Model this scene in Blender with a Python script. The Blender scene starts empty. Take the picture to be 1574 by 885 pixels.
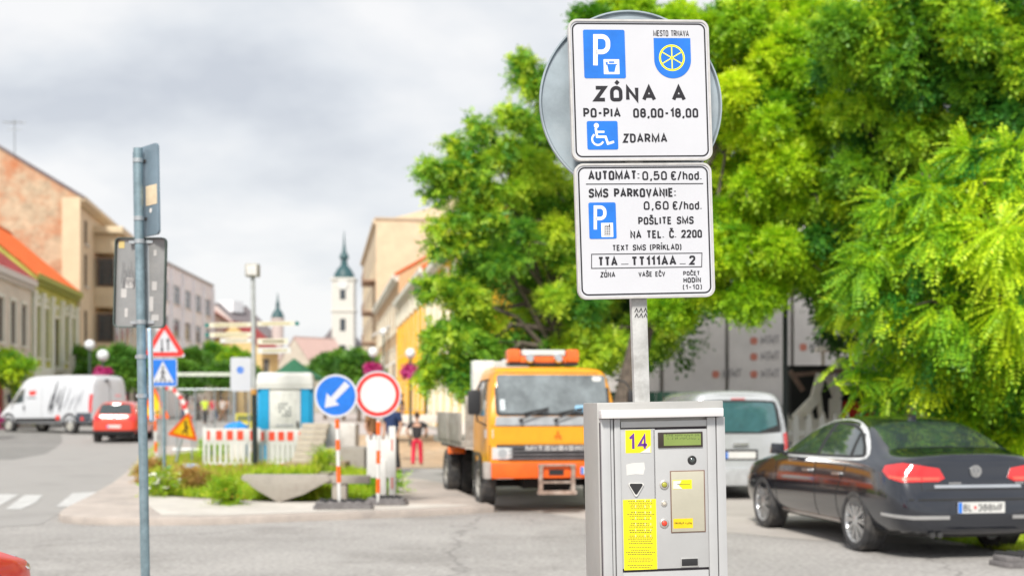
import bpy, bmesh, math, random
import numpy as np
from mathutils import Vector, Matrix, Euler
from mathutils.bvhtree import BVHTree

R = math.radians
sc = bpy.context.scene
C = sc.collection
random.seed(7)

# ------------------------------------------------------------------ camera
FPX, HOR, CX, EYE = 2000.0, 620.0, 787.0, 1.6      # measured from the photograph (1574 x 885)
cd = bpy.data.cameras.new("camera")
cam = bpy.data.objects.new("camera", cd)
C.objects.link(cam)
cam.location = (0, 0, EYE)
cam.rotation_euler = (R(90), 0, 0)
cd.sensor_width = 36
cd.lens = FPX / 1574 * 36
cd.shift_y = (HOR - 442.5) / 1574
cd.clip_start = 0.1
cd.clip_end = 3000
cd.dof.use_dof = True
cd.dof.focus_distance = 4.95
cd.dof.aperture_fstop = 2.5
sc.camera = cam

# ------------------------------------------------------------------ light
SUN_EL, SUN_AZ = 46, -14          # azimuth from -Y (behind the camera), negative = from the left
sd = Vector((math.sin(R(SUN_AZ)) * math.cos(R(SUN_EL)), -math.cos(R(SUN_AZ)) * math.cos(R(SUN_EL)), math.sin(R(SUN_EL))))
sl = bpy.data.lights.new("sun", 'SUN')
sl.energy = 4.0
sl.angle = R(11)
sl.color = (1.0, 0.95, 0.87)
sun = bpy.data.objects.new("sun", sl)
C.objects.link(sun)
sun.rotation_euler = sd.to_track_quat('Z', 'Y').to_euler()

w = bpy.data.worlds.new("World")
sc.world = w
w.use_nodes = True
nt = w.node_tree
N, L = nt.nodes, nt.links
N.clear()
out = N.new('ShaderNodeOutputWorld')
bg = N.new('ShaderNodeBackground')
bg.inputs['Strength'].default_value = 0.1
sky = N.new('ShaderNodeTexSky')
sky.sky_type = 'NISHITA'
sky.sun_disc = False
sky.sun_elevation = R(SUN_EL)
sky.sun_rotation = math.atan2(sd.x, sd.y)
tc = N.new('ShaderNodeTexCoord')
sep = N.new('ShaderNodeSeparateXYZ')
L.new(tc.outputs['Generated'], sep.inputs[0])
def mth(op, a, b=None):
    n = N.new('ShaderNodeMath'); n.operation = op
    for i, v in enumerate((a, b)):
        if v is None: continue
        if isinstance(v, (int, float)): n.inputs[i].default_value = v
        else: L.new(v, n.inputs[i])
    return n.outputs[0]
zz = mth('ADD', mth('ABSOLUTE', sep.outputs[2]), 0.30)
comb = N.new('ShaderNodeCombineXYZ')
L.new(mth('DIVIDE', sep.outputs[0], zz), comb.inputs[0])
L.new(mth('DIVIDE', sep.outputs[1], zz), comb.inputs[1])
n1 = N.new('ShaderNodeTexNoise')
n1.inputs['Scale'].default_value = 2.1
n1.inputs['Detail'].default_value = 5
n1.inputs['Roughness'].default_value = 0.5
n1.inputs['Distortion'].default_value = 0.1
mp = N.new('ShaderNodeMapping'); mp.inputs['Location'].default_value = (1.3, 4.2, 0)
mp.inputs['Rotation'].default_value = (0, 0, R(12)); mp.inputs['Scale'].default_value = (1.0, 1.0, 1)
L.new(comb.outputs[0], mp.inputs[0]); L.new(mp.outputs[0], n1.inputs['Vector'])
cr = N.new('ShaderNodeValToRGB')
cr.color_ramp.elements[0].position = 0.36
cr.color_ramp.elements[0].color = (0.60, 0.635, 0.695, 1)
cr.color_ramp.elements[1].position = 0.60
cr.color_ramp.elements[1].color = (0.92, 0.92, 0.925, 1)
e = cr.color_ramp.elements.new(0.47); e.color = (0.75, 0.78, 0.82, 1)
L.new(n1.outputs['Fac'], cr.inputs[0])
hz = mth('SUBTRACT', 1.0, mth('MULTIPLY', mth('MAXIMUM', sep.outputs[2], 0.0), 4.5))
hz = mth('MULTIPLY', mth('MAXIMUM', hz, 0.0), 0.75)
mh = N.new('ShaderNodeMix'); mh.data_type = 'RGBA'
L.new(hz, mh.inputs['Factor']); L.new(cr.outputs[0], mh.inputs['A']); mh.inputs['B'].default_value = (0.9, 0.9, 0.895, 1)
sc10 = N.new('ShaderNodeVectorMath'); sc10.operation = 'SCALE'
sc10.inputs['Scale'].default_value = 9.0
L.new(mh.outputs['Result'], sc10.inputs[0])
mx = N.new('ShaderNodeMix'); mx.data_type = 'RGBA'
mx.inputs['Factor'].default_value = 0.94
L.new(sky.outputs[0], mx.inputs['A']); L.new(sc10.outputs[0], mx.inputs['B'])
L.new(mx.outputs['Result'], bg.inputs['Color'])
L.new(bg.outputs[0], out.inputs[0])

sc.view_settings.view_transform = 'Standard'
sc.view_settings.look = 'None'
sc.view_settings.exposure = 0.25
sc.view_settings.gamma = 1
sc.cycles.max_bounces = 8
sc.cycles.diffuse_bounces = 5
sc.cycles.transparent_max_bounces = 6
sc.cycles.use_adaptive_sampling = True
sc.cycles.use_denoising = True

# ------------------------------------------------------------------ helpers
def P(px, py, d):
    return Vector(((px - CX) * d / FPX, d, EYE - (py - HOR) * d / FPX))
def G(px, py, z=0.0):
    d = (EYE - z) * FPX / (py - HOR)
    return ((px - CX) * d / FPX, d)
def sm(a, b, x):
    t = min(1, max(0, (x - a) / (b - a))); return t * t * (3 - 2 * t)
def gz(x, y):
    z = 0.33 * sm(47, 60, y)
    pit = sm(-8.5, -6.5, x) * (1 - sm(3, 5, x)) * sm(33.5, 36.5, y) * (1 - sm(50, 54, y))
    return z - 0.42 * pit

MATS = {}
def mat(name, col, rough=0.6, metal=0.0, var=0.12, scale=6.0, bump=0.0, bscale=40, coat=0.0, spec=0.5, dirt=None, dscale=2.0, emit=0, detail=5):
    if name in MATS: return MATS[name]
    m = bpy.data.materials.new(name); m.use_nodes = True
    t = m.node_tree; n = t.nodes; l = t.links
    b = n['Principled BSDF']
    b.inputs['Roughness'].default_value = rough
    b.inputs['Metallic'].default_value = metal
    b.inputs['Specular IOR Level'].default_value = spec
    if coat:
        b.inputs['Coat Weight'].default_value = coat; b.inputs['Coat Roughness'].default_value = 0.05
    co = n.new('ShaderNodeTexCoord')
    no = n.new('ShaderNodeTexNoise'); no.inputs['Scale'].default_value = scale; no.inputs['Detail'].default_value = detail
    no.inputs['Roughness'].default_value = 0.65
    l.new(co.outputs['Object'], no.inputs['Vector'])
    mixn = n.new('ShaderNodeMix'); mixn.data_type = 'RGBA'
    c = Vector(col[:3])
    lo = [max(0, v * (1 - var * 1.6)) for v in c]; hi = [min(1, v * (1 + var * 1.6)) for v in c]
    mr = n.new('ShaderNodeMapRange'); mr.inputs['From Min'].default_value = 0.3; mr.inputs['From Max'].default_value = 0.7
    l.new(no.outputs['Fac'], mr.inputs['Value'])
    l.new(mr.outputs[0], mixn.inputs['Factor'])
    mixn.inputs['A'].default_value = (*lo, 1); mixn.inputs['B'].default_value = (*hi, 1)
    res = mixn.outputs['Result']
    if dirt:
        n2 = n.new('ShaderNodeTexNoise'); n2.inputs['Scale'].default_value = dscale; n2.inputs['Detail'].default_value = 8
        n2.inputs['Roughness'].default_value = 0.7
        l.new(co.outputs['Object'], n2.inputs['Vector'])
        m2 = n.new('ShaderNodeMapRange'); m2.inputs['From Min'].default_value = 0.48; m2.inputs['From Max'].default_value = 0.66
        m2.inputs['To Max'].default_value = 0.8
        l.new(n2.outputs['Fac'], m2.inputs['Value'])
        mm = n.new('ShaderNodeMix'); mm.data_type = 'RGBA'
        l.new(m2.outputs[0], mm.inputs['Factor']); l.new(res, mm.inputs['A']); mm.inputs['B'].default_value = (*dirt, 1)
        res = mm.outputs['Result']
    l.new(res, b.inputs['Base Color'])
    if emit:
        l.new(res, b.inputs['Emission Color']); b.inputs['Emission Strength'].default_value = emit
    if bump:
        nb = n.new('ShaderNodeTexNoise'); nb.inputs['Scale'].default_value = bscale; nb.inputs['Detail'].default_value = 4
        l.new(co.outputs['Object'], nb.inputs['Vector'])
        bp = n.new('ShaderNodeBump'); bp.inputs['Strength'].default_value = bump; bp.inputs['Distance'].default_value = 0.02
        l.new(nb.outputs['Fac'], bp.inputs['Height']); l.new(bp.outputs[0], b.inputs['Normal'])
    MATS[name] = m
    return m

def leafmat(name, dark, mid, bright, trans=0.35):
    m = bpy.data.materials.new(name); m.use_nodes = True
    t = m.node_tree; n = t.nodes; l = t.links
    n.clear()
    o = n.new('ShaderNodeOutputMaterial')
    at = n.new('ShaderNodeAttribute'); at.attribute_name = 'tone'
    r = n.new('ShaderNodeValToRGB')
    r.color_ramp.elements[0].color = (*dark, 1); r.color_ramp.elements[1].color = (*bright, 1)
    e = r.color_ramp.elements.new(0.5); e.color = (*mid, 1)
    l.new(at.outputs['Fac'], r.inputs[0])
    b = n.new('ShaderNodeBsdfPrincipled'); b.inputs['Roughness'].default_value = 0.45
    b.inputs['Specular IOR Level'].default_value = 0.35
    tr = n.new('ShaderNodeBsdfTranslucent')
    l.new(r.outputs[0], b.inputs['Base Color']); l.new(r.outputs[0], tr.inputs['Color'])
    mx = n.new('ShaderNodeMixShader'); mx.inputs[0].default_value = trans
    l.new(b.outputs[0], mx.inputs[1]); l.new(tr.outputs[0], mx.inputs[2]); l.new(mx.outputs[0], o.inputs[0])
    return m

def tag(o, label=None, cat=None, group=None, kind=None):
    if label: o['label'] = label
    if cat: o['category'] = cat
    if group: o['group'] = group
    if kind: o['kind'] = kind
    return o
def empty(name, loc=(0, 0, 0), rz=0, **kw):
    o = bpy.data.objects.new(name, None); C.objects.link(o)
    o.location = loc; o.rotation_euler = (0, 0, rz); o.empty_display_size = 0.2
    return tag(o, **kw)
def link(name, me, m=None, parent=None):
    o = bpy.data.objects.new(name, me); C.objects.link(o)
    if m is not None:
        me.materials.clear(); me.materials.append(m)
    if parent is not None: o.parent = parent
    return o
def copy_tree(o, parent=None):
    c = o.copy(); C.objects.link(c)
    if parent is not None:
        c.parent = parent
    for ch in list(o.children): copy_tree(ch, c)
    return c
def setM(o, M): o.matrix_world = M; return o

class MB:
    def __init__(s): s.v = []; s.f = []
    def add(s, vs, fs, M=None):
        b = len(s.v)
        for p in vs:
            p = Vector(p)
            if M is not None: p = M @ p
            s.v.append(tuple(p))
        s.f += [tuple(b + i for i in f) for f in fs]
        return s
    def box(s, c, size, M=None, rz=0, ry=0, rx=0, taper=1.0):
        hx, hy, hz = [k / 2 for k in size]
        vs = []
        E = Euler((rx, ry, rz)).to_matrix()
        for z in (-1, 1):
            k = taper if z > 0 else 1
            for x, y in ((-1, -1), (1, -1), (1, 1), (-1, 1)):
                vs.append(Vector(c) + E @ Vector((x * hx * k, y * hy * k, z * hz)))
        return s.add(vs, [(3, 2, 1, 0), (4, 5, 6, 7), (0, 1, 5, 4), (1, 2, 6, 5), (2, 3, 7, 6), (3, 0, 4, 7)], M)
    def bar(s, a, b, w, h=None, M=None, up=(0, 0, 1)):
        a = Vector(a); b = Vector(b); h = h or w
        t = (b - a); ln = t.length
        if ln < 1e-6: return s
        t.normalize(); u = Vector(up)
        if abs(t.dot(u)) > 0.95: u = Vector((1, 0, 0))
        x = t.cross(u).normalized(); y = x.cross(t).normalized()
        vs = [q + x * (i * w / 2) + y * (j * h / 2) for q in (a, b) for i, j in ((-1, -1), (1, -1), (1, 1), (-1, 1))]
        return s.add(vs, [(3, 2, 1, 0), (4, 5, 6, 7), (0, 1, 5, 4), (1, 2, 6, 5), (2, 3, 7, 6), (3, 0, 4, 7)], M)
    def tube(s, pts, rad, n=10, M=None, cap=True):
        pts = [Vector(p) for p in pts]
        if not isinstance(rad, (list, tuple)): rad = [rad] * len(pts)
        vs = []; fs = []; px = None
        for i, p in enumerate(pts):
            t = (pts[min(i + 1, len(pts) - 1)] - pts[max(i - 1, 0)]).normalized()
            if px is None:
                u = Vector((0, 0, 1)) if abs(t.z) < 0.9 else Vector((1, 0, 0))
                x = t.cross(u).normalized()
            else:
                x = (px - t * px.dot(t)).normalized()
            px = x; y = t.cross(x)
            for k in range(n):
                a = 2 * math.pi * k / n
                vs.append(p + x * (math.cos(a) * rad[i]) + y * (math.sin(a) * rad[i]))
        for i in range(len(pts) - 1):
            for k in range(n):
                fs.append((i * n + k, i * n + (k + 1) % n, (i + 1) * n + (k + 1) % n, (i + 1) * n + k))
        if cap:
            fs.append(tuple(range(n - 1, -1, -1))); fs.append(tuple((len(pts) - 1) * n + k for k in range(n)))
        return s.add(vs, fs, M)
    def lathe(s, prof, n=24, M=None, closed=False):   # prof: (r, z) about Z
        vs = [(r * math.cos(2 * math.pi * k / n), r * math.sin(2 * math.pi * k / n), z) for r, z in prof for k in range(n)]
        fs = []
        m = len(prof)
        for i in range(m if closed else m - 1):
            j = (i + 1) % m
            for k in range(n):
                fs.append((i * n + k, i * n + (k + 1) % n, j * n + (k + 1) % n, j * n + k))
        if not closed:
            fs.append(tuple(range(n - 1, -1, -1))); fs.append(tuple((m - 1) * n + k for k in range(n)))
        return s.add(vs, fs, M)
    def prism(s, pts, y0, y1, M=None):      # outline in (x, z), from y0 (front, towards -y) to y1
        n = len(pts)
        vs = [(x, y0, z) for x, z in pts] + [(x, y1, z) for x, z in pts]
        fs = [tuple(range(n)), tuple(range(2 * n - 1, n - 1, -1))] + [(i + n, (i + 1) % n + n, (i + 1) % n, i) for i in range(n)]
        return s.add(vs, fs, M)
    def slab(s, pts, z0, z1, M=None):       # outline in (x, y)
        n = len(pts)
        vs = [(x, y, z0) for x, y in pts] + [(x, y, z1) for x, y in pts]
        fs = [tuple(range(n - 1, -1, -1)), tuple(range(n, 2 * n))] + [(i, (i + 1) % n, (i + 1) % n + n, i + n) for i in range(n)]
        return s.add(vs, fs, M)
    def build(s, name, m, parent=None, bevel=0, seg=2, smooth=False, angle=35):
        me = bpy.data.meshes.new(name)
        me.from_pydata(s.v, [], s.f)
        bm = bmesh.new(); bm.from_mesh(me)
        bmesh.ops.recalc_face_normals(bm, faces=bm.faces)
        if bevel:
            es = [e for e in bm.edges if e.is_manifold and e.calc_face_angle(0) > R(30)]
            bmesh.ops.bevel(bm, geom=es, offset=bevel, segments=seg, affect='EDGES', profile=0.6, clamp_overlap=True)
        bm.to_mesh(me); bm.free()
        if smooth or bevel:
            for p in me.polygons: p.use_smooth = True
            me.set_sharp_from_angle(angle=R(angle))
        return link(name, me, m, parent)

def roundpts(pts, n=5, closed=True):
    """pts: (x, y[, r]) -> rounded polyline"""
    o = []; m = len(pts)
    for i, p in enumerate(pts):
        r = p[2] if len(p) > 2 else 0
        if r <= 0 or (not closed and i in (0, m - 1)):
            o.append((p[0], p[1])); continue
        a = Vector(pts[i - 1][:2]); b = Vector(p[:2]); c = Vector(pts[(i + 1) % m][:2])
        u = (a - b); v = (c - b); lu = u.length; lv = v.length
        u.normalize(); v.normalize()
        ang = math.acos(max(-1, min(1, u.dot(v))))
        t = min(r / max(math.tan(ang / 2), 1e-3), lu * 0.5, lv * 0.5)
        rr = t * math.tan(ang / 2)
        s0 = b + u * t; s1 = b + v * t
        cc = b + (u + v).normalized() * (rr / max(math.sin(ang / 2), 1e-3))
        a0 = math.atan2(s0.y - cc.y, s0.x - cc.x); a1 = math.atan2(s1.y - cc.y, s1.x - cc.x)
        d = (a1 - a0 + math.pi) % (2 * math.pi) - math.pi
        for k in range(n + 1):
            aa = a0 + d * k / n
            o.append((cc.x + rr * math.cos(aa), cc.y + rr * math.sin(aa)))
    return o
def rrect(x0, z0, x1, z1, r, n=5):
    return roundpts([(x0, z0, r), (x1, z0, r), (x1, z1, r), (x0, z1, r)], n)
def circ(cx, cz, r, n=40, a0=0, a1=360):
    return [(cx + r * math.cos(R(a0 + (a1 - a0) * k / n)), cz + r * math.sin(R(a0 + (a1 - a0) * k / n))) for k in range(n + (0 if a1 - a0 == 360 else 1))]
def chaikin(p, it=2):
    for _ in range(it):
        q = []
        for i in range(len(p)):
            a = p[i]; b = p[(i + 1) % len(p)]
            q.append(tuple(0.75 * x + 0.25 * y for x, y in zip(a, b))); q.append(tuple(0.25 * x + 0.75 * y for x, y in zip(a, b)))
        p = q
    return p

# ------------------------------------------------------------------ stroke lettering (narrow road-sign hand)
GL = {
 'A': (56, ["0 0,28 100,56 0", "10 30,46 30"]), 'B': (46, ["0 0,46 0 24,46 53 20,0 53", "0 0,0 100", "0 100,42 100 21,42 53 20,0 53"]),
 'C': (46, ["46 74,46 100 23,0 100 23,0 0 23,46 0 23,46 26"]), 'D': (46, ["0 0,46 0 26,46 100 26,0 100,0 0"]),
 'E': (42, ["42 100,0 100,0 0,42 0", "0 52,36 52"]), 'F': (40, ["40 100,0 100,0 0", "0 52,34 52"]),
 'H': (46, ["0 0,0 100", "46 0,46 100", "0 52,46 52"]), 'I': (2, ["0 0,0 100"]), 'J': (36, ["36 100,36 0 19,0 0 19,0 20"]),
 'G': (46, ["46 74,46 100 23,0 100 23,0 0 23,46 0 23,46 48,24 48"]),
 'K': (48, ["0 0,0 100", "45 100,3 42", "16 60,49 0"]), 'L': (40, ["0 100,0 0,40 0"]), 'M': (70, ["0 0,0 100,35 8,70 100,70 0"]),
 'N': (48, ["0 0,0 100,48 0,48 100"]), 'O': (47, ["23 0,47 0 23,47 100 23,0 100 23,0 0 23,23 0"]),
 'P': (46, ["0 0,0 100,46 100 25,46 44 25,0 44"]), 'R': (48, ["0 0,0 100,46 100 25,46 45 25,0 45", "22 45,49 0"]),
 'S': (46, ["45 78,45 100 22,1 100 22,1 52 22,46 52 22,46 0 22,0 0 22,0 22"]), 'T': (48, ["0 100,48 100", "24 100,24 0"]),
 'U': (46, ["0 100,0 0 23,46 0 23,46 100"]), 'V': (52, ["0 100,26 0,52 100"]), 'X': (50, ["0 0,50 100", "0 100,50 0"]),
 'Y': (50, ["0 100,25 46,50 100", "25 46,25 0"]), 'Z': (48, ["1 100,47 100,0 0,48 0"]), 'W': (70, ["0 100,18 0,35 90,52 0,70 100"]),
 '0': (44, ["22 0,44 0 22,44 100 22,0 100 22,0 0 22,22 0"]), '1': (22, ["0 76,21 100,21 0"]),
 '2': (45, ["1 74,1 100 22,44 100 22,44 62 18,0 0,46 0"]), '3': (44, ["0 80,0 100 21,42 100 21,42 53 20,16 53", "16 53,44 53 22,44 0 22,0 0 22,0 22"]),
 '4': (50, ["36 0,36 98,2 28,52 28"]), '5': (44, ["40 100,5 100,2 56,24 62 9,44 62 20,44 0 22,0 0 22,0 20"]),
 '6': (44, ["42 82,42 100 21,0 100 21,0 0 22,44 0 22,44 58 22,0 58"]), '8': (44, ["22 53,42 53 19,42 100 20,2 100 20,2 53 19,22 53", "22 53,44 53 21,44 0 22,0 0 22,0 53 21,22 53"]),
 'h': (38, ["0 0,0 104", "0 52,3 70 8,38 70 18,38 0"]), 'o': (38, ["19 0,38 0 19,38 70 19,0 70 19,0 0 19,19 0"]),
 'd': (38, ["38 0,38 104", "38 30,38 70 19,0 70 19,0 0 19,38 0 19,38 36"]),
 '.': (2, ["0 0,0 9"]), ',': (8, ["7 10,7 -2,0 -22"]), ':': (2, ["0 4,0 15", "0 60,0 71"]), '-': (30, ["0 45,30 45"]),
 '/': (34, ["0 -8,34 106"]), '(': (14, ["14 108,0 84 16,0 8 16,14 -14"]), ')': (14, ["0 108,14 84 16,14 8 16,0 -14"]),
 '€': (54, ["54 84,50 100 16,12 100 24,12 0 24,50 0 16,54 16", "0 60,42 60", "0 40,40 40"]),
 '_': (44, ["0 4,0 -8,44 -8,44 4"]), ' ': (30, []),
}
ACC = {'Ó': ('O', ["22 132,36 156"]), 'Š': ('S', ["6 142,23 122,40 142"]), 'Č': ('C', ["6 142,23 122,40 142"]), 'Í': ('I', ["-2 122,14 144"]), 'Á': ('A', ["26 112,38 130"])}
def text(mb, s, x, z, h, t=0.15, wx=1.0, gap=0.17, y=0.0, M=None, width=None, anchor='l'):
    """adds text strokes to mb in its local x-z plane, facing -y; z = baseline, h = cap height"""
    def lay(gap, wx):
        cur = 0; o = []
        for ch in s:
            base, extra = ACC.get(ch, (ch, []))
            wd, st = GL.get(base, GL[' '])
            o.append((cur, st + extra, wd))
            cur += (wd / 100 * wx + gap + t) * h
        return o, cur - (gap + t) * h + t * h
    o, tot = lay(gap, wx)
    if width:
        k = width / tot; wx *= k; gap *= k; gap += (k - 1) * t * 0.5
        o, tot = lay(gap, wx)
        if abs(tot - width) > 0.01 * width:
            k = (width - (tot - sum(0 for _ in o))) / max(1, len(s) - 1) / h
            gap += k; o, tot = lay(gap, wx)
    if anchor == 'c': x -= tot / 2
    if anchor == 'r': x -= tot
    n = 0
    for cur, strokes, wd in o:
        for stt in strokes:
            pts = []
            for tok in stt.split(','):
                a = [float(q) for q in tok.split()]
                px = a[0] / 100 * wx * h + x + cur + t * h / 2
                pz = z + t * h / 2 + a[1] / 100 * (1 - t) * h
                pts.append((px, pz, a[2] / 100 * h * min(1.0 / .8, wx) if len(a) > 2 else 0))
            pl = roundpts(pts, 5, closed=False)
            ribbon(mb, pl, t * h, y - 0.00004 * (n % 5), M); n += 1
    return tot
def ribbon(mb, pl, w, y, M=None, closed=False):
    q = []
    for p in pl:
        if not q or (abs(p[0] - q[-1][0]) + abs(p[1] - q[-1][1])) > w * 0.02: q.append(p)
    if len(q) < 2: return
    if closed and (abs(q[0][0] - q[-1][0]) + abs(q[0][1] - q[-1][1])) < w * 0.05: q.pop()
    m = len(q); vs = []
    for i in range(m):
        a = Vector(q[i - 1]) if (closed or i > 0) else None
        c = Vector(q[(i + 1) % m]) if (closed or i < m - 1) else None
        b = Vector(q[i])
        d0 = (b - a).normalized() if a is not None else (c - b).normalized()
        d1 = (c - b).normalized() if c is not None else d0
        nn = Vector((-d0.y, d0.x)); n1_ = Vector((-d1.y, d1.x))
        mm = (nn + n1_)
        if mm.length < 1e-4: mm = nn
        mm.normalize(); k = 1 / max(0.45, mm.dot(nn))
        for sgn in (1, -1):
            vs.append((b.x + mm.x * k * sgn * w / 2, y, b.y + mm.y * k * sgn * w / 2))
    fs = [(2 * i, 2 * i + 1, 2 * ((i + 1) % m) + 1, 2 * ((i + 1) % m)) for i in range(m if closed else m - 1)]
    mb.add(vs, fs, M)
def flat(mb, pts, y, M=None):
    mb.add([(x, y, z) for x, z in pts], [tuple(range(len(pts)))], M)
def ring(mb, cx, cz, r0, r1, y, n=40, M=None):
    a = circ(cx, cz, r0, n); b = circ(cx, cz, r1, n)
    mb.add([(x, y, z) for x, z in a] + [(x, y, z) for x, z in b], [(i, (i + 1) % n, (i + 1) % n + n, i + n) for i in range(n)], M)

def local_hit(M, px, py, yl=0.0):
    """where the photo's pixel falls on the thing's own plane y = yl"""
    Mi = M.inverted()
    o = Mi @ Vector((0, 0, EYE)); d = Mi.to_3x3() @ Vector(((px - CX) / FPX, 1, -(py - HOR) / FPX))
    t = (yl - o.y) / d.y
    q = o + d * t
    return (q.x, q.z)
def leanM(base, yaw, lean):
    return Matrix.Translation(base) @ Matrix.Rotation(-R(lean), 4, 'Y') @ Matrix.Rotation(R(yaw), 4, 'Z')

# ------------------------------------------------------------------ common materials
def common():
    mat('asphalt', (0.33, 0.315, 0.30), 0.9, var=0.14, scale=0.35, bump=0.5, bscale=60, dirt=(0.26, 0.25, 0.24), dscale=0.22)
    mat('concrete', (0.44, 0.42, 0.39), 0.85, var=0.12, scale=2.0, bump=0.4, bscale=50, dirt=(0.33, 0.31, 0.28), dscale=1.1)
    mat('galv', (0.42, 0.46, 0.48), 0.42, 0.65, var=0.12, scale=22)
    mat('galv_blue', (0.22, 0.31, 0.35), 0.45, 0.45, var=0.14, scale=16)
    mat('white_sign', (0.56, 0.57, 0.61), 0.38, var=0.02, scale=3)
    mat('white_paint', (0.64, 0.64, 0.62), 0.4, var=0.05, scale=3)
    mat('ink', (0.012, 0.011, 0.016), 0.45, var=0.1)
    mat('sign_blue', (0.012, 0.16, 0.62), 0.35, var=0.10, scale=8)
    mat('sign_red', (0.62, 0.035, 0.03), 0.38, var=0.06)
    mat('orange_red', (0.72, 0.09, 0.015), 0.42, var=0.08)
    mat('rubber', (0.028, 0.028, 0.03), 0.75, var=0.2, scale=12, bump=0.3)
    mat('tyre', (0.035, 0.035, 0.037), 0.8, var=0.25, scale=10, dirt=(0.12, 0.11, 0.10), dscale=6)
    mat('black_plastic', (0.02, 0.02, 0.022), 0.5, var=0.15)
    mat('glass', (0.035, 0.05, 0.05), 0.04, var=0.1, spec=0.9, coat=1.0)
    mat('chrome', (0.78, 0.79, 0.80), 0.12, 1.0, var=0.03)
    mat('alloy', (0.62, 0.63, 0.64), 0.28, 0.85, var=0.05)
    mat('steel', (0.50, 0.50, 0.49), 0.38, 0.55, var=0.08, scale=9)
common()
M_ = MATS
# ------------------------------------------------------------------ ground and roads
def sheet(name, outline, dz, m, kind='structure', step=1.0, parent=None):
    """a sheet following the terrain, cut to an outline"""
    me = bpy.data.meshes.new(name)
    bm = bmesh.new()
    bm.faces.new([bm.verts.new((x, y, 0)) for x, y in outline])
    xs = [p[0] for p in outline]; ys = [p[1] for p in outline]
    for ax, lo, hi in ((0, min(xs), max(xs)), (1, min(ys), max(ys))):
        n = min(60, int((hi - lo) / step))
        for k in range(1, n + 1):
            co = [0, 0, 0]; no = [0, 0, 0]; co[ax] = lo + (hi - lo) * k / (n + 1); no[ax] = 1
            bmesh.ops.bisect_plane(bm, geom=bm.verts[:] + bm.edges[:] + bm.faces[:], plane_co=co, plane_no=no)
    for v in bm.verts: v.co.z = gz(v.co.x, v.co.y) + dz
    bmesh.ops.recalc_face_normals(bm, faces=bm.faces)
    if bm.faces and sum(f.normal.z for f in bm.faces) < 0:
        bmesh.ops.reverse_faces(bm, faces=bm.faces)
    bm.to_mesh(me); bm.free()
    o = link(name, me, m, parent)
    if kind: o['kind'] = kind
    return o

gx = np.concatenate([np.linspace(-900, -60, 12), np.linspace(-50, -13, 19), np.arange(-12, 8, 0.5), np.linspace(8, 50, 22), np.linspace(60, 900, 12)])
gy = np.concatenate([np.linspace(-300, -5, 8), np.arange(0, 30, 2.0), np.arange(30, 62, 0.5), np.linspace(62, 300, 30), np.linspace(330, 1800, 8)])
vs = [(x, y, gz(x, y)) for y in gy for x in gx]
nx = len(gx)
fs = [(j * nx + i, j * nx + i + 1, (j + 1) * nx + i + 1, (j + 1) * nx + i) for j in range(len(gy) - 1) for i in range(nx - 1)]
me = bpy.data.meshes.new('ground'); me.from_pydata(vs, [], fs)
# asphalt with patches and cracks
ma = mat('ground_asphalt', (0.36, 0.345, 0.33), 0.9, var=0.10, scale=0.30, bump=0.5, bscale=45, dirt=(0.245, 0.232, 0.22), dscale=0.5, detail=8)
t_ = ma.node_tree; n_ = t_.nodes; l_ = t_.links
pb = n_['Principled BSDF']; prev = pb.inputs['Base Color'].links[0].from_socket
vo = n_.new('ShaderNodeTexVoronoi'); vo.feature = 'DISTANCE_TO_EDGE'; vo.inputs['Scale'].default_value = 0.16
nz = n_.new('ShaderNodeTexNoise'); nz.inputs['Scale'].default_value = 0.8; nz.inputs['Detail'].default_value = 6
co_ = n_.new('ShaderNodeTexCoord'); va = n_.new('ShaderNodeVectorMath'); va.operation = 'ADD'
sc_ = n_.new('ShaderNodeVectorMath'); sc_.operation = 'SCALE'; sc_.inputs['Scale'].default_value = 1.6
l_.new(co_.outputs['Object'], nz.inputs['Vector']); l_.new(nz.outputs['Color'], sc_.inputs[0])
l_.new(co_.outputs['Object'], va.inputs[0]); l_.new(sc_.outputs[0], va.inputs[1]); l_.new(va.outputs[0], vo.inputs['Vector'])
ck = n_.new('ShaderNodeMapRange'); ck.inputs['From Max'].default_value = 0.006; ck.inputs['To Min'].default_value = 0.55; ck.inputs['To Max'].default_value = 0.0
l_.new(vo.outputs['Distance'], ck.inputs['Value'])
fine = n_.new('ShaderNodeTexNoise'); fine.inputs['Scale'].default_value = 18; fine.inputs['Detail'].default_value = 3
l_.new(co_.outputs['Object'], fine.inputs['Vector'])
fr = n_.new('ShaderNodeMapRange'); fr.inputs['From Min'].default_value = 0.35; fr.inputs['From Max'].default_value = 0.65; fr.inputs['To Min'].default_value = 0.80; fr.inputs['To Max'].default_value = 1.12
l_.new(fine.outputs['Fac'], fr.inputs['Value'])
sm_ = n_.new('ShaderNodeVectorMath'); sm_.operation = 'SCALE'; l_.new(prev, sm_.inputs[0]); l_.new(fr.outputs[0], sm_.inputs['Scale'])
mk = n_.new('ShaderNodeMix'); mk.data_type = 'RGBA'; l_.new(ck.outputs[0], mk.inputs['Factor']); l_.new(sm_.outputs[0], mk.inputs['A'])
mk.inputs['B'].default_value = (0.12, 0.115, 0.11, 1); l_.new(mk.outputs['Result'], pb.inputs['Base Color'])
g = link('ground', me, ma); g['kind'] = 'structure'

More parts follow.
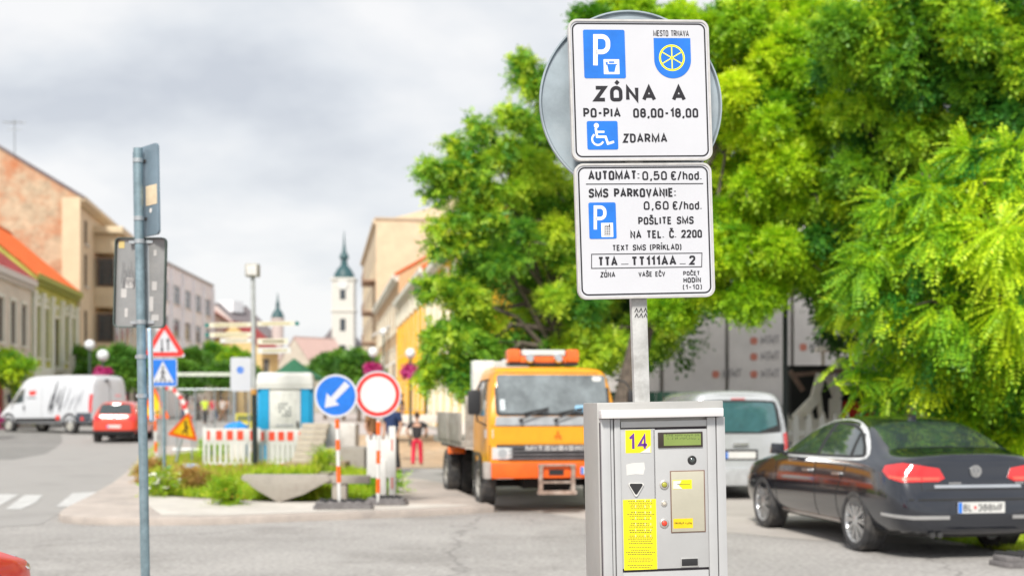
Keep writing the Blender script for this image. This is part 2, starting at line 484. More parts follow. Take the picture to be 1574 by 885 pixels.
# left carriageway (slightly darker, patched asphalt) and its dark repaired patch
road = [G(-500, 840), G(60, 806), G(150, 760), G(205, 724), G(232, 690), (-13.2, 52), (-16, 66), (-30, 160), (-38, 160), (-25.6, 66), (-24, 54), (-30, 40), (-34, 28)]
sheet('road', road, 0.004, mat('road_asphalt', (0.33, 0.318, 0.305), 0.9, var=0.10, scale=0.5, bump=0.4, bscale=60, dirt=(0.27, 0.26, 0.25), dscale=0.5))
sheet('road_patch', [G(-260, 668, .0), G(60, 666), G(92, 672), G(96, 682), G(70, 697), G(20, 706), G(-300, 708)], 0.009, mat('patch_asphalt', (0.215, 0.21, 0.20), 0.9, var=0.08, scale=1, bump=0.3))
mpaint = mat('road_paint', (0.52, 0.52, 0.51), 0.7, var=0.1, scale=4, dirt=(0.42, 0.41, 0.40), dscale=3)
for pts in ([(-60, 771), (-20, 760), (30, 760), (-12, 784), (-70, 784)], [(8, 783), (38, 761), (66, 761), (56, 772), (32, 783)], [(86, 779), (112, 758), (150, 756), (136, 768), (112, 779)]):
    sheet('crossing_stripe', [G(*p) for p in pts], 0.010, mpaint)
sheet('lane_line', [G(-200, 700), G(-200, 697), G(130, 666), G(134, 666.6)], 0.0085, mpaint)
sheet('concrete_apron', [(3.5, 15.2), (12, 12.5), (40, 12), (40, 44), (4, 44), (-1.5, 33), (-1.0, 22), (1, 18)], 0.004,
      mat('lot_concrete', (0.43, 0.40, 0.37), 0.88, var=0.10, scale=0.5, bump=0.4, dirt=(0.34, 0.315, 0.29), dscale=0.6))

# pavement corner with its kerb
def gpts(l): return [G(*p) for p in l]
corner = [(90, 799, ), (100, 790), (135, 772), (172, 750), (196, 730), (214, 712), (232, 692)]
near = [(760, 787), (640, 794), (480, 800), (330, 806), (220, 807), (130, 806), (97, 803)]
pav = gpts(corner) + [(-12.2, 50), (-6, 50), (-6.6, 33), (-3.3, 29), (-1.4, 25)] + gpts(near)
mb = MB(); mb.slab(pav, -0.05, 0.10)
o = mb.build('pavement', mat('pavement_paving', (0.44, 0.385, 0.345), 0.9, var=0.1, scale=1.2, bump=0.4, dirt=(0.30, 0.27, 0.25), dscale=1.5), bevel=0.02)
o['kind'] = 'structure'
sheet('pavement_concrete', gpts([(225, 785), (225, 768), (300, 778), (420, 781), (640, 784), (740, 786), (640, 792), (480, 798), (340, 803), (250, 804)]), 0.104,
      mat('pale_concrete', (0.55, 0.52, 0.475), 0.9, var=0.08, scale=1.5, bump=0.3, dirt=(0.43, 0.40, 0.36), dscale=1.2))
# excavated dirt
sheet('excavated_dirt', [(-8, 32.2), (3.8, 32.2), (5, 40), (4.5, 55), (-7, 56), (-9.5, 50), (-9, 40)], 0.012,
      mat('dirt', (0.42, 0.30, 0.19), 0.95, var=0.22, scale=1.5, bump=0.8, bscale=8, dirt=(0.50, 0.41, 0.30), dscale=0.8), step=0.5)
sheet('street_paving', [(-12.5, 56), (-3, 56.5), (-17, 170), (-29, 170)], 0.008, mat('street_paving', (0.47, 0.43, 0.42), 0.9, var=0.1, scale=0.6, bump=0.3))

# ------------------------------------------------------------------ vegetation
def leaf_mesh(name, pos, tone, m, parent):
    """pos: (n,4,3) quads"""
    n = len(pos)
    me = bpy.data.meshes.new(name)
    me.vertices.add(n * 4); me.vertices.foreach_set('co', pos.reshape(-1).astype(np.float32))
    me.loops.add(n * 4); me.loops.foreach_set('vertex_index', np.arange(n * 4, dtype=np.int32))
    me.polygons.add(n); me.polygons.foreach_set('loop_start', np.arange(0, n * 4, 4, dtype=np.int32))
    me.update(calc_edges=True)
    a = me.attributes.new('tone', 'FLOAT', 'FACE'); a.data.foreach_set('value', tone.astype(np.float32))
    return link(name, me, m, parent)
def unit(a): return a / np.maximum(np.linalg.norm(a, axis=-1, keepdims=True), 1e-9)
def sprays(rng, org, axis, length, k, lw, ll, upbias=1.0, tone=None, fold=0.0, outw=None):
    """compound leaves: k leaflets on alternate sides of each axis"""
    n = len(org)
    up = np.zeros((n, 3)); up[:, 2] = upbias
    if outw is not None: up = up * 0.75 + outw * 0.8
    nrm = unit(up + rng.normal(0, 0.35, (n, 3)))
    side = unit(np.cross(axis, nrm)); nrm = np.cross(side, axis)
    Q = []; T = []
    for i in range(k):
        t = (i // 2 + 0.6) / ((k + 1) // 2) if i < k - 1 else 1.0
        sg = 1 if i % 2 else -1
        base = org + axis * (length * t)[:, None] - np.array([0, 0, 1]) * (length * 0.25 * t * t)[:, None]
        if i < k - 1:
            d = unit(side * sg + axis * 0.45 + rng.normal(0, 0.12, (n, 3)) - nrm * 0.25)
        else:
            d = axis
        s2 = unit(np.cross(d, nrm))
        l = (ll * rng.uniform(0.8, 1.15, n) * (1.0 - 0.25 * abs(t - 0.5)))[:, None]; w2 = (lw * rng.uniform(0.8, 1.2, n))[:, None]
        a = base; b = base + d * l * 0.5 + s2 * w2 * 0.5; c = base + d * l - nrm * l * 0.12; e = base + d * l * 0.5 - s2 * w2 * 0.5
        Q.append(np.stack([a, b, c, e], 1)); T.append(tone + rng.normal(0, 0.07, n))
    return np.concatenate(Q), np.clip(np.concatenate(T), 0, 1)
def crown(rng, blobs, nspray, k, lw, ll, length, m, parent, sub=(0.35, 0.7), density=1.0, droop=0.3, subk=1.0, name='crown', shrink=False):
    subs = []; per = []
    for (x, y, z, r) in blobs:
        r = max(0.12, r - shrink) if shrink else r
        cnt = max(4, int(subk * 9 * r * r))
        d = unit(rng.normal(0, 1, (cnt, 3))); rad = r * rng.uniform(0.25, 1.0, cnt) ** 0.5
        p = np.array([x, y, z]) + d * rad[:, None] * np.array([1, 1, 0.85])
        s = rng.uniform(sub[0], sub[1], cnt)
        for q, ss in zip(p, s): subs.append((*q, ss))
    S = np.array(subs); wgt = S[:, 3] ** 2; wgt /= wgt.sum()
    tn = np.clip(rng.normal(0.5, 0.28, len(S)), 0, 1)
    ix = rng.choice(len(S), nspray, p=wgt)
    d = unit(rng.normal(0, 1, (nspray, 3)) + np.array([0, 0, 0.25]))
    rr = S[ix, 3] * rng.uniform(0.55, 1.0, nspray)
    org = S[ix, :3] + d * rr[:, None] * np.array([1, 1, 0.75])
    ax = unit(d * 0.8 + rng.normal(0, 0.45, (nspray, 3)) + np.array([0, 0, -droop]))
    ln = length * rng.uniform(0.7, 1.25, nspray)
    Q, T = sprays(rng, org, ax, ln, k, lw, ll, tone=tn[ix] + rng.normal(0, .13, nspray), outw=d)
    leaf_mesh(name, Q, T, m, parent)
    return S
def limbs(base, top, blobs, r0, m, parent, seed=0, n=14):
    rnd = random.Random(seed); mb = MB()
    b = Vector(base); t = Vector(top)
    tr = [b, b.lerp(t, 0.35) + Vector((rnd.uniform(-.1, .1), 0, 0)), b.lerp(t, 0.7) + Vector((rnd.uniform(-.15, .15), 0, 0)), t]
    mb.tube([b + Vector((0, 0, -0.1)), b + Vector((0, 0, 0.25))] + tr[1:], [r0 * 1.5, r0 * 1.1, r0, r0 * 0.85, r0 * 0.6], 12)
    mb.build('trunk', m, parent, smooth=True, angle=80)
    mb = MB()
    for q in blobs:
        e = Vector(q[:3]); s = b.lerp(t, rnd.uniform(0.5, 1.0)); mid = s.lerp(e, 0.5) + Vector((0, 0, rnd.uniform(.1, .6)))
        mb.tube([s, mid, e], [r0 * 0.38, r0 * 0.24, 0.02], 7)
        for _ in range(3):
            f = e + Vector((rnd.gauss(0, 1), rnd.gauss(0, 1), rnd.gauss(0, .7))).normalized() * q[3] * 0.95
            mb.tube([mid.lerp(e, 0.5), e.lerp(f, 0.5) + Vector((0, 0, .1)), f], [0.04, 0.025, 0.008], 5)
    mb.build('branches', m, parent, smooth=True, angle=80)

bark = mat('bark', (0.12, 0.095, 0.075), 0.9, var=0.3, scale=8, bump=0.8, bscale=20)
lf_bright = leafmat('leaf_bright', (0.09, 0.29, 0.018), (0.36, 0.62, 0.018), (0.72, 0.86, 0.024), 0.32)
lf_left = leafmat('leaf_left', (0.06, 0.24, 0.03), (0.27, 0.52, 0.028), (0.64, 0.80, 0.03), 0.33)
lf_light = leafmat('leaf_light', (0.07, 0.28, 0.04), (0.32, 0.58, 0.045), (0.74, 0.86, 0.05), 0.34)
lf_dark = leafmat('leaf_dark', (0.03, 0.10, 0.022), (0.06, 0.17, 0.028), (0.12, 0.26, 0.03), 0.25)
lf_near = leafmat('leaf_near', (0.05, 0.24, 0.03), (0.28, 0.56, 0.022), (0.74, 0.90, 0.025), 0.34)

def B(px, py, rp, d): 
    p = P(px, py, d); return (p.x, p.y, p.z, rp * d / FPX)
def tree(label, base, blobs, nspray, k, lw, ll, length, m, seed, r0=0.2, group=None, name='broadleaf_tree', top=None, wisps=None, wk=26, **kw):
    root = empty(name, (base[0], base[1], gz(*base)), label=label, cat='tree', group=group)
    bl = [(x - base[0], y - base[1], z - gz(*base), r) for x, y, z, r in blobs]
    rng = np.random.default_rng(seed)
    crown(rng, bl, nspray, k, lw, ll, length, m, root, **kw)
    if wisps:
        ws = []
        tw = MB()
        for line in wisps:
            q = [np.array(P(x, y, d)) - np.array([base[0], base[1], gz(*base)]) for x, y, d in line]
            tw.tube([Vector(a) for a in q], [.045] + [.02] * (len(q) - 2) + [.006], 6)
            for a, b in zip(q[:-1], q[1:]):
                for t in np.arange(0.0, 1.0, 0.12): ws.append((*(a + (b - a) * t + rng.normal(0, .07, 3)), rng.uniform(.10, .20)))
            ws.append((*q[-1], .12))
        crown(rng, ws, len(ws) * wk, k, lw, ll, length * .8, m, root, sub=(.06, .16), droop=.35, subk=25, name='twig_foliage')
        tw.build('twigs', bark, root, smooth=True, angle=80)
    c = np.mean(np.array(bl), 0)
    limbs((0, 0, 0), top or (c[0] * 0.4, c[1] * 0.4, c[2] * 0.75), bl, r0, bark, root, seed)
    return root

# left tree behind the truck, with arms reaching over the street
bl = [B(775, 300, 55, 28.5), B(800, 250, 50, 28.5), B(730, 330, 30, 28), B(750, 400, 62, 28.5), B(712, 455, 26, 28), B(745, 480, 56, 28.5), B(715, 520, 30, 28), B(705, 570, 24, 28),
      B(745, 550, 60, 28.5), B(840, 210, 50, 29), B(830, 280, 75, 29), B(850, 350, 85, 29), B(850, 450, 85, 29), B(810, 540, 70, 29), B(900, 530, 70, 29), B(920, 420, 80, 30), B(930, 300, 90, 30),
      B(960, 540, 60, 30), B(1010, 500, 60, 30), B(935, 190, 60, 30), B(790, 380, 60, 28.2), B(730, 590, 40, 28)]
W = [[(770, 300, 28), (720, 268, 27.6), (680, 258, 27.3), (655, 262, 27.2)], [(790, 240, 28.3), (745, 205, 28), (728, 196, 27.8)], [(740, 300, 28), (700, 285, 27.6), (662, 300, 27.4)], [(760, 340, 28), (705, 330, 27.6), (668, 348, 27.3)],
     [(750, 270, 28), (715, 235, 27.7), (700, 222, 27.6)], [(740, 370, 28), (700, 372, 27.7), (665, 384, 27.4)], [(820, 200, 28.6), (795, 182, 28.4), (770, 178, 28.2)], [(720, 440, 28), (675, 432, 27.6), (655, 446, 27.5)], [(715, 500, 28), (672, 505, 27.7), (658, 530, 27.5)],
     [(700, 540, 28), (664, 560, 27.7), (655, 590, 27.6)], [(850, 150, 27), (815, 112, 26.6), (798, 92, 26.4)], [(860, 130, 27), (830, 125, 26.6), (805, 132, 26.4)], [(760, 240, 28), (735, 250, 27.8), (700, 262, 27.6)]]
tree('mid green tree behind the orange truck, its thin arms reaching out against the sky', (1.5, 29.5), bl, 26000, 9, 0.042, 0.085, 0.26, lf_light, 3, 0.22, sub=(0.16, 0.38), subk=2.0, droop=0.15, shrink=.3, wisps=W)
# upper bright trees
bl = [B(915, 45, 40, 25), B(980, 20, 70, 25), B(940, 90, 60, 25.5), B(1060, 60, 90, 25), B(1150, 60, 100, 24.5), B(1230, 110, 95, 24), B(1140, 170, 95, 24), B(1080, 160, 70, 25),
      B(1220, 220, 90, 23.5), B(1140, 280, 90, 24), B(1250, 300, 75, 23.5), B(1060, 380, 80, 25), B(1130, 370, 80, 24), B(1200, 380, 80, 23.8), B(1090, 450, 60, 24.5), B(1160, 455, 52, 24), B(1230, 420, 60, 24), B(1280, 360, 50, 24),
      B(1030, 470, 45, 25), B(1060, 300, 80, 25.5), B(1290, 190, 60, 24), B(1000, 420, 60, 26), B(1190, 20, 90, 25), B(1290, 20, 80, 25)]
tree('tall bright yellow-green tree directly behind the parking signs', (1.9, 25.8), bl, 50000, 9, 0.045, 0.080, 0.22, lf_bright, 5, 0.24, sub=(0.17, 0.42), subk=2.0, droop=0.2, shrink=.3)
# back right, darker
bl = [B(1340, 60, 100, 22), B(1430, 50, 110, 21.5), B(1530, 60, 110, 21), B(1620, 80, 110, 21), B(1360, 180, 85, 22.5), B(1440, 170, 90, 22), B(1540, 180, 90, 21.5), B(1400, 290, 80, 23), B(1480, 300, 80, 23),
      B(1560, 290, 80, 22.5), B(1330, 280, 70, 23), B(1330, 380, 75, 23.5), B(1400, 400, 70, 23), B(1300, 450, 50, 24), B(1360, 465, 50, 24), B(1470, 400, 90, 23), B(1570, 400, 90, 23), B(1640, 250, 110, 22)]
tree('deep green tree with shaded hollows at the upper right above the parked saloon', (7.3, 23.5), bl, 46000, 9, 0.045, 0.080, 0.22, lf_left, 8, 0.2, sub=(0.17, 0.42), droop=0.2, subk=1.8)
# dark masses behind
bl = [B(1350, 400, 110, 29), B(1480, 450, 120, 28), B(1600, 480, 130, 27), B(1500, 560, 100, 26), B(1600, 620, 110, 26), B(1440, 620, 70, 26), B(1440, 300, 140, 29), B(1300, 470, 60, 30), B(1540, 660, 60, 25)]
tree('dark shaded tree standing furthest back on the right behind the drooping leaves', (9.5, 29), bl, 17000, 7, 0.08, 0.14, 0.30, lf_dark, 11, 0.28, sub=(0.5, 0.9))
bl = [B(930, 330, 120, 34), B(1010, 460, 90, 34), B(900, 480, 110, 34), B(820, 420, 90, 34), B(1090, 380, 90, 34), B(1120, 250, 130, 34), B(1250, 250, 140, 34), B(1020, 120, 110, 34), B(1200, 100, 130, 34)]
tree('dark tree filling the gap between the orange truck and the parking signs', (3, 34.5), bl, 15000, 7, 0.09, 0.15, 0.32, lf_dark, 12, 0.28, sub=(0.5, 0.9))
# near feathery tree on the right: long pinnate leaves drooping beside the saloon
bl = [B(1380, 330, 38, 16.5), B(1440, 300, 45, 16), B(1350, 420, 45, 16.5), B(1430, 390, 65, 16), B(1520, 290, 50, 15.8), B(1530, 380, 70, 15.6), B(1380, 480, 50, 16.5), B(1460, 480, 70, 16), B(1550, 480, 70, 15.6),
      B(1448, 575, 48, 16.6), B(1500, 560, 55, 16.4), B(1560, 570, 60, 16.2), B(1480, 620, 40, 16.8), B(1540, 640, 48, 16.8), B(1600, 560, 60, 16), B(1590, 660, 45, 16.6), B(1560, 690, 25, 16.8),
      B(1610, 420, 70, 15.8), B(1490, 250, 30, 16), B(1560, 240, 40, 15.8), B(1440, 530, 50, 16.4)]
tree('feathery bright green tree with long drooping leaf fronds beside the rear of the saloon', (7.1, 17.6), bl, 5600, 21, 0.030, 0.074, 0.38, lf_near, 15, 0.12, sub=(0.12, 0.26), droop=0.75, subk=3.4, shrink=.1, wk=5, wisps=[[(1410, 480, 16.6), (1350, 505, 16.9), (1326, 560, 17), (1318, 600, 17)], [(1430, 500, 16.6), (1385, 530, 16.9), (1362, 590, 17), (1358, 640, 17)], [(1400, 440, 16.6), (1340, 440, 16.9), (1306, 470, 17)], [(1420, 300, 16), (1360, 320, 16.4), (1330, 400, 16.6)]])
bl = [B(1350, 520, 26, 17.6), B(1345, 570, 16, 17.4), B(1375, 540, 24, 17.6), B(1345, 490, 26, 17.6)]

# street trees
def street_tree(label, px, py, rp, d, h=None, group='clipped trees lining the street', m=lf_dark, seed=1, n=2600, wide=1.0):
    p = P(px, py, d); r = rp * d / FPX
    base = (p.x, p.y)
    bls = [(p.x + dx * r * wide, p.y + dy * r * wide, p.z + dz * r, r * s) for dx, dy, dz, s in ((0, 0, 0, .8), (-.5, 0, -.1, .6), (.5, 0, 0, .6), (0, .5, .1, .6), (.2, -.4, -.3, .6), (-.3, -.3, .3, .5), (.6, .2, -.3, .45))]
    tree(label, base, bls, n, 5, 0.16, 0.26, 0.4, m, seed, 0.13, group=group, name='street_tree', sub=(0.3, 0.6))
lf_street = leafmat('leaf_street', (0.06, 0.18, 0.025), (0.12, 0.30, 0.035), (0.22, 0.42, 0.05), 0.35)
ST = [(118, 556, 26, 88), (160, 562, 30, 84), (195, 560, 30, 80), (300, 556, 24, 110), (330, 545, 20, 118), (362, 552, 20, 112), (285, 575, 24, 96), (340, 572, 18, 100), (500, 562, 25, 104), (528, 560, 28, 96), (552, 562, 26, 90), (378, 572, 16, 120)]
STL = ['round clipped tree just above the front of the white delivery van', 'round clipped tree behind the middle of the white delivery van', 'round clipped tree behind the rear of the white delivery van',
       'street tree standing directly right of the red triangle sign', 'yellowish street tree behind the finger signs on the left', 'small street tree beside the lamp post', 'street tree behind the blue crossing sign',
       'street tree behind the walking crowd', 'clipped tree right beside the portable toilet', 'clipped tree above the blue arrow sign', 'clipped tree above the red ringed sign', 'street tree behind the white notice with the blue disc']
for i, (a, b, c, d) in enumerate(ST):
    street_tree(STL[i], a, b, c, d, seed=30 + i, m=lf_left if i in (4, 5) else lf_street)

def shrub(label, base, h, r, n, m, seed, name='shrub', flowers=None, cat='shrub', group=None, ll=0.06, lw=0.025, k=7, length=0.16):
    z0 = gz(*base) + (0.1 if name != 'hedge' else 0)
    root = empty(name, (base[0], base[1], z0), label=label, cat=cat, group=group)
    rng = np.random.default_rng(seed)
    bls = [(rng.uniform(-.5, .5) * r, rng.uniform(-.5, .5) * r, h * rng.uniform(.25, .75), r * rng.uniform(.35, .6)) for _ in range(6)]
    crown(rng, bls, n, k, lw, ll, length, m, root, sub=(0.08, 0.2), droop=-0.3, subk=12, name='foliage')
    mb = MB()
    for _ in range(7):
        a = rng.uniform(0, 6.28); mb.tube([(0, 0, -.03), (math.cos(a) * r * .3, math.sin(a) * r * .3, h * .45), (math.cos(a) * r * .6, math.sin(a) * r * .6, h * .8)], [.012, .008, .004], 5)
    mb.build('stem', bark, root)
    if flowers is not None:
        mb = MB()
        for _ in range(flowers[1]):
            a = rng.uniform(0, 6.28); q = rng.uniform(.2, 1) * r; zz = h * rng.uniform(.35, 1.0)
            mb.lathe([(0.002, 0), (flowers[2], flowers[2] * .3), (flowers[2] * .8, flowers[2] * .8), (0.003, flowers[2])], 6, Matrix.Translation((math.cos(a) * q, math.sin(a) * q, zz)))
        mb.build('blossom', flowers[0], root)
    return root
lf_grass = leafmat('leaf_grass', (0.16, 0.34, 0.014), (0.34, 0.52, 0.02), (0.58, 0.60, 0.06), 0.35)
lf_dry = leafmat('leaf_dry', (0.30, 0.17, 0.05), (0.50, 0.30, 0.09), (0.64, 0.50, 0.16), 0.3)
def grass(name, outline, n, h, m, seed, z0=0.1, lean=0.5):
    rng = np.random.default_rng(seed)
    xs = np.array(outline); lo = xs.min(0); hi = xs.max(0)
    def inside(p):
        c = np.zeros(len(p), bool); m_ = len(xs)
        for i in range(m_):
            a = xs[i]; b = xs[(i + 1) % m_]
            cond = ((a[1] > p[:, 1]) != (b[1] > p[:, 1])) & (p[:, 0] < (b[0] - a[0]) * (p[:, 1] - a[1]) / (b[1] - a[1] + 1e-12) + a[0])
            c ^= cond
        return c
    p = rng.uniform(lo, hi, (n * 3, 2)); p = p[inside(p)][:n]; k = len(p)
    patch = 0.5 + 0.5 * np.sin(p[:, 0] * 2.3 + 1.3 * np.sin(p[:, 1] * 1.7)) * np.cos(p[:, 1] * 2.9)
    base = np.column_stack([p, np.full(k, z0)])
    hh = h * rng.uniform(0.4, 1.2, k) * (0.5 + 0.8 * patch)
    d = unit(np.column_stack([rng.normal(0, lean, k), rng.normal(0, lean, k), np.ones(k)]))
    s = unit(np.cross(d, rng.normal(0, 1, (k, 3)))) * 0.012
    tip = base + d * hh[:, None]; mid = base + d * hh[:, None] * 0.55
    Q = np.stack([base - s, base + s, mid + s * 0.8 , tip], 1)
    o = leaf_mesh(name, Q, np.clip(0.3 + 0.5 * patch + rng.normal(0, .15, k), 0, 1), m, None)
    o['kind'] = 'stuff'; return o
gout = gpts([(226, 768), (232, 735), (250, 715), (300, 705), (420, 712), (520, 725), (590, 745), (606, 770), (560, 779), (480, 780), (360, 778), (290, 774)])
sheet('verge_soil', gout, 0.108, mat('verge_soil', (0.20, 0.19, 0.09), 0.95, var=0.3, scale=3, bump=0.6))
grass('verge_grass', gout, 42000, 0.22, lf_grass, 4)
grass('dry_grass', gpts([(240, 735), (262, 712), (380, 716), (420, 735), (330, 752)]), 5000, 0.22, lf_dry, 6)
gl = gpts([(1395, 812), (1440, 806), (1530, 806), (1620, 812), (1620, 858), (1560, 850), (1500, 838), (1430, 826)])
sheet('lot_soil', gl, 0.008, mat('lot_soil', (0.25, 0.23, 0.12), 0.95, var=0.3, scale=3, bump=0.5))
grass('lot_grass', gl, 14000, 0.07, lf_grass, 9, z0=0.0, lean=0.9)
gk = gpts([(214, 716), (226, 700), (240, 684), (246, 686), (236, 712), (222, 735), (196, 738)])
grass('kerb_grass', gk, 2500, 0.12, lf_grass, 19, z0=0.1, lean=0.6)
fw = mat('flower_white', (0.75, 0.75, 0.68), 0.7); fy = mat('flower_yellow', (0.75, 0.55, 0.05), 0.7); fp = mat('flower_pink', (0.72, 0.05, 0.28), 0.6)
shrub('clump of white flowering weeds at the foot of the crossing sign post', G(248, 762, .1), .36, .3, 220, lf_grass, 1, name='flowering_weed', flowers=(fw, 45, .035), cat='weed')
shrub('reddish dry bushy weed left of the red and white barrier', G(290, 757, .1), .30, .36, 500, lf_dry, 2, name='dry_weed', cat='weed')
shrub('round yellow-green weed with yellow blossoms in front of the barrier', G(355, 775, .1), .24, .24, 300, lf_grass, 3, name='flowering_weed', flowers=(fy, 40, .022), cat='weed')
shrub('low green weed at the right end of the concrete trough', G(590, 757, .1), .34, .24, 300, lf_near, 7, name='leafy_weed', cat='weed')
shrub('tall green weed growing behind the blue and green bags', G(330, 708, .1), .65, .4, 700, lf_near, 8, name='leafy_weed', cat='weed')
shrub('yellowish weed growing out of the stacked kerbstones', G(500, 735, .1), .6, .22, 260, lf_grass, 9, name='leafy_weed', cat='weed')
shrub('reddish brown dry weed behind the leaning pole at the kerb', G(232, 742, .1), .40, .25, 350, lf_dry, 10, name='dry_weed', cat='weed')
shrub('sprawling climber with yellow-green leaves at the left edge before the pale house', (-24.6, 64), 4.4, 1.0, 900, lf_left, 13, name='climbing_shrub', ll=.22, lw=.12, k=5, length=.4)
# ------------------------------------------------------------------ buildings
mglassw = mat('window_glass', (0.05, 0.06, 0.07), 0.08, var=0.2, spec=0.8)
mframe = mat('window_frame', (0.62, 0.60, 0.56), 0.6, var=0.05)
mdarkf = mat('window_frame_dark', (0.12, 0.08, 0.06), 0.6, var=0.1)
_wc = {}
class Bld:
    """a building on ground line p0 -> p1 (facade towards side of the street), depth inward"""
    def __init__(s, name, label, p0, p1, inward, depth, h, m, cat='building'):
        s.p0 = Vector((*p0, 0)); s.p1 = Vector((*p1, 0)); s.L = (s.p1 - s.p0).length
        ex = (s.p1 - s.p0).normalized(); ey = Vector((-ex.y, ex.x, 0)) * inward
        s.z0 = gz(*p0)
        s.root = empty(name, (s.p0.x, s.p0.y, s.z0), label=label, cat=cat)
        # local coordinates: (u along, w inward, v up) stored directly in world-aligned axes
        s.A = Matrix(((ex.x, ey.x, 0), (ex.y, ey.y, 0), (0, 0, 1))).to_4x4()
        s.depth = depth; s.h = h; s.m = m; s.holes = []
    def win(s, u, v, w, h, frame=None, pane=None, cross=True, trim=None, rows=1, arch=False):
        s.holes.append((u - w / 2, v, u + w / 2, v + h))
        frame = frame or mframe
        key = (round(w, 2), round(h, 2), frame.name, cross, rows, tuple(tuple(r) for r in s.A.to_3x3()))
        if key not in _wc:
            a = MB(); t = 0.07
            for x0, x1, z0, z1 in ((-w / 2, w / 2, 0, t), (-w / 2, w / 2, h - t, h), (-w / 2, -w / 2 + t, t, h - t), (w / 2 - t, w / 2, t, h - t)):
                a.box(((x0 + x1) / 2, 0.12, (z0 + z1) / 2), (x1 - x0, 0.08, z1 - z0), s.A)
            if cross:
                a.box((0, 0.12, h / 2), (t, 0.07, h - 2 * t), s.A)
                for k in range(rows): a.box((0, 0.125, h * (0.66 if rows == 1 else (k + 1) / (rows + 1))), (w - 2 * t, 0.06, t * .8), s.A)
            f = a.build('window', frame)
            b = MB(); b.box((0, 0.14, h / 2), (w - t, 0.02, h - t), s.A)
            g_ = b.build('pane', pane or mglassw, f)
            _wc[key] = (f.data, g_.data); fr, gl_ = f, g_
        else:
            fr = bpy.data.objects.new('window', _wc[key][0]); C.objects.link(fr)
            gl_ = bpy.data.objects.new('pane', _wc[key][1]); C.objects.link(gl_); gl_.parent = fr
        fr.parent = s.root; fr.location = s.A @ Vector((u, 0, v))
        sl_ = MB(); sl_.box((0, -0.05, -0.06), (w + 0.2, 0.2, 0.10), s.A)
        if trim:
            sl_.box((0, -0.03, h + 0.12), (w + 0.3, 0.12, 0.16), s.A)
            for q in (-1, 1): sl_.box((q * (w / 2 + 0.09), -0.02, h / 2 + 0.02), (0.14, 0.08, h), s.A)
            if arch: sl_.add(*arch_mesh(w / 2 + 0.12, 0.18, h + 0.2), s.A)
        o_ = sl_.build('sill' if not trim else 'surround', trim or mframe, fr)
        return fr
    def wall(s, roof=None, ridge=0, over=0.35, thick=0.0, eave=None, name_roof='roof'):
        us = sorted({0, s.L, *[q for a in s.holes for q in (a[0], a[2])]}); vs_ = sorted({-0.3, s.h, *[q for a in s.holes for q in (a[1], a[3])]})
        mb = MB(); A = s.A
        def hole(u, v): return any(a[0] < u < a[2] and a[1] < v < a[3] for a in s.holes)
        for i in range(len(us) - 1):
            for j in range(len(vs_) - 1):
                if hole((us[i] + us[i + 1]) / 2, (vs_[j] + vs_[j + 1]) / 2): continue
                mb.add([(us[i], 0, vs_[j]), (us[i + 1], 0, vs_[j]), (us[i + 1], 0, vs_[j + 1]), (us[i], 0, vs_[j + 1])], [(0, 1, 2, 3)], A)
        for a in s.holes:
            u0, v0, u1, v1 = a; d = 0.22
            for q in (((u0, v0), (u1, v0)), ((u1, v0), (u1, v1)), ((u1, v1), (u0, v1)), ((u0, v1), (u0, v0))):
                (a0, b0), (a1, b1) = q
                mb.add([(a0, 0, b0), (a1, 0, b1), (a1, d, b1), (a0, d, b0)], [(0, 1, 2, 3)], A)
            mb.add([(u0, d, v0), (u1, d, v0), (u1, d, v1), (u0, d, v1)], [(0, 1, 2, 3)], A)
        Lh, D, h = s.L, s.depth, s.h
        for pts in ([(0, 0, -.3), (0, D, -.3), (0, D, h), (0, 0, h)], [(Lh, 0, -.3), (Lh, D, -.3), (Lh, D, h), (Lh, 0, h)], [(0, D, -.3), (Lh, D, -.3), (Lh, D, h), (0, D, h)]):
            mb.add(pts, [(0, 1, 2, 3)], A)
        if ridge:
            for u in (0.0, Lh): mb.add([(u, 0, h), (u, D, h), (u, D / 2, h + ridge)], [(0, 1, 2)], A)
        mb.build('wall', s.m, s.root)
        if ridge:
            r = MB(); sl = ridge / (D / 2); o_ = over
            th = 0.18
            for sgn in (0, 1):
                w0 = -o_ if not sgn else D + o_; z0 = h - o_ * sl
                a = [(-0.12, w0, z0), (Lh + .12, w0, z0), (Lh + .12, D / 2, h + ridge), (-.12, D / 2, h + ridge)]
                b = [(x, y, z + th) for x, y, z in a]
                r.add([(x, y, z + 0.02) for x, y, z in a] + b, [(0, 1, 2, 3), (4, 5, 6, 7), (0, 1, 5, 4), (1, 2, 6, 5), (3, 0, 4, 7)], A)
                # courses of tiles as low ribs running down the slope
                nrib = int(Lh / 0.45)
                for k in range(nrib):
                    u = (k + 0.5) * Lh / nrib
                    r.bar((u, w0, z0 + th + .03), (u, D / 2, h + ridge + th + .03), 0.10, 0.07, A)
            r.bar((-.12, D / 2, h + ridge + th), (Lh + .12, D / 2, h + ridge + th), 0.3, 0.2, A)
            s.rf = r.build(name_roof, roof, s.root)
        else:
            r = MB(); r.box((Lh / 2, D / 2, h + 0.1), (Lh + 0.3, D + 0.3, 0.25), A); s.rf = r.build(name_roof, roof or s.m, s.root)
        return s
    def part(s, name, mb, m, parent=None, **kw): return mb.build(name, m, parent or s.root, **kw)
    def cornice(s, m, v=None, pr=0.35, ht=0.35):
        v = s.h - ht - 0.05 if v is None else v
        mb = MB(); mb.box((s.L / 2, -pr / 2 - .002, v + ht / 2), (s.L + .02, pr, ht), s.A); mb.box((s.L / 2, -pr * .3, v - .12), (s.L + .01, pr * .55, .18), s.A)
        return s.part('cornice', mb, m)
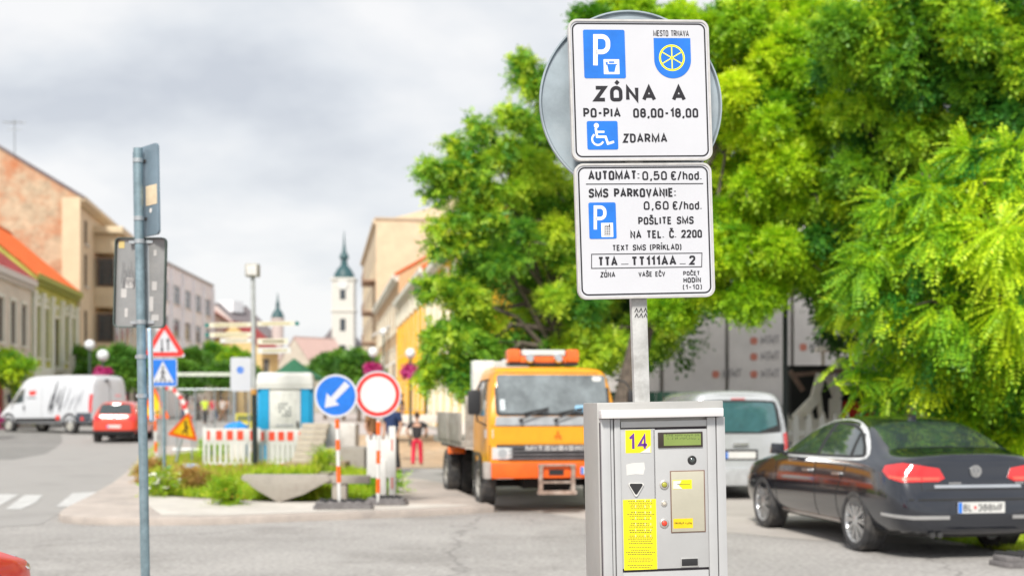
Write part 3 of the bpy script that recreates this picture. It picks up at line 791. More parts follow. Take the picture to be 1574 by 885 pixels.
def arch_mesh(r, t, z, n=10, depth=0.1):
    vs = []; fs = []
    for k in range(n + 1):
        a = math.pi * k / n
        for rr in (r, r - t):
            for y in (-0.1, 0.0): vs.append((math.cos(a) * rr, y, z - 0.12 + math.sin(a) * rr))
    for k in range(n):
        b = k * 4
        for i, j in ((0, 1), (1, 3), (3, 2), (2, 0)): fs.append((b + i, b + j, b + 4 + j, b + 4 + i))
    return vs, fs

T = -0.1485                                    # street direction: dx per dy
LAT_L, LAT_R = -16.6, 6.6
def SL(y): return (LAT_L + T * y, y)
def SR(y): return (LAT_R + T * y, y)
brick_plaster = mat('brick_plaster', (0.50, 0.40, 0.28), 0.95, var=0.16, scale=1.6, dirt=(0.48, 0.15, 0.05), dscale=0.35, bump=0.8, bscale=10)
plaster_c = mat('plaster_cream', (0.66, 0.55, 0.38), 0.9, var=0.06, scale=0.8)
plaster_p = mat('plaster_pale', (0.62, 0.57, 0.48), 0.9, var=0.07, scale=0.8)
plaster_g = mat('plaster_green', (0.45, 0.46, 0.10), 0.9, var=0.12, scale=0.8)
plaster_w = mat('plaster_white', (0.74, 0.75, 0.66), 0.9, var=0.05, scale=0.8)
plaster_grey = mat('plaster_grey', (0.88, 0.89, 0.92), 0.9, var=0.05, scale=0.6)
plaster_y = mat('plaster_yellow', (0.82, 0.46, 0.03), 0.9, var=0.10, scale=0.6)
roof_dred = mat('roof_dark_red', (0.30, 0.06, 0.06), 0.85, var=0.2, scale=3, bump=0.6, bscale=10)
roof_or = mat('roof_orange', (0.62, 0.15, 0.04), 0.85, var=0.15, scale=3, bump=0.6, bscale=10)
roof_grey = mat('roof_grey', (0.20, 0.18, 0.19), 0.85, var=0.15, scale=2)
copper = mat('green_copper', (0.03, 0.09, 0.10), 0.5, var=0.2, scale=2)
woodred = mat('door_red', (0.28, 0.05, 0.03), 0.7, var=0.15)

# 1 pale house at the left edge
b = Bld('terraced_house', 'pale two storey house with dark red roof and red ground floor doors', SL(60.5), SL(75.2), 1, 9, 8.4, plaster_p)
for u in (1.8, 4.4, 7.4, 10.2, 12.8): b.win(u, 4.5, 1.15, 2.3, mdarkf, trim=plaster_w)
dm = []
for u in (4.0, 7.4, 11.2):
    b.holes.append((u - .9, 0, u + .9, 3.1))
b.wall(roof_dred, 3.6); b.cornice(mframe)
for u in (4.0, 7.4, 11.2):
    d = MB(); d.box((u, .12, 1.55), (1.78, .08, 3.08), b.A)
    for q in (-1, 1):
        for zz_ in (.6, 1.6, 2.5): d.box((u + q * .43, .07, zz_), (.6, .04, .7), b.A)
    b.part('door', d, woodred)
# 2 green house
b = Bld('terraced_house', 'narrow yellow-green house with white pilasters, arched windows and bright orange roof', SL(75.4), SL(89.4), 1, 9, 8.9, plaster_g)
for u in (1.5, 3.9, 10.2, 12.6): b.win(u, 4.0, 1.0, 3.0, trim=plaster_w, arch=True, frame=mat('frame_green', (0.30, 0.31, 0.08), 0.7))
b.win(7.05, 3.6, 1.4, 3.0, mdarkf, trim=plaster_w, arch=True)
for u in (1.9, 4.4, 10.0, 12.5): b.win(u, 0.7, 1.3, 1.6, trim=plaster_w)
b.holes.append((6.4, 0, 7.7, 2.6))
b.wall(roof_or, 3.8); b.cornice(mat('trim_green', (0.35, 0.38, 0.08), 0.8), pr=.4)
for u in (0.32, 2.7, 5.5, 8.6, 11.4, 13.75):
    d = MB(); d.box((u, -.07, 5.4), (.62, .14, 4.6), b.A); d.box((u, -.09, 7.75), (.8, .18, .22), b.A); b.part('pilaster', d, plaster_w)
d = MB(); d.box((7.05, -.05, 3.0), (14.0, .12, .9), b.A); b.part('string_course', d, plaster_w)
d = MB(); d.box((7.05, -.1, 2.5), (14.05, .2, .12), b.A); b.part('string_course', d, plaster_g)
d = MB(); d.box((7.05, .12, 1.3), (1.28, .08, 2.58), b.A); b.part('door', d, mdarkf)
d = MB(); d.box((7.05, -.5, 3.35), (2.6, .9, .16), b.A)
for k in range(12): d.box((5.9 + k * .21, -.92, 3.85), (.04, .04, .9), b.A)
d.box((7.05, -.92, 4.32), (2.5, .07, .07), b.A); b.part('balcony', d, mat('balcony_iron', (0.55, 0.53, 0.45), 0.6))
# 3 tall cream building with the exposed gable
b = Bld('apartment_building', 'tall cream building with patchy brick gable wall, bay windows and television aerials', SL(89.6), SL(104.6), 1, 26, 15.6, plaster_c)
for v in (5.6, 9.6):
    for u in (3.2,): b.win(u, v, 1.2, 2.3, mdarkf)
for u in (3.2,): b.win(u, 12.6, 1.2, 1.7, mdarkf)
for u in (3, 7.6, 12.2): b.win(u, .6, 3.2, 2.9, mdarkf, trim=mat('shop_surround', (0.45, 0.30, 0.22), .8))
b.wall(roof_grey, 7.8, over=.5); b.cornice(plaster_c, pr=.5)
mb = MB(); mb.add([(-.02, .0, -.3), (-.02, 26, -.3), (-.02, 26, 15.6), (-.02, 13, 23.3), (-.02, 0, 15.6)], [(0, 1, 2, 3, 4)], b.A); b.part('gable_plaster', mb, brick_plaster)
mb = MB(); mb.box((-.12, .4, 7.8), (.25, 1.2, 15.2), b.A); b.part('corner_pier', mb, plaster_c)
# bay with its own windows
for base in (4.6, 8.7, ):
    d = MB(); d.box((10.3, -.8, base + .45), (7.0, 1.6, 1.5), b.A); b.part('bay', d, plaster_c, bevel=.05)
    for u in (7.6, 10.3, 13.0):
        w_ = MB(); w_.box((u, -1.5, base + 2.3), (2.3, .08, 2.1), b.A); f = b.part('window', w_, mframe)
        for q in (-.55, .55):
            w2 = MB(); w2.box((u + q, -1.56, base + 2.3), (.95, .06, 1.85), b.A); b.part('pane', w2, mglassw if q < 0 else mat('curtain_pale', (.62, .64, .62), .6, var=.1), f)
    w_ = MB(); w_.box((6.86, -.8, base + 2.3), (.08, 1.3, 2.1), b.A); f = b.part('window', w_, mdarkf)
    w2 = MB(); w2.box((6.80, -.8, base + 2.3), (.06, .95, 1.8), b.A); b.part('pane', w2, mglassw, f)
    d = MB(); d.box((10.3, -.75, base + 2.3), (6.8, 1.4, 2.2), b.A); b.part('bay_core', d, plaster_c)
d = MB(); d.box((10.3, -.85, 13.1), (7.2, 1.8, 1.4), b.A); d.box((10.3, -.9, 14.1), (8.2, 2.4, .5), b.A); b.part('bay', d, plaster_c, bevel=.05)
def aerial(u, w_, v, n, lab, bb):
    t = empty('tv_aerial', bb.root.location + bb.A.to_3x3() @ Vector((u, w_, v)), label=lab, cat='aerial', group='aerials on the gabled roof')
    a = MB(); a.tube([(0, 0, -.5), (0, 0, 2.6)], .04, 6); a.build('mast', M_['galv'], t)
    a = MB(); a.tube([(-.8, 0, 2.4), (.8, 0, 2.4)], .03, 6)
    for k in range(n): a.tube([(-.7 + k * 1.4 / n, -.4, 2.4), (-.7 + k * 1.4 / n, .4, 2.4)], .02, 5)
    a.tube([(-.5, 0, 1.9), (.5, 0, 1.9)], .03, 6); a.build('antenna', M_['galv'], t)
aerial(.4, 8.2, 20.7, 7, 'left television aerial on the sloping roof of the gabled building', b)
aerial(2.0, 4.6, 18.5, 6, 'right television aerial on the sloping roof of the gabled building', b)
aerial(.4, 10.4, 21.9, 5, 'television aerial at the very left edge above the brick gable', b)
b = Bld('town_house', 'plain pale building front hidden behind the big grey sign back', SL(104.9), SL(122), 1, 14, 10.5, plaster_p)
for i in range(4):
    for v in (4.4, 7.6): b.win(2.2 + i * 4.2, v, 1.3, 1.9)
for i in range(3): b.win(3 + i * 5.2, .6, 3.0, 2.5, mdarkf)
b.wall(roof_grey, 3.0); b.cornice(plaster_p)
# 4 grey office building
b = Bld('office_building', 'long pale grey modern building seen past the backs of the left road signs', (-33.8, 124), (-35.2, 153), 1, 16, 15.0, plaster_grey)
mgp = mat('grey_panel', (0.62, 0.66, 0.72), 0.5, var=0.05)
for i in range(5):
    for v in (4.6, 8.0, 11.4): b.win(3.0 + i * 5.7, v, 3.6, 1.9, mgp, rows=1)
b.wall(mat('flat_roof', (0.4, 0.4, 0.4), .9), 0)
for i in range(6):
    d = MB(); d.box((.3 + i * 5.7, -.12, 9), (.5, .22, 11.5), b.A); b.part('pilaster', d, plaster_grey)
d = MB(); d.box((b.L / 2, -.1, 3.0), (b.L, .2, .5), b.A); b.part('string_course', d, mgp)
# 5 pinkish house with red roof, turret building behind
b = Bld('town_house', 'pinkish house with stepped orange roof at the far end of the grey building', (-36.4, 159), (-44.0, 220), 1, 14, 12.4, mat('plaster_pink', (0.64, 0.50, 0.46), .9, var=.06))
for i in range(9):
    for v in (4.5, 8.4): b.win(3 + i * 6.4, v, 1.8, 2.4)
b.wall(mat('roof_rust', (0.38, 0.18, 0.15), .9, var=.15, scale=2), 5.0)
d = MB(); d.prism([(0, 0), (5, 0), (1.3, 2.2), (0, 6.8), (-.6, 6.9)], -3, 3, b.A @ Matrix.Translation((1, 6, 11.5)) @ Matrix.Scale(.7, 4)); b.part('dormer', d, roof_or)
b = Bld('corner_building', 'distant building with a dark onion turret left of the church tower', (P(382, 0, 226).x, 226), (P(428, 0, 234).x, 234), 1, 14, 13.2, mat('plaster_rose', (0.60, 0.50, 0.47), .9, var=.06))
for i in range(2):
    for v in (4.5, 9): b.win(2.5 + i * 3.8, v, 1.8, 2.6)
b.wall(roof_grey, 5.5)
t = MB(); TT = b.A @ Matrix.Translation((7.2, -1.0, 0)); t.lathe([(1.05, -.3), (1.05, 15.8), (1.2, 16.0), (1.2, 16.5)], 12, TT); tu = b.part('turret', t, b.m)
t = MB(); t.lathe([(1.15, 16.5), (1.1, 16.9), (.8, 17.6), (.4, 18.1), (.28, 18.6), (.4, 18.9), (.2, 19.5), (.04, 21)], 12, TT); b.part('spire', t, copper, tu, smooth=True)
t = MB(); t.box((3, 6, 18.4), (3, 3, 2.0), b.A); b.part('chimney', t, plaster_grey)
b = Bld('town_house', 'small yellow house front just below the onion turret', (P(402, 0, 150).x, 150), (P(428, 0, 153).x, 153), 1, 8, 7.6, mat('plaster_soft_yellow', (0.70, 0.52, 0.25), .9))
for i in range(1): b.win(1.0 + i * 3.2, 4.3, 1.3, 2.2)
b.wall(roof_dred, 3)
# church
cx_, cy_ = P(529, 620, 260).x, 260
root = empty('church', (cx_, cy_, .33), label='distant pale church tower with a slender dark green spire over the street', cat='church')
cb = mat('church_plaster', (0.62, 0.60, 0.55), .9, var=.05)
def cpx(y): return EYE - (y - HOR) * 260 / FPX - .33
a = MB(); a.box((0, 0, cpx(428) / 2), (4.3, 4.3, cpx(428))); tw = a.build('tower', cb, root)
a = MB(); a.box((0, 0, cpx(478)), (4.7, 4.7, .5)); a.box((0, 0, cpx(430)), (4.8, 4.8, .5)); a.build('cornice', cb, tw)
for zz_ in (452, 500, 540):
    a = MB(); a.box((0, -2.16, cpx(zz_)), (1.1, .12, 2.4)); a.build('louvre_window', mglassw, tw)
a = MB(); a.lathe([(1.1, 0), (1.1, .15)], 16, Matrix.Translation((0, -2.2, cpx(438))) @ Matrix.Rotation(R(90), 4, 'X')); a.build('clock_face', M_['white_paint'], tw)
a = MB(); z0 = cpx(428)
a.lathe([(2.1, z0), (2.0, z0 + .8), (1.3, z0 + 2.0), (.7, z0 + 2.6), (.6, z0 + 3.8), (1.0, z0 + 4.1), (.8, z0 + 4.7), (.4, z0 + 5.4), (.2, z0 + 7), (.04, z0 + 9.5)], 12); a.build('spire', copper, root, smooth=True)
a = MB(); a.box((-1.5, 9, 6), (9, 14, 12)); nv = a.build('nave', cb, root)
a = MB(); a.prism([(-6.3, 12), (3.3, 12), (-1.5, 18)], 1.5, 16.5); a.build('roof', roof_grey, nv)
b = Bld('town_house', 'low sloping roofed house at the foot of the church tower', (P(484, 0, 200).x, 200), (P(545, 0, 206).x, 206), 1, 10, 6.5, plaster_p)
for i in range(3): b.win(1.5 + i * 1.8, 3.2, 1, 1.6)
b.wall(mat('roof_pinkish', (0.50, 0.36, 0.33), .9), 5.0)
# 7 tall cream building on the right side of the street
b = Bld('apartment_building', 'tall cream building with a plain side wall and balconies beyond the yellow houses', SR(150), SR(196), -1, 24, 22.5, plaster_c)
for v in (5, 8.6, 12.2, 15.8):
    for i in range(9): b.win(3 + i * 5, v, 1.8, 2.2)
b.wall(mat('flat_roof_cream', (0.5, 0.42, 0.30), .9), 0); b.cornice(plaster_c)
for v in (6.0, 9.6, 13.2, 16.8):
    d = MB(); d.box((5, -.7, v - 1.2), (8, 1.4, .2), b.A); d.box((5, -1.38, v - .6), (8, .06, 1.0), b.A); b.part('balcony', d, mat('balcony_rust', (0.40, 0.28, 0.2), .8))
d = MB(); n_p = [(1.2, 22.7), (22, 22.7), (22, 26.5), (12, 26.2), (9.5, 25.2), (8.5, 25.4), (6, 24.0), (3.5, 23.2)]
d.add([(1.0, w_, z_) for w_, z_ in n_p] + [(40, w_, z_) for w_, z_ in n_p], [tuple(range(8)), tuple(range(15, 7, -1))] + [(i, (i + 1) % 8, (i + 1) % 8 + 8, i + 8) for i in range(8)], b.A); b.part('attic_storey', d, plaster_c)
# 8 yellow houses
b = Bld('terraced_house', 'yellow house with white capped pilasters behind the red ringed sign', SR(79), SR(107), -1, 13, 9.6, plaster_y)
for i in range(7):
    b.win(2.6 + i * 3.9, 5.0, 1.3, 2.6, trim=plaster_w); b.win(2.6 + i * 3.9, .9, 1.9, 2.4, trim=plaster_w)
b.wall(roof_or, 3.2); b.cornice(plaster_w, pr=.5)
for i in range(8):
    d = MB(); d.box((.5 + i * 3.9, -.1, 4.2), (.7, .2, 8.4), b.A); f = b.part('pilaster', d, plaster_y); d = MB(); d.box((.5 + i * 3.9, -.14, 8.2), (1.0, .3, 1.3), b.A); b.part('capital', d, plaster_w, f)
b = Bld('terraced_house', 'yellow and white house with an orange gabled roof behind the left tree', SR(58), SR(78.6), -1, 13, 9.2, plaster_y)
for i in range(5):
    b.win(2.4 + i * 3.95, 4.7, 1.4, 2.6, trim=plaster_w); b.win(2.4 + i * 3.95, .9, 1.9, 2.4, trim=plaster_w)
b.wall(mat('roof_peach', (0.66, 0.22, 0.08), .85, var=.12, scale=2), 2.6); b.cornice(plaster_w, pr=.4)
for i in range(6):
    d = MB(); d.box((.5 + i * 3.9, -.1, 4.1), (.6, .2, 8.2), b.A); f = b.part('pilaster', d, plaster_w)
b = Bld('terraced_house', 'brownish house with white awnings between the yellow houses and the tall cream block', SR(107.5), SR(149), -1, 14, 12.0, mat('plaster_ochre', (0.60, 0.42, 0.24), .9, var=.1))
for i in range(8):
    b.win(3 + i * 4.9, 7.4, 1.5, 2.6, trim=plaster_w); b.win(3 + i * 4.9, 3.6, 1.5, 2.4, trim=plaster_w)
b.wall(roof_or, 4); b.cornice(plaster_w, pr=.5)
for i in range(3):
    d = MB(); d.prism([(0, 0), (-1.6, -.9), (-1.6, -1.1), (0, -.2)], -1.6, 1.6, b.A @ Matrix.Translation((6 + i * 9, 0, 5.0 + (i % 2) * 3.6)) @ Matrix.Rotation(R(90), 4, 'Z')); b.part('awning', d, M_['white_paint'])
# 9 wrapped building on the right, behind the parked cars
b = Bld('wrapped_building', 'long building hung with pale printed panels behind the silver van and the loader', (1.5, 41), (34, 41), 1, 14, 8.6, mat('wrap_grey', (0.38, 0.36, 0.35), .85, var=.05))
b.wall(mat('flat_roof', (0.4, 0.4, 0.4), .9), 0)
mw1 = mat('banner_pale', (0.72, 0.69, 0.67), .7, var=.05, scale=1.5); mr_ = mat('banner_red', (0.60, 0.22, 0.16), .6); mk_ = mat('banner_grey', (0.28, 0.27, 0.29), .6)
for i in range(15):
    x0 = 1.2 + i * 2.05
    d = MB(); d.box((x0 + .98, -.08, 4.6), (1.93, .06, 7.2), b.A, taper=1.0); f = b.part('panel', d, mw1)
    for uu_, zz_ in [q for q in ((3.4, 2.0), (5.0, 2.75), (6.2, 2.75), (6.2, 3.3), (6.2, 3.8), (7.75, 3.6), (9.9, 3.7)) if x0 <= q[0] < x0 + 2.05]:
        if 1:
            bx0 = x0; x0 = uu_ - .28
            r_ = MB(); r_.add([(x0 + q, -.125, zz_ + p) for q, p in ((.10, .08), (.26, .08), (.30, .2), (.26, .30), (.10, .30), (.06, .2))], [tuple(range(6))], b.A); b.part('red_logo', r_, mr_, f)
            r_ = MB(); 
            for q, wd in enumerate((.10, .06, .11, .08, .12, .07)):
                xx = x0 + .42 + q * .10
                r_.box((xx, -.125, zz_ + .2), (.022, .01, .24 if q % 2 == 0 else .18), b.A); r_.box((xx + wd / 2, -.126, zz_ + (.34 if q % 3 else .2)), (wd * .7, .008, .035), b.A)
            b.part('lettering', r_, mk_, f); x0 = bx0
d = MB(); d.box((16, -.5, 1.0), (32, .06, 2.0), b.A); b.part('hoarding', d, mat('hoarding_grey', (0.36, 0.36, 0.36), .8, var=.1, scale=1))
mb = MB()
for k in range(60): mb.box((1.0 + k * .5, -1.2, .75), (.32, .05, 1.5), b.A)
# a white picket fence in front, each picket its own part
fr_ = empty('picket_fence', (5.62, 27.0, 0), label='low pale fence with pointed pickets between the silver van and the saloon roof', cat='fence')
pk = MB(); pk.prism([(-.06, 0), (.06, 0), (.06, 1.22), (0, 1.40), (-.06, 1.22)], -.015, .015); p0_ = pk.build('picket', M_['white_paint'], fr_)
for k in range(1, 12):
    q = p0_.copy(); C.objects.link(q); q.location = (k * .27, 0, .01 * (k % 3))
rl = MB(); rl.box((1.5, .045, .4), (3.2, .05, .1)); rl.build('rail', M_['white_paint'], fr_); rl = MB(); rl.box((1.5, .045, 1.0), (3.2, .05, .1)); rl.build('rail', M_['white_paint'], fr_)
# ------------------------------------------------------------------ the parking sign (in focus)
PM = leanM(P(990, 620, 5.06) * 1.0 - Vector((0, 0, 1.6)), 7.5, 1.8)
bx = PM.translation
# the post leans: place its foot so that it passes the photo's point (985, 540)
foot = Vector((P(986, 560, 5.06).x + 0.05 * 1.0, 5.06, 0)); PM = leanM(foot, 7.5, 1.8)
ps = empty('parking_sign', label='tall grey post with two white parking notices and the back of a round sign', cat='sign'); setM(ps, PM)
msq = mat('post_grey', (0.50, 0.50, 0.49), 0.5, 0.35, var=0.12, scale=14, dirt=(0.36, 0.355, 0.34), dscale=9, bump=.1)
a = MB(); a.box((0, 0, 1.5), (.062, .04, 3.04)); a.build('post', msq, ps, bevel=.006)
def LP(px, py, y=-0.06): return local_hit(PM, px, py, y)
SY = -0.045     # panel face plane
def panel(name, corners, lab):
    pts = [LP(*c, SY) for c in corners]
    x0 = (pts[0][0] + pts[3][0]) / 2; x1 = (pts[1][0] + pts[2][0]) / 2; z1 = (pts[0][1] + pts[1][1]) / 2; z0 = (pts[2][1] + pts[3][1]) / 2
    o = MB(); o.prism(rrect(x0, z0, x1, z1, .035, 8), SY, SY + .003); pn = o.build(name, M_['white_sign'], ps); pn['label'] = lab
    # folded metal rim
    w_ = MB(); outl = rrect(x0, z0, x1, z1, .035, 8); inn = rrect(x0 + .008, z0 + .008, x1 - .008, z1 - .008, .028, 8)
    n = len(outl); vs = [(x, SY + .02, z) for x, z in outl] + [(x, SY - .004, z) for x, z in outl] + [(x, SY - .004, z) for x, z in inn] + [(x, SY - .0005, z) for x, z in inn]
    fs = [(k * n + i, k * n + (i + 1) % n, (k + 1) * n + (i + 1) % n, (k + 1) * n + i) for k in range(3) for i in range(n)]
    w_.add(vs, fs); w_.build('rim', mat('sign_rim', (0.60, 0.585, 0.57), .4, .4, var=.08, scale=20), pn, smooth=True, angle=40)
    bl_ = MB(); ribbon(bl_, rrect(x0 + .0165, z0 + .0165, x1 - .0165, z1 - .0165, .024, 8), .0058, SY - .0006, closed=True); bl_.build('border', M_['ink'], pn)
    return pn, (x0, z0, x1, z1)
pu, bu = panel('notice_panel', [(873.5, 29), (1087, 32), (1097, 246), (879, 248)], 'upper white notice panel reading ZÓNA A')
pl_, bl2 = panel('notice_panel', [(883, 251), (1094, 251), (1098, 456), (888, 460)], 'lower white notice panel with parking prices')
YF = SY - .0008
def S1(cx, cy): return LP(820 + cx / 3.539, cy / 3.539, YF)       # crop coordinates of the upper panel
def S2(cx, cy): return LP(860 + cx / 3.689, 240 + cy / 3.689, YF)
def wr(mb, S, s, x0, x1, yb, yt, t=.15, y=YF):
    a = S(x0, yb); b_ = S(x1, yb); c = S(x0, yt)
    text(mb, s, a[0], (a[1] + b_[1]) / 2, c[1] - a[1], t=t * 1.08, width=b_[0] - a[0], y=y, gap=.12)
a = MB()
wr(a, S1, 'MESTO TRNAVA', 652, 846, 199, 166, .13)
wr(a, S1, 'ZÓNA', 330, 668, 553, 468, .22); wr(a, S1, 'A', 753, 835, 553, 468, .22)
wr(a, S1, 'PO-PIA', 272, 474, 640, 588, .19); wr(a, S1, '08,00-18,00', 543, 895, 641, 589, .19); wr(a, S1, 'ZDARMA', 487, 728, 777, 727, .19)
a.build('lettering', M_['ink'], pu)
def sq(S, x0, y0, x1, y1, r=.006):
    p = S(x0, y1); q = S(x1, y0); return p[0], p[1], q[0], q[1]
def blue(S, x0, y0, x1, y1, par, white=True):
    q = sq(S, x0, y0, x1, y1); o = MB(); flat(o, rrect(*q, .007), YF - .0002); return o.build('blue_square', M_['sign_blue'], par), q
wsn = mat('sticker_white', (0.78, 0.79, 0.82), .4, var=.02)
f, q = blue(S1, 277, 164, 495, 427, pu)
o = MB(); 
def pt(S, x, y): return S(x, y)
def strokeS(o, S, pts, wpx, y, r=0, closed=False, k=3.539):
    pp = [(*S(x, yy), (rr[0] if rr else 0)) for x, yy, *rr in pts]
    pp = [(p[0], p[1], p[2] * 5.0 / FPX / k) for p in pp]
    ribbon(o, roundpts(pp, 8, closed), wpx * 5.0 / FPX / k, y, closed=closed)
strokeS(o, S1, [(337, 357), (337, 200), (405, 200, 42), (405, 284, 42), (337, 284)], 25, YF - .0005)
f1 = MB(); qq = sq(S1, 383, 324, 466, 405); flat(f1, rrect(*qq, .002), YF - .0005)
for x, z in circ(0, 0, 0, 1): pass
f1.build('coin_meter_square', wsn, f)
o.build('letter_p', wsn, f)
o = MB()
strokeS(o, S1, [(392, 345), (404, 343)], 9, YF - .0007)
flat(o, [S1(400, 352), S1(409, 393), S1(441, 393), S1(450, 352)], YF - .0007); strokeS(o, S1, [(410, 340), (440, 340)], 9, YF - .0008); strokeS(o, S1, [(394, 352), (456, 352)], 5, YF - .0009)
o.build('coin_cup', M_['sign_blue'], f)
f, q = blue(S1, 294, 659, 457, 815, pu)
o = MB()                                                     # wheelchair figure
c_ = S1(342, 684); flat(o, circ(c_[0], c_[1], .0098, 20), YF - .0005)
strokeS(o, S1, [(338, 697), (346, 745), (392, 745), (405, 782), (438, 772)], 13, YF - .00055)
strokeS(o, S1, [(340, 718), (386, 718)], 11, YF - .0006)
cc = S1(350, 758); ap = [(cc[0] + .0222 * math.cos(R(t_)), cc[1] + .0222 * math.sin(R(t_))) for t_ in range(125, 345, 10)]
ribbon(o, ap, .0075, YF - .00065)
o.build('wheelchair_symbol', wsn, f)
# town shield
o = MB(); x0, z1 = S1(653, 208); x1, zz_ = S1(853, 208); cxm = (x0 + x1) / 2; hw = (x1 - x0) / 2; zc = S1(753, 326)[1]
flat(o, [(x0, z1), (x0, zc)] + [(cxm - hw * math.cos(R(t_)), zc - hw * .99 * math.sin(R(t_))) for t_ in range(8, 180, 8)] + [(x1, zc), (x1, z1)], YF - .0002)
sh = o.build('shield', M_['sign_blue'], pu)
my = mat('emblem_yellow', (0.86, 0.84, 0.03), .5, var=.03)
o = MB(); wc_ = S1(753, 316); rr = .0475
ribbon(o, circ(wc_[0], wc_[1], rr, 48), .0075, YF - .0005, closed=True)
for k in range(3):
    an = R(90 + 60 * k); ribbon(o, [(wc_[0] - rr * math.cos(an), wc_[1] - rr * math.sin(an)), (wc_[0] + rr * math.cos(an), wc_[1] + rr * math.sin(an))], .0042, YF - .0005 - .00006 * (k + 1))
flat(o, circ(wc_[0], wc_[1], .006, 16), YF - .0009)
o.build('wheel_emblem', my, sh)
# lower panel
a = MB()
wr(a, S2, 'AUTOMAT:', 163, 455, 136, 82, .20); wr(a, S2, '0,50', 470, 610, 136, 85, .17); wr(a, S2, '€/hod.', 628, 806, 136, 85, .16)
wr(a, S2, 'SMS PARKOVANIE:', 166, 662, 234, 182, .20); wr(a, S2, '0,60', 478, 620, 304, 255, .17); wr(a, S2, '€/hod.', 638, 806, 304, 255, .16)
wr(a, S2, 'POŠLITE SMS', 447, 762, 387, 343, .19); wr(a, S2, 'NA TEL. Č. 2200', 402, 809, 465, 419, .19); wr(a, S2, 'TEXT SMS (PRÍKLAD)', 300, 692, 534, 500, .18)
wr(a, S2, 'TTA', 219, 330, 624, 570, .20); wr(a, S2, '_', 350, 400, 612, 590, .13); wr(a, S2, 'TT111AA', 408, 662, 621, 567, .20); wr(a, S2, '_', 682, 722, 610, 588, .13); wr(a, S2, '2', 737, 772, 616, 563, .20)
wr(a, S2, 'ZÓNA', 232, 317, 687, 656, .18); wr(a, S2, 'VAŠE EČV', 448, 600, 683, 654, .18); wr(a, S2, 'POČET', 702, 797, 676, 651, .19); wr(a, S2, 'HODÍN', 703, 803, 717, 687, .19); wr(a, S2, '(1-10)', 700, 808, 755, 727, .17)
a.build('lettering', M_['ink'], pl_)
o = MB(); strokeS(o, S2, [(150, 159), (815, 156)], 5, YF - .0002, k=3.689); strokeS(o, S2, [(182, 556), (808, 549), (806, 627), (182, 636)], 4.5, YF - .0002, closed=True, k=3.689)
o.build('rules', M_['ink'], pl_)
f, q = blue(S2, 170, 262, 318, 470, pl_)
o = MB(); strokeS(o, S2, [(203, 416), (203, 289), (257, 289, 36), (257, 354, 36), (203, 354)], 19, YF - .0005, k=3.689); o.build('letter_p', wsn, f)
o = MB(); flat(o, rrect(*sq(S2, 238, 378, 303, 459), .001), YF - .0005); f1 = o.build('phone_square', wsn, f)
o = MB(); strokeS(o, S2, [(283, 384), (283, 400)], 5, YF - .0007, k=3.689)
for r_ in range(5):
    for cc_ in range(3): flat(o, rrect(*sq(S2, 260 + cc_ * 9, 398 + r_ * 10, 266 + cc_ * 9, 405 + r_ * 10), .0002, 2), YF - .0007)
strokeS(o, S2, [(256, 396), (287, 396), (287, 450), (256, 450)], 2.5, YF - .0008, closed=True, k=3.689)
o.build('phone_symbol', M_['ink'], f1)
# round sign seen from behind, and brackets
ctr = LP(970, 160, .035)
a = MB(); TR = Matrix.Translation((ctr[0], .035, ctr[1])) @ Matrix.Rotation(R(-90), 4, 'X')
a.lathe([(.001, 0), (.352, 0), (.358, -.012), (.364, -.012), (.364, .006), (.358, .010), (.001, .010)], 72, TR)
ds = a.build('round_sign_back', mat('disc_back', (0.34, 0.40, 0.44), .5, .5, var=.14, scale=5, dirt=(0.42, 0.47, 0.50), dscale=3), ps, smooth=True, angle=40)
for zz_ in (bu[1] + .07, bu[3] - .07, bl2[1] + .06, bl2[3] - .06):
    a = MB(); a.box((0, -.008, zz_), (.30, .03, .035)); a.box((0, .03, zz_), (.11, .015, .035)); a.build('bracket', M_['galv'], ps, bevel=.003)
a = MB(); c0 = LP(974, 478, -.021); 
for k in range(6):
    ribbon(a, [(c0[0] + .004 + (k % 3) * .018, c0[1] - .004 - (k // 3) * .02), (c0[0] + .012 + (k % 3) * .018, c0[1] + .010 - (k // 3) * .02), (c0[0] + .018 + (k % 3) * .017, c0[1] - .006 - (k // 3) * .02)], .003, -.0212 - .0001 * k)
a.build('scribble', M_['ink'], ps)

# ------------------------------------------------------------------ the ticket machine
MM = leanM(Vector((P(1018, 620, 4.93).x + .035, 4.93, 0)), 8, 1.1)
tm = empty('ticket_machine', label='grey metal parking ticket machine with yellow number 14 sticker in the foreground', cat='ticket machine'); setM(tm, MM)
mcab = mat('cabinet_grey', (0.43, 0.425, 0.41), .42, .35, var=.05, scale=4, dirt=(0.43, 0.42, 0.40), dscale=5, bump=.03)
mdoor = mat('cabinet_front', (0.48, 0.485, 0.49), .38, .25, var=.04, scale=3)
FY = -.02
def MP(cx, cy, y=FY): return local_hit(MM, 880 + cx / 3.104, 600 + cy / 3.104, y)
xl = MP(137, 500)[0]; xr = MP(728, 500)[0]; zt = MP(430, 80)[1]
a = MB(); a.box(((xl + xr) / 2, .135, zt / 2 + .012), (xr - xl + .012, .27, zt + .02)); a.build('cabinet', mcab, tm, bevel=.006)
a = MB(); x0, z0 = MP(137, 137, FY - .03); x1, z1 = MP(720, 82, FY - .03)
a.prism([(x0, z0 + .002), (x1, z0 + .002), (x1, z1), (x0, z1)], FY - .034, 0.0); a.build('hood', mat('hood_white', (0.74, 0.73, 0.74), .3, .2, var=.02), tm, bevel=.004)
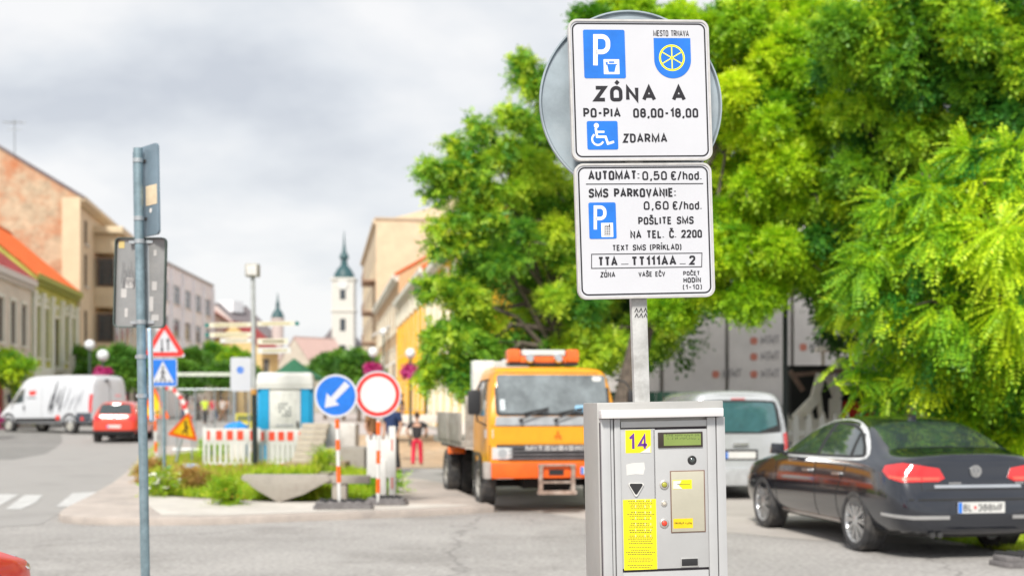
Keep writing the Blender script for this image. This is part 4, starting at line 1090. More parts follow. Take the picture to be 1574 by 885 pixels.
for u0, u1, yy in ((137, 180, .0), (184, 196, .006), (200, 228, 0.0), (643, 683, 0.0), (688, 728, .0)):
    a = MB(); p = MP(u0, 200, FY)[0]; q = MP(u1, 200, FY)[0]; a.box(((p + q) / 2, FY / 2 + yy, (z0 + .05) / 2), (q - p, -FY, z0 - .05)); a.build('door_rail', mdoor, tm, bevel=.002)
# front panel areas
def mrect(name, x0, y0, x1, y1, m, y=FY, th=.02, par=tm, bev=.0012):
    p = MP(x0, y1, y - .0); q = MP(x1, y0, y - .0)
    o = MB(); o.prism([(p[0], p[1]), (q[0], p[1]), (q[0], q[1]), (p[0], q[1])], y, y + th); return o.build(name, m, par, bevel=bev)
mrect('top_rail', 231, 139, 640, 178, mdoor, FY + .004, .016)
mrect('left_panel', 233, 181, 393, 850, mdoor, FY + .006, .014)
right = mrect('right_panel', 397, 181, 640, 850, mdoor, FY + .006, .014)
mrect('bottom_rail', 240, 853, 650, 1400, mdoor, FY + .004, .016)
FB = FY + .006
mgap = mat('gap_dark', (0.06, 0.05, 0.06), .7)
a = MB(); p = MP(150, 1350, -.003); q = MP(725, 140, -.003); a.box(((p[0] + q[0]) / 2, -.001, (p[1] + q[1]) / 2), (q[0] - p[0], .004, q[1] - p[1])); a.build('seal', mgap, tm)
myel = mat('sticker_yellow', (0.90, 0.80, 0.01), .35, var=.03); mpur = mat('sticker_purple', (0.13, 0.03, 0.30), .5)
st = mrect('number_sticker', 254, 187, 373, 298, myel, FB - .0008, .0006, bev=0)
o = MB()
def wm(o, s, x0, x1, yb, yt, t=.15, y=FB - .0012):
    a_ = MP(x0, yb, y); b_ = MP(x1, yb, y); c = MP(x0, yt, y); text(o, s, a_[0], (a_[1] + b_[1]) / 2, c[1] - a_[1], t=t, width=b_[0] - a_[0], y=y)
wm(o, '14', 268, 362, 284, 206, .17); o.build('number_14', mpur, st)
a = MB(); flat(a, [MP(350, 280, FB - .0014), MP(372, 262, FB - .0014), MP(372, 296, FB - .0014), MP(322, 296, FB - .0014)], FB - .0014); a.build('peeled_patch', M_['white_paint'], st)
a = MB(); flat(a, [MP(x, y, FB - .0003) for x, y in ((256, 352), (290, 344), (342, 342), (346, 370), (338, 400), (300, 398), (258, 404))], FB - .0006); a.build('sticker_residue', M_['white_paint'], tm)
st = mrect('instruction_sticker', 247, 516, 398, 856, myel, FB - .0008, .0006, bev=0)
rnd = random.Random(5); o = MB(); yy = 524
while yy < 850:
    w0 = rnd.uniform(85, 135); x = 322 - w0 / 2
    while x < 322 + w0 / 2:
        wd = rnd.uniform(4, 12); p = MP(x, yy + 4.6, FB - .001); q = MP(x + wd, yy, FB - .001); flat(o, [(p[0], p[1]), (q[0], p[1]), (q[0], q[1]), (p[0], q[1])], FB - .0011); x += wd + 2.2
    yy += 9 if rnd.random() < .75 else 17
o.build('small_print', mat('ink_olive', (0.16, 0.13, 0.03), .6), st)
o = MB()
for x in (300, 345, 372):
    for k in range(7): 
        p = MP(x, 530 + k * 28, FB - .0013); q = MP(x + 3, 518 + k * 28, FB - .0013); flat(o, [(p[0], p[1]), (q[0], p[1]), (q[0], q[1]), (p[0], q[1])], FB - .0013)
o.build('scratch', mat('scratch_pale', (0.85, 0.8, 0.45), .6), st)
# triangular slot
def tri(name, pts, m, y, th, r=.004, par=tm): 
    o = MB(); o.prism(roundpts([(*MP(x, yy_, y), r) for x, yy_ in pts][::-1], 4), y, y + th); return o.build(name, m, par)
ts = tri('coin_slot', [(262, 440), (346, 440), (304, 512)], M_['white_paint'], FB - .006, .006, .006)
tri('slot_opening', [(268, 443), (340, 443), (304, 500)], M_['black_plastic'], FB - .0075, .004, .005, ts)
# display
dsp = mrect('display', 410, 195, 621, 273, mat('display_frame', (0.035, 0.025, 0.02), .4), FB - .006, .012)
lc = mrect('screen', 436, 204, 612, 263, mat('lcd_green', (0.20, 0.27, 0.07), .3, var=.05), FB - .0066, .003, dsp, 0)
o = MB(); rnd = random.Random(9)
for k in range(22):
    for rr_ in (0, 1):
        if rnd.random() < .12: continue
        x = 446 + k * 7.3; y0_ = 207 + rr_ * 15 
        for _ in range(3):
            dx = rnd.uniform(0, 3.4); dy = rnd.uniform(0, 8); p = MP(x + dx, y0_ + dy + 4, FB - .007); q = MP(x + dx + 2, y0_ + dy, FB - .007); flat(o, [(p[0], p[1]), (q[0], p[1]), (q[0], q[1]), (p[0], q[1])], FB - .0068)
o.build('digits', mat('lcd_dark', (0.06, 0.09, 0.03), .5), dsp)
def dome(name, cx, cy, r, prof, m, par=tm, y=FB):
    p = MP(cx, cy, y); o = MB(); o.lathe([(a_ * r, b_ * r) for a_, b_ in prof], 28, Matrix.Translation((p[0], y, p[1])) @ Matrix.Rotation(R(90), 4, 'X')); return o.build(name, m, par, smooth=True, angle=50)
k_ = dome('lock', 570, 331, .0165, [(1.05, -.1), (1.05, .12), (.85, .25), (.8, .18), (.01, .18)], M_['black_plastic'])
dome('lock_core', 570, 331, .009, [(1, 0), (1, .5), (.6, .8), (.01, .85)], M_['glass'], k_)
for cy_b, r, colr in ((448, .0155, (0.36, 0.36, 0.05)), (538, .0105, (0.55, 0.50, 0.42)), (632, .0155, (0.72, 0.06, 0.03))):
    k_ = dome('button', 437, cy_b, r, [(1.15, -.1), (1.15, .2), (1.0, .35), (.72, .35), (.68, .1), (.01, .1)], mat('button_ring', (.60, .58, .55), .35, .7))
    dome('button_cap', 437, cy_b, r * .62, [(1, .2), (1, .75), (.7, 1.0), (.01, 1.05)], mat('cap_%d' % cy_b, colr, .4), k_)
fl = mrect('flap_frame', 471, 378, 631, 679, mat('flap_brown', (0.20, 0.12, 0.09), .5), FB - .0025, .008)
fp_ = mrect('flap', 476, 383, 626, 674, mat('flap_beige', (0.50, 0.475, 0.38), .4, .2, var=.04), FB - .0045, .004, fl)
s1_ = mrect('flap_sticker', 479, 424, 569, 470, myel, FB - .0050, .0004, fl, 0)
a = MB(); flat(a, [MP(x, y, FB - .0053) for x, y in ((480, 430), (520, 428), (508, 452), (524, 468), (480, 468))], FB - .0055); a.build('torn_patch', M_['white_paint'], s1_)
a = MB(); flat(a, [MP(x, y, FB - .0053) for x, y in ((500, 444), (562, 446), (562, 449), (500, 447))], FB - .0057); a.build('print_line', mat('ink_olive', (0.16, 0.13, 0.03), .6), s1_)
s2_ = mrect('flap_sticker', 482, 608, 574, 657, mat('sticker_orange', (0.88, 0.60, 0.01), .35), FB - .0050, .0004, fl, 0)
s2_['label'] = 'orange-yellow sticker with a dark printed line'
o = MB(); rnd = random.Random(3)
for k in range(13):
    x = 487 + k * 6.4
    if k == 7: continue
    for _ in range(3):
        dx = rnd.uniform(0, 3); dy = rnd.uniform(0, 6); p = MP(x + dx, 626 + dy + 5, FB - .0055); q = MP(x + dx + 2.2, 626 + dy, FB - .0055); flat(o, [(p[0], p[1]), (q[0], p[1]), (q[0], q[1]), (p[0], q[1])], FB - .0056)
o.build('print_line', M_['ink'], s2_)
sl_ = mrect('ticket_slot', 518, 796, 602, 842, M_['steel'], FB - .004, .006)
mrect('slot_opening', 522, 800, 598, 836, M_['black_plastic'], FB - .0055, .004, sl_)

# ------------------------------------------------------------------ left pole with the backs of three signs
base = P(219.5, 885, 8.6); base.z = 0; base.x += .025
LM = leanM(base, 0, 1.0)
lp = empty('sign_pole', label='slim galvanised pole at left carrying the backs of two road signs', cat='sign'); setM(lp, LM)
a = MB(); ztop = local_hit(LM, 207, 228, 0)[1]; a.tube([(0, 0, -.1), (0, 0, ztop)], .030, 20); a.build('pole', M_['galv_blue'], lp, smooth=True, angle=60)
def HL(px, py, y=.05): return local_hit(LM, px, py, y)
x0, z1 = HL(173, 366); x1, z0 = HL(259, 503)
BK = mat('sign_back', (0.30, 0.31, 0.31), .5, .45, var=.1, scale=3, dirt=(0.37, 0.37, 0.36), dscale=2)
Mb = Matrix.Translation(((x0 + x1) / 2, .055, (z0 + z1) / 2)) @ Matrix.Rotation(R(-12), 4, 'Z') @ Matrix.Rotation(R(2.5), 4, 'Y'); hw = (x1 - x0) / 2 / math.cos(R(12)); hh = (z1 - z0) / 2
a = MB(); a.prism(rrect(-hw, -hh, hw, hh, .03), 0, .004, Mb); bp_ = a.build('sign_back', BK, lp)
a = MB(); ol = rrect(-hw, -hh, hw, hh, .03); il = rrect(-hw + .007, -hh + .007, hw - .007, hh - .007, .025); n = len(ol)
a.add([(x, .004, z) for x, z in ol] + [(x, -.022, z) for x, z in ol] + [(x, -.022, z) for x, z in il] + [(x, -.001, z) for x, z in il], [(k * n + i, k * n + (i + 1) % n, (k + 1) * n + (i + 1) % n, (k + 1) * n + i) for k in range(3) for i in range(n)], Mb)
a.build('rim', mat('rim_dark', (0.10, 0.13, 0.12), .5, .4), bp_)
mres = mat('residue', (0.46, 0.46, 0.45), .7, var=.1)
for cx0, cz0, w_, h_ in ((-.12, -.07, .035, .03), (-.10, -.2, .02, .03), (.10, -.02, .03, .03), (.08, -.14, .025, .05), (.10, .20, .018, .02), (.11, -.23, .045, .02), (-.08, .0, .05, .035)):
    a = MB(); a.prism(rrect(cx0 - w_ * .6, cz0 - h_, cx0 + w_ * .6, cz0 + h_, .006, 3), -.0015 - abs(cx0) * .003, .0, Mb); a.build('sticker_residue', mres, bp_)
a = MB(); a.prism(rrect(-hw + .02, hh - .07, -hw + .062, hh - .02, .004, 3), -.002, 0, Mb); a.build('yellow_sticker', mat('old_yellow', (0.62, 0.50, 0.20), .7), bp_)
a = MB(); rnd = random.Random(2)
for k in range(9): 
    x = -.14 + .012 * k; ribbon(a, [(x, -.02 + rnd.uniform(-.02, .02)), (x + .01, .06 + rnd.uniform(0, .09)), (x + .022, -.01 + rnd.uniform(-.03, .03))], .0025, -.003 - .0001 * k, Mb)
a.build('scribble', mat('graffiti_grey', (0.10, 0.10, 0.11), .7), bp_)
def clamp(z, ext, par=lp):
    a = MB(); a.lathe([(.0305, z - .014), (.0345, z - .014), (.0345, z + .014), (.0305, z + .014)], 20, closed=True); a.box((0, .04, z), (ext, .022, .02)); return a.build('clamp', M_['galv'], par)
for py in (371, 495): clamp(HL(210, py, 0)[1], .16)
a = MB(); a.box((.035, .047, (z0 + z1) / 2), (.03, .01, (z1 - z0) * .96)); a.build('stiffener', M_['galv'], lp)
# narrow upper sign, turned almost edge-on
x0, z1 = HL(203, 226, 0.0); x1, z0 = HL(238, 360, 0)
Mc = Matrix.Translation((.035, .03, (z0 + z1) / 2)) @ Matrix.Rotation(R(-46), 4, 'Z'); hw2 = .165; hh2 = (z1 - z0) / 2 + .01
a = MB(); a.prism(rrect(-hw2, -hh2, hw2, hh2, .03), 0, .018, Mc @ Matrix.Rotation(R(0), 4, 'Y')); up = a.build('sign_back', mat('sign_back_blue', (0.22, 0.30, 0.36), .45, .4, var=.1, scale=4), lp, bevel=.003); up['label'] = 'narrow blue-grey upper sign seen from behind at a sharp angle'
a = MB(); a.prism(rrect(.01, -.10, hw2 - .01, .03, .004, 3), -.002, 0, Mc); a.build('peeling_sticker', mat('old_beige', (0.62, 0.52, 0.36), .8, var=.15), up)
a = MB(); a.prism(circ(.07, -.135, .016, 14), -.002, 0, Mc); a.build('white_sticker', M_['white_paint'], up)
for py in (247, 336):
    z = HL(207, py, 0)[1]; c = clamp(z, .03); a = MB(); a.box((.045, .03, z), (.07, .03, .018)); a.build('bracket', M_['black_plastic'], lp)
# blue sign seen edge-on below, plus the brackets
z1 = HL(225, 505, 0)[1]; z0 = HL(229, 648, 0)[1]
a = MB(); a.prism(rrect(-.15, z0, .15, z1, .02), 0, .02, Matrix.Translation((.054, .06, 0)) @ Matrix.Rotation(R(103), 4, 'Z')); e_ = a.build('edge_on_sign', mat('pale_blue_edge', (0.42, 0.58, 0.75), .4, .1), lp, bevel=.003)
for py in (548, 608): clamp(HL(212, py, 0)[1], .10)
# ------------------------------------------------------------------ vehicles
def catmull(S, sub):
    S = [np.array(s, float) for s in S]; o = []
    for i in range(len(S) - 1):
        p0 = S[max(i - 1, 0)]; p1 = S[i]; p2 = S[i + 1]; p3 = S[min(i + 2, len(S) - 1)]
        for k in range(sub):
            t = k / sub; o.append(0.5 * ((2 * p1) + (-p0 + p2) * t + (2 * p0 - 5 * p1 + 4 * p2 - p3) * t * t + (-p0 + 3 * p1 - 3 * p2 + p3) * t ** 3))
    o.append(S[-1]); return o
def loft(name, stations, m, parent, wheels, rw, dark, subs=2, crease=None, halfw=0.9, archd=0.26):
    """stations: half sections [(x,y,z)...] bottom centre -> top centre"""
    me = bpy.data.meshes.new(name); bm = bmesh.new(); rings = []
    K = len(stations[0])
    for s in stations:
        half = [bm.verts.new(p) for p in s]
        oth = [bm.verts.new((p[0], -p[1], p[2])) for p in s[1:-1]]
        rings.append(half + oth[::-1])
    n = len(rings[0])
    for a, b in zip(rings[:-1], rings[1:]):
        for i in range(n): bm.faces.new((a[i], a[(i + 1) % n], b[(i + 1) % n], b[i]))
    for rg in (rings[0], rings[-1]):
        # rg[0] bottom centre, rg[K-1] top centre; rg[i] opposite rg[n-i]
        bm.faces.new((rg[0], rg[1], rg[n - 1]))
        for i in range(1, K - 2): bm.faces.new((rg[i], rg[i + 1], rg[n - i - 1], rg[n - i]))
        bm.faces.new((rg[K - 2], rg[K - 1], rg[n - K + 2]))
    bmesh.ops.recalc_face_normals(bm, faces=bm.faces)
    bm.to_mesh(me); bm.free()
    if crease:
        at = me.attributes.new('crease_edge', 'FLOAT', 'EDGE')
        idx = {}
        vals = np.zeros(len(me.edges), np.float32)
        # vertices of ring r: r*n + i
        for e in me.edges:
            a, b = e.vertices
            ra, ia = divmod(a, n); rb, ib = divmod(b, n)
            fa = ia if ia < K else n - ia; fb = ib if ib < K else n - ib
            if fa == fb and fa in crease and ra != rb: vals[e.index] = crease[fa]
            if ra == rb and ra in (0, len(rings) - 1): vals[e.index] = max(vals[e.index], crease.get('cap', 0))
        at.data.foreach_set('value', vals)
    o = link(name, me, m, parent)
    mod = o.modifiers.new('s', 'SUBSURF'); mod.levels = subs; mod.render_levels = subs
    dg = bpy.context.evaluated_depsgraph_get(); dg.update()
    me1 = bpy.data.meshes.new_from_object(o.evaluated_get(dg)); o.modifiers.clear(); o.data = me1
    # BVH of the uncut skin, used to lay lamps, panes and trim on it
    bm = bmesh.new(); bm.from_mesh(me1); bvh = BVHTree.FromBMesh(bm); bm.free()
    if wheels:
        cut = MB()
        for xw in wheels:
            for sg in (-1, 1):
                y0 = halfw - archd; y1 = halfw + .3
                cut.tube([(xw, sg * y0, rw), (xw, sg * y1, rw)], rw + .055, 32)
        co = cut.build('cutter', dark)
        mo = o.modifiers.new('b', 'BOOLEAN'); mo.object = co; mo.operation = 'DIFFERENCE'; mo.solver = 'EXACT'
        dg = bpy.context.evaluated_depsgraph_get(); dg.update()
        me2 = bpy.data.meshes.new_from_object(o.evaluated_get(dg)); o.modifiers.clear(); o.data = me2
        bpy.data.objects.remove(co)
        me2.materials.clear(); me2.materials.append(m); me2.materials.append(dark)
        for p in me2.polygons:
            c = p.center
            inside = any((c.x - xw) ** 2 + (c.z - rw) ** 2 < (rw + .058) ** 2 for xw in wheels) and abs(c.y) > halfw - archd - .01 and (abs(p.normal.y) < .25 or abs(c.y) < halfw - archd + .02)
            p.material_index = 1 if inside or (p.normal.z < -.8 and c.z < .4) else 0
    for p in o.data.polygons: p.use_smooth = True
    o.data.set_sharp_from_angle(angle=R(38))
    return o, bvh
def decal(name, pts, d, bvh, m, parent, off=.006, step=.12, inset=.02, smooth=True, it=0, cyl=None):
    """a shell laid on the body: outline (rough 3D points) projected along d"""
    d = Vector(d).normalized(); up = Vector((0, 0, 1)) if abs(d.z) < .9 else Vector((1, 0, 0))
    e1 = d.cross(up).normalized(); e2 = e1.cross(d).normalized()
    q = [(Vector(p).dot(e1), Vector(p).dot(e2)) for p in pts]
    if it: q = chaikin(q, it)
    bm = bmesh.new(); bm.faces.new([bm.verts.new((a, b, 0)) for a, b in q])
    for ax in (0, 1):
        lo = min(p[ax] for p in q); hi = max(p[ax] for p in q); n = int((hi - lo) / step)
        for k in range(1, n + 1):
            c = [0, 0, 0]; no = [0, 0, 0]; c[ax] = lo + (hi - lo) * k / (n + 1); no[ax] = 1
            bmesh.ops.bisect_plane(bm, geom=bm.verts[:] + bm.edges[:] + bm.faces[:], plane_co=c, plane_no=no)
    bnd = [(e.verts[0].index, e.verts[1].index) for e in bm.edges if e.is_boundary]
    bm.verts.index_update(); bnd = [(e.verts[0].index, e.verts[1].index) for e in bm.edges if e.is_boundary]
    vo = []; vi = []
    for v in bm.verts:
        o = e1 * v.co.x + e2 * v.co.y - d * 8
        h, nn, _, _ = bvh.ray_cast(o, d)
        if h is None: h, nn, _, _ = bvh.find_nearest(o + d * 8)
        if nn.dot(d) > 0: nn = -nn
        vo.append(h + nn * off); vi.append(h - nn * inset)
    n = len(vo)
    fs = [tuple(v.index for v in f.verts) for f in bm.faces]; bm.free()
    allf = fs + [tuple(n + i for i in reversed(f)) for f in fs] + [(a, b, n + b, n + a) for a, b in bnd]
    mb = MB(); mb.add(vo + vi, allf)
    return mb.build(name, m, parent, smooth=smooth, angle=40)
def side(name, pts, sg, bvh, m, parent, **k):
    return decal(name, [(x, sg, z) for x, z in pts], (0, -sg, 0), bvh, m, parent, **k)
def wheel(parent, x, y, rw, wid, sg, spokes=10, rimr=.70, style='alloy', mrim=None):
    mrim = mrim or M_['alloy']
    root = MB(); T_ = Matrix.Translation((x, y, rw)) @ Matrix.Rotation(R(-90 * sg), 4, 'X')      # +z of lathe -> outward
    r = rw; h = wid / 2
    root.lathe([(.01, h * .1), (r * .5, h * .1), (r * .5, -h * .6), (.01, -h * .6)], 24, T_); w_ = root.build('wheel', M_['black_plastic'], parent)
    a = MB(); prof = [(r * rimr, h * .82), (r * .78, h * 1.0), (r * .92, h * .98), (r * .985, h * .80)]
    for k in range(5):
        z = h * (.80 - k * .4); prof += [(r, z - h * .04), (r, z - h * .30), (r * .975, z - h * .33), (r * .975, z - h * .38)]
    prof = prof[:-2]
    prof += [(r * .985, -h * .85), (r * .92, -h), (r * .78, -h), (r * rimr, -h * .82)]
    a.lathe(prof, 40, T_, closed=True); a.build('tyre', M_['tyre'], w_, smooth=True, angle=25)
    a = MB(); rr = r * rimr
    if style == 'alloy':
        a.lathe([(rr, h * .9), (rr * 1.03, h * .9), (rr * 1.03, -h * .8), (rr * .93, -h * .8), (rr * .93, h * .3), (rr * .96, h * .80)], 40, T_, closed=True)
        for k in range(spokes):
            an = 2 * math.pi * k / spokes; c, s = math.cos(an), math.sin(an)
            for q in (-1, 1):
                pc, ps_ = math.cos(an + q * .10), math.sin(an + q * .10)
                a.bar((c * rr * .16, s * rr * .16, h * .72), (pc * rr * .96, ps_ * rr * .96, h * .74), rr * .10, .03, T_, up=(0, 0, 1))
        a.lathe([(rr * .22, h * .55), (rr * .22, h * .84), (rr * .12, h * .9), (.01, h * .9)], 20, T_)
    elif style == 'steel':
        a.lathe([(rr * 1.03, -h * .8), (rr * 1.03, h * .9), (rr * .97, h * .9), (rr * .88, h * .35), (rr * .62, h * .62), (rr * .38, h * .66), (rr * .34, h * .9), (.01, h * .9)], 36, T_)
        for k in range(8):
            an = 2 * math.pi * k / 8; a.box((math.cos(an) * rr * .75, math.sin(an) * rr * .75, h * .53), (rr * .12, rr * .12, .02), T_, rz=an)
    a.build('rim', mrim, w_, smooth=True, angle=35)
    return w_
def sec(x, zb, wb, zm, wm, zbelt, wbelt, zedge, wedge, ztop, sh=(0, 0, 0)):
    return [(x, 0, zb), (x, wb * .85, zb), (x, wb, zb + .10), (x, wm, zm), (x + sh[0] * .35, wm * .997, zm * .45 + zbelt * .55), (x + sh[0], wbelt, zbelt), (x + sh[1], wedge + (.0), zedge), (x + sh[2], wedge * .62, ztop - .01), (x + sh[2], 0, ztop)]
def plate(parent, M, w_=.52, h_=.113, txt=None, eu=True, heart=False):
    a = MB(); a.prism(rrect(-w_ / 2, 0, w_ / 2, h_, .008, 3), -.006, 0, M); p = a.build('number_plate', M_['white_paint'], parent)
    if eu: a = MB(); a.prism([(-w_ / 2 + .004, .004), (-w_ / 2 + .045, .004), (-w_ / 2 + .045, h_ - .004), (-w_ / 2 + .004, h_ - .004)], -.0075, -.005, M); a.build('blue_strip', M_['sign_blue'], p)
    if txt:
        a = MB(); s1, s2 = txt
        text(a, s1, -w_ / 2 + .06, .02, .072, t=.15, width=.095, y=-.0075, M=M); text(a, s2, -w_ / 2 + .225, .02, .072, t=.15, width=.275, y=-.0075, M=M)
        a.build('lettering', M_['ink'], p)
        a = MB(); flat(a, [(-w_ / 2 + .19 + .016 * x, .055 + .022 * z) for x, z in ((0, -1), (.95, .2), (.6, .9), (0, .55), (-.6, .9), (-.95, .2))], -.0078, M); a.build('crest', M_['sign_red'], p)
    return p
under = mat('underbody', (0.02, 0.02, 0.02), .9)

# ---- dark saloon ----
paint_dark = mat('paint_dark_blue', (0.016, 0.019, 0.028), .16, .35, var=.04, coat=1.0, spec=.7)
hd = Vector((-.48, 2.667)).normalized(); ang = math.atan2(hd.y, hd.x)
sal = empty('parked_car', (4.80, 13.24, 0), ang, label='dark blue-black saloon car parked on the right, seen from behind its left rear corner', cat='car')
ST_ = [sec(.05, .34, .50, .50, .60, .82, .58, 1.00, .50, 1.055, (.10, .13, .17)),
       sec(.09, .26, .72, .50, .78, .84, .76, 1.03, .64, 1.085, (.10, .12, .14)),
       sec(.22, .22, .82, .50, .885, .88, .845, 1.05, .70, 1.10, (.05, .06, .08)),
       sec(.46, .20, .84, .50, .908, .93, .875, 1.075, .72, 1.115),
       sec(.70, .19, .85, .50, .912, .955, .885, 1.11, .72, 1.14),
       sec(.90, .19, .85, .50, .912, .96, .885, 1.20, .70, 1.23),
       sec(1.30, .19, .85, .50, .91, .965, .885, 1.365, .65, 1.415),
       sec(1.80, .19, .85, .50, .91, .965, .885, 1.425, .62, 1.47),
       sec(2.35, .19, .85, .50, .91, .955, .885, 1.415, .62, 1.465),
       sec(2.78, .19, .85, .50, .91, .945, .885, 1.325, .64, 1.375),
       sec(3.12, .19, .85, .50, .91, .935, .885, 1.18, .675, 1.22),
       sec(3.48, .19, .85, .50, .91, .92, .88, 1.01, .71, 1.04),
       sec(4.05, .19, .85, .50, .905, .87, .86, .945, .66, .98),
       sec(4.36, .19, .84, .50, .895, .80, .85, .88, .61, .92),
       sec(4.62, .20, .78, .48, .82, .70, .76, .79, .55, .81),
       sec(4.77, .26, .60, .45, .66, .62, .60, .68, .45, .70)]
body, bv = loft('body', ST_, paint_dark, sal, (1.08, 3.80), .335, under, crease={5: .55, 'cap': .2}, halfw=.91)
for sg in (1, -1):
    dlo = [(.93, 1.03), (1.06, 1.13), (1.33, 1.285), (1.65, 1.365), (2.05, 1.39), (2.45, 1.36), (2.75, 1.275), (3.0, 1.15), (3.28, .985), (3.1, .975), (2.1, .99), (1.1, 1.005)]
    side('window_trim', [(.86, 1.02), (1.02, 1.155), (1.31, 1.315), (1.65, 1.40), (2.05, 1.425), (2.48, 1.39), (2.80, 1.30), (3.06, 1.16), (3.36, .975), (3.15, .955), (2.1, .965), (1.05, .98)], sg, bv, mat('trim_silver', (.78, .79, .80), .35, .3), sal, off=.004, it=1)
    f = side('window_surround', dlo, sg, bv, M_['black_plastic'], sal, off=.007, it=1)
    side('pane', [(2.20, 1.355), (2.45, 1.335), (2.70, 1.25), (2.93, 1.14), (3.15, 1.005), (2.18, 1.015)], sg, bv, M_['glass'], f, off=.010)
    side('pane', [(1.40, 1.28), (1.68, 1.34), (2.10, 1.362), (2.09, 1.015), (1.30, 1.025)], sg, bv, M_['glass'], f, off=.010)
    side('pane', [(1.02, 1.045), (1.14, 1.14), (1.32, 1.24), (1.22, 1.03)], sg, bv, M_['glass'], f, off=.010)
    for x0 in (3.34, 2.14): side('door_seam', [(x0, .95), (x0 + .015, .95), (x0 + .02, .30), (x0 + .005, .30)], sg, bv, under, sal, off=.003, step=.08)
    side('door_seam', [(1.30, .93), (1.315, .93), (1.565, .60), (1.57, .30), (1.555, .30), (1.55, .60)], sg, bv, under, sal, off=.003, step=.06)
    for x0 in (2.26, 1.42): side('door_handle', rrect(x0, .80, x0 + .20, .835, .015), sg, bv, M_['chrome'], sal, off=.03, step=.06)
    side('swage_line', [(.62, .755), (3.9, .70), (3.9, .712), (.62, .77)], sg, bv, mat('paint_crease', (0.05, 0.055, 0.075), .12, coat=1.0, spec=.7), sal, off=.004, step=.1)
    side('sill_trim', [(1.60, .27), (3.30, .27), (3.30, .30), (1.60, .305)], sg, bv, mat('sill_silver', (0.5, 0.48, 0.47), .25, .8), sal, off=.010)
    # mirror
    MX = Matrix.Translation((-.30, 0, 0))
    a = MB(); a.add(*[[Vector(v) for v in ((3.28, sg * .93, .99), (3.44, sg * .93, .98), (3.42, sg * 1.08, .98), (3.30, sg * 1.10, .99), (3.28, sg * .93, 1.11), (3.40, sg * .93, 1.10), (3.38, sg * 1.07, 1.11), (3.30, sg * 1.10, 1.12))], [(0, 1, 2, 3), (4, 5, 6, 7), (0, 1, 5, 4), (1, 2, 6, 5), (2, 3, 7, 6), (3, 0, 4, 7)]], M=MX)
    a.bar((3.36, sg * .86, .97), (3.36, sg * .96, 1.01), .05, .04, MX); a.build('wing_mirror', paint_dark, sal, bevel=.025, seg=3)
    for xw in (1.08, 3.80): wheel(sal, xw, sg * .80, .335, .225, sg, 10)
# rear glass, lamps, trims
ml = mat('lamp_red', (0.62, 0.012, 0.012), .10, var=.05, coat=1, spec=.8); mlp = mat('lamp_red_bright', (0.80, 0.10, 0.06), .2, var=.1, coat=1)
decal('rear_window', [(.70, .66, 1), (.68, .3, 1), (.67, 0, 1), (.68, -.3, 1), (.70, -.66, 1), (1.05, -.62, 1), (1.32, -.56, 1), (1.38, 0, 1), (1.32, .56, 1), (1.05, .62, 1)], (0, 0, -1), bv, M_['glass'], sal, off=.004)
for sg in (1, -1):
    dd = (.72, -sg * .70, -.02)
    f = decal('tail_lamp', [(.16, sg * .62, .965), (.22, sg * .80, .985), (.40, sg * .90, .955), (.43, sg * .90, .90), (.30, sg * .90, .83), (.16, sg * .83, .795), (.10, sg * .62, .80)], dd, bv, ml, sal, off=.010, step=.06)
    decal('lamp_band', [(.14, sg * .63, .845), (.14, sg * .84, .845), (.30, sg * .90, .862), (.30, sg * .90, .838), (.14, sg * .84, .815), (.14, sg * .63, .815)], dd, bv, mlp, f, off=.014, step=.06)
    f = decal('tail_lamp', [(0, sg * .35, .835), (0, sg * .40, .935), (0, sg * .595, .965), (0, sg * .595, .80), (0, sg * .42, .80)], (1, 0, 0), bv, ml, sal, off=.008, step=.06)
    decal('lamp_band', [(0, sg * .40, .845), (0, sg * .59, .845), (0, sg * .59, .815), (0, sg * .42, .815)], (1, 0, 0), bv, mlp, f, off=.012, step=.06)
    decal('bumper_trim', [(.02, sg * .38, .425), (.02, sg * .38, .462), (.08, sg * .72, .462), (.45, sg * .90, .475), (.45, sg * .90, .445), (.08, sg * .72, .425)], dd, bv, M_['chrome'], sal, off=.012, step=.06)
decal('boot_strip', [(0, .48, .735), (0, -.48, .735), (0, -.48, .765), (0, .48, .765)], (1, 0, 0), bv, M_['chrome'], sal, off=.014)
decal('boot_seam', [(0, -.62, .715), (0, .62, .715), (0, .62, .724), (0, -.62, .724)], (1, 0, 0), bv, under, sal, off=.001)
for sg in (1, -1): decal('boot_seam', [(0, sg * .607, .72), (0, sg * .615, .72), (0, sg * .615, 1.04), (0, sg * .607, 1.04)], (1, 0, 0), bv, under, sal, off=.0012)
decal('bumper_seam', [(0, -.86, .610), (0, .86, .610), (0, .86, .628), (0, -.86, .628)], (1, 0, 0), bv, under, sal, off=.004)
0 and decal('lower_bumper', [(0, -.70, .27), (0, .70, .27), (0, .62, .36), (0, -.62, .36)], (1, 0, 0), bv, M_['black_plastic'], sal, off=.008)
for y in (.52, .44):
    a = MB(); a.tube([(.07, y, .262), (.30, y, .262)], .030, 16); a.build('exhaust', mat('exhaust_dark', (.08, .08, .08), .4, .6), sal, smooth=True)
h_, nn_, _, _ = bv.ray_cast(Vector((-3, 0, .53)), Vector((1, 0, 0))); xh = h_.x
MP_ = Matrix.Translation((xh - .012, 0, .485)) @ Matrix.Rotation(R(-90), 4, 'Z')
decal('plate_recess', [(0, -.36, .47), (0, .36, .47), (0, .30, .61), (0, -.30, .61)], (1, 0, 0), bv, paint_dark, sal, off=.004)
plate(sal, MP_, txt=('BL', '388MF'))
h_, nn_, _, _ = bv.ray_cast(Vector((-3, 0, .90)), Vector((1, 0, 0)))
ME_ = Matrix.Translation((h_.x - .012, 0, .905)) @ Matrix.Rotation(R(-90), 4, 'Z')
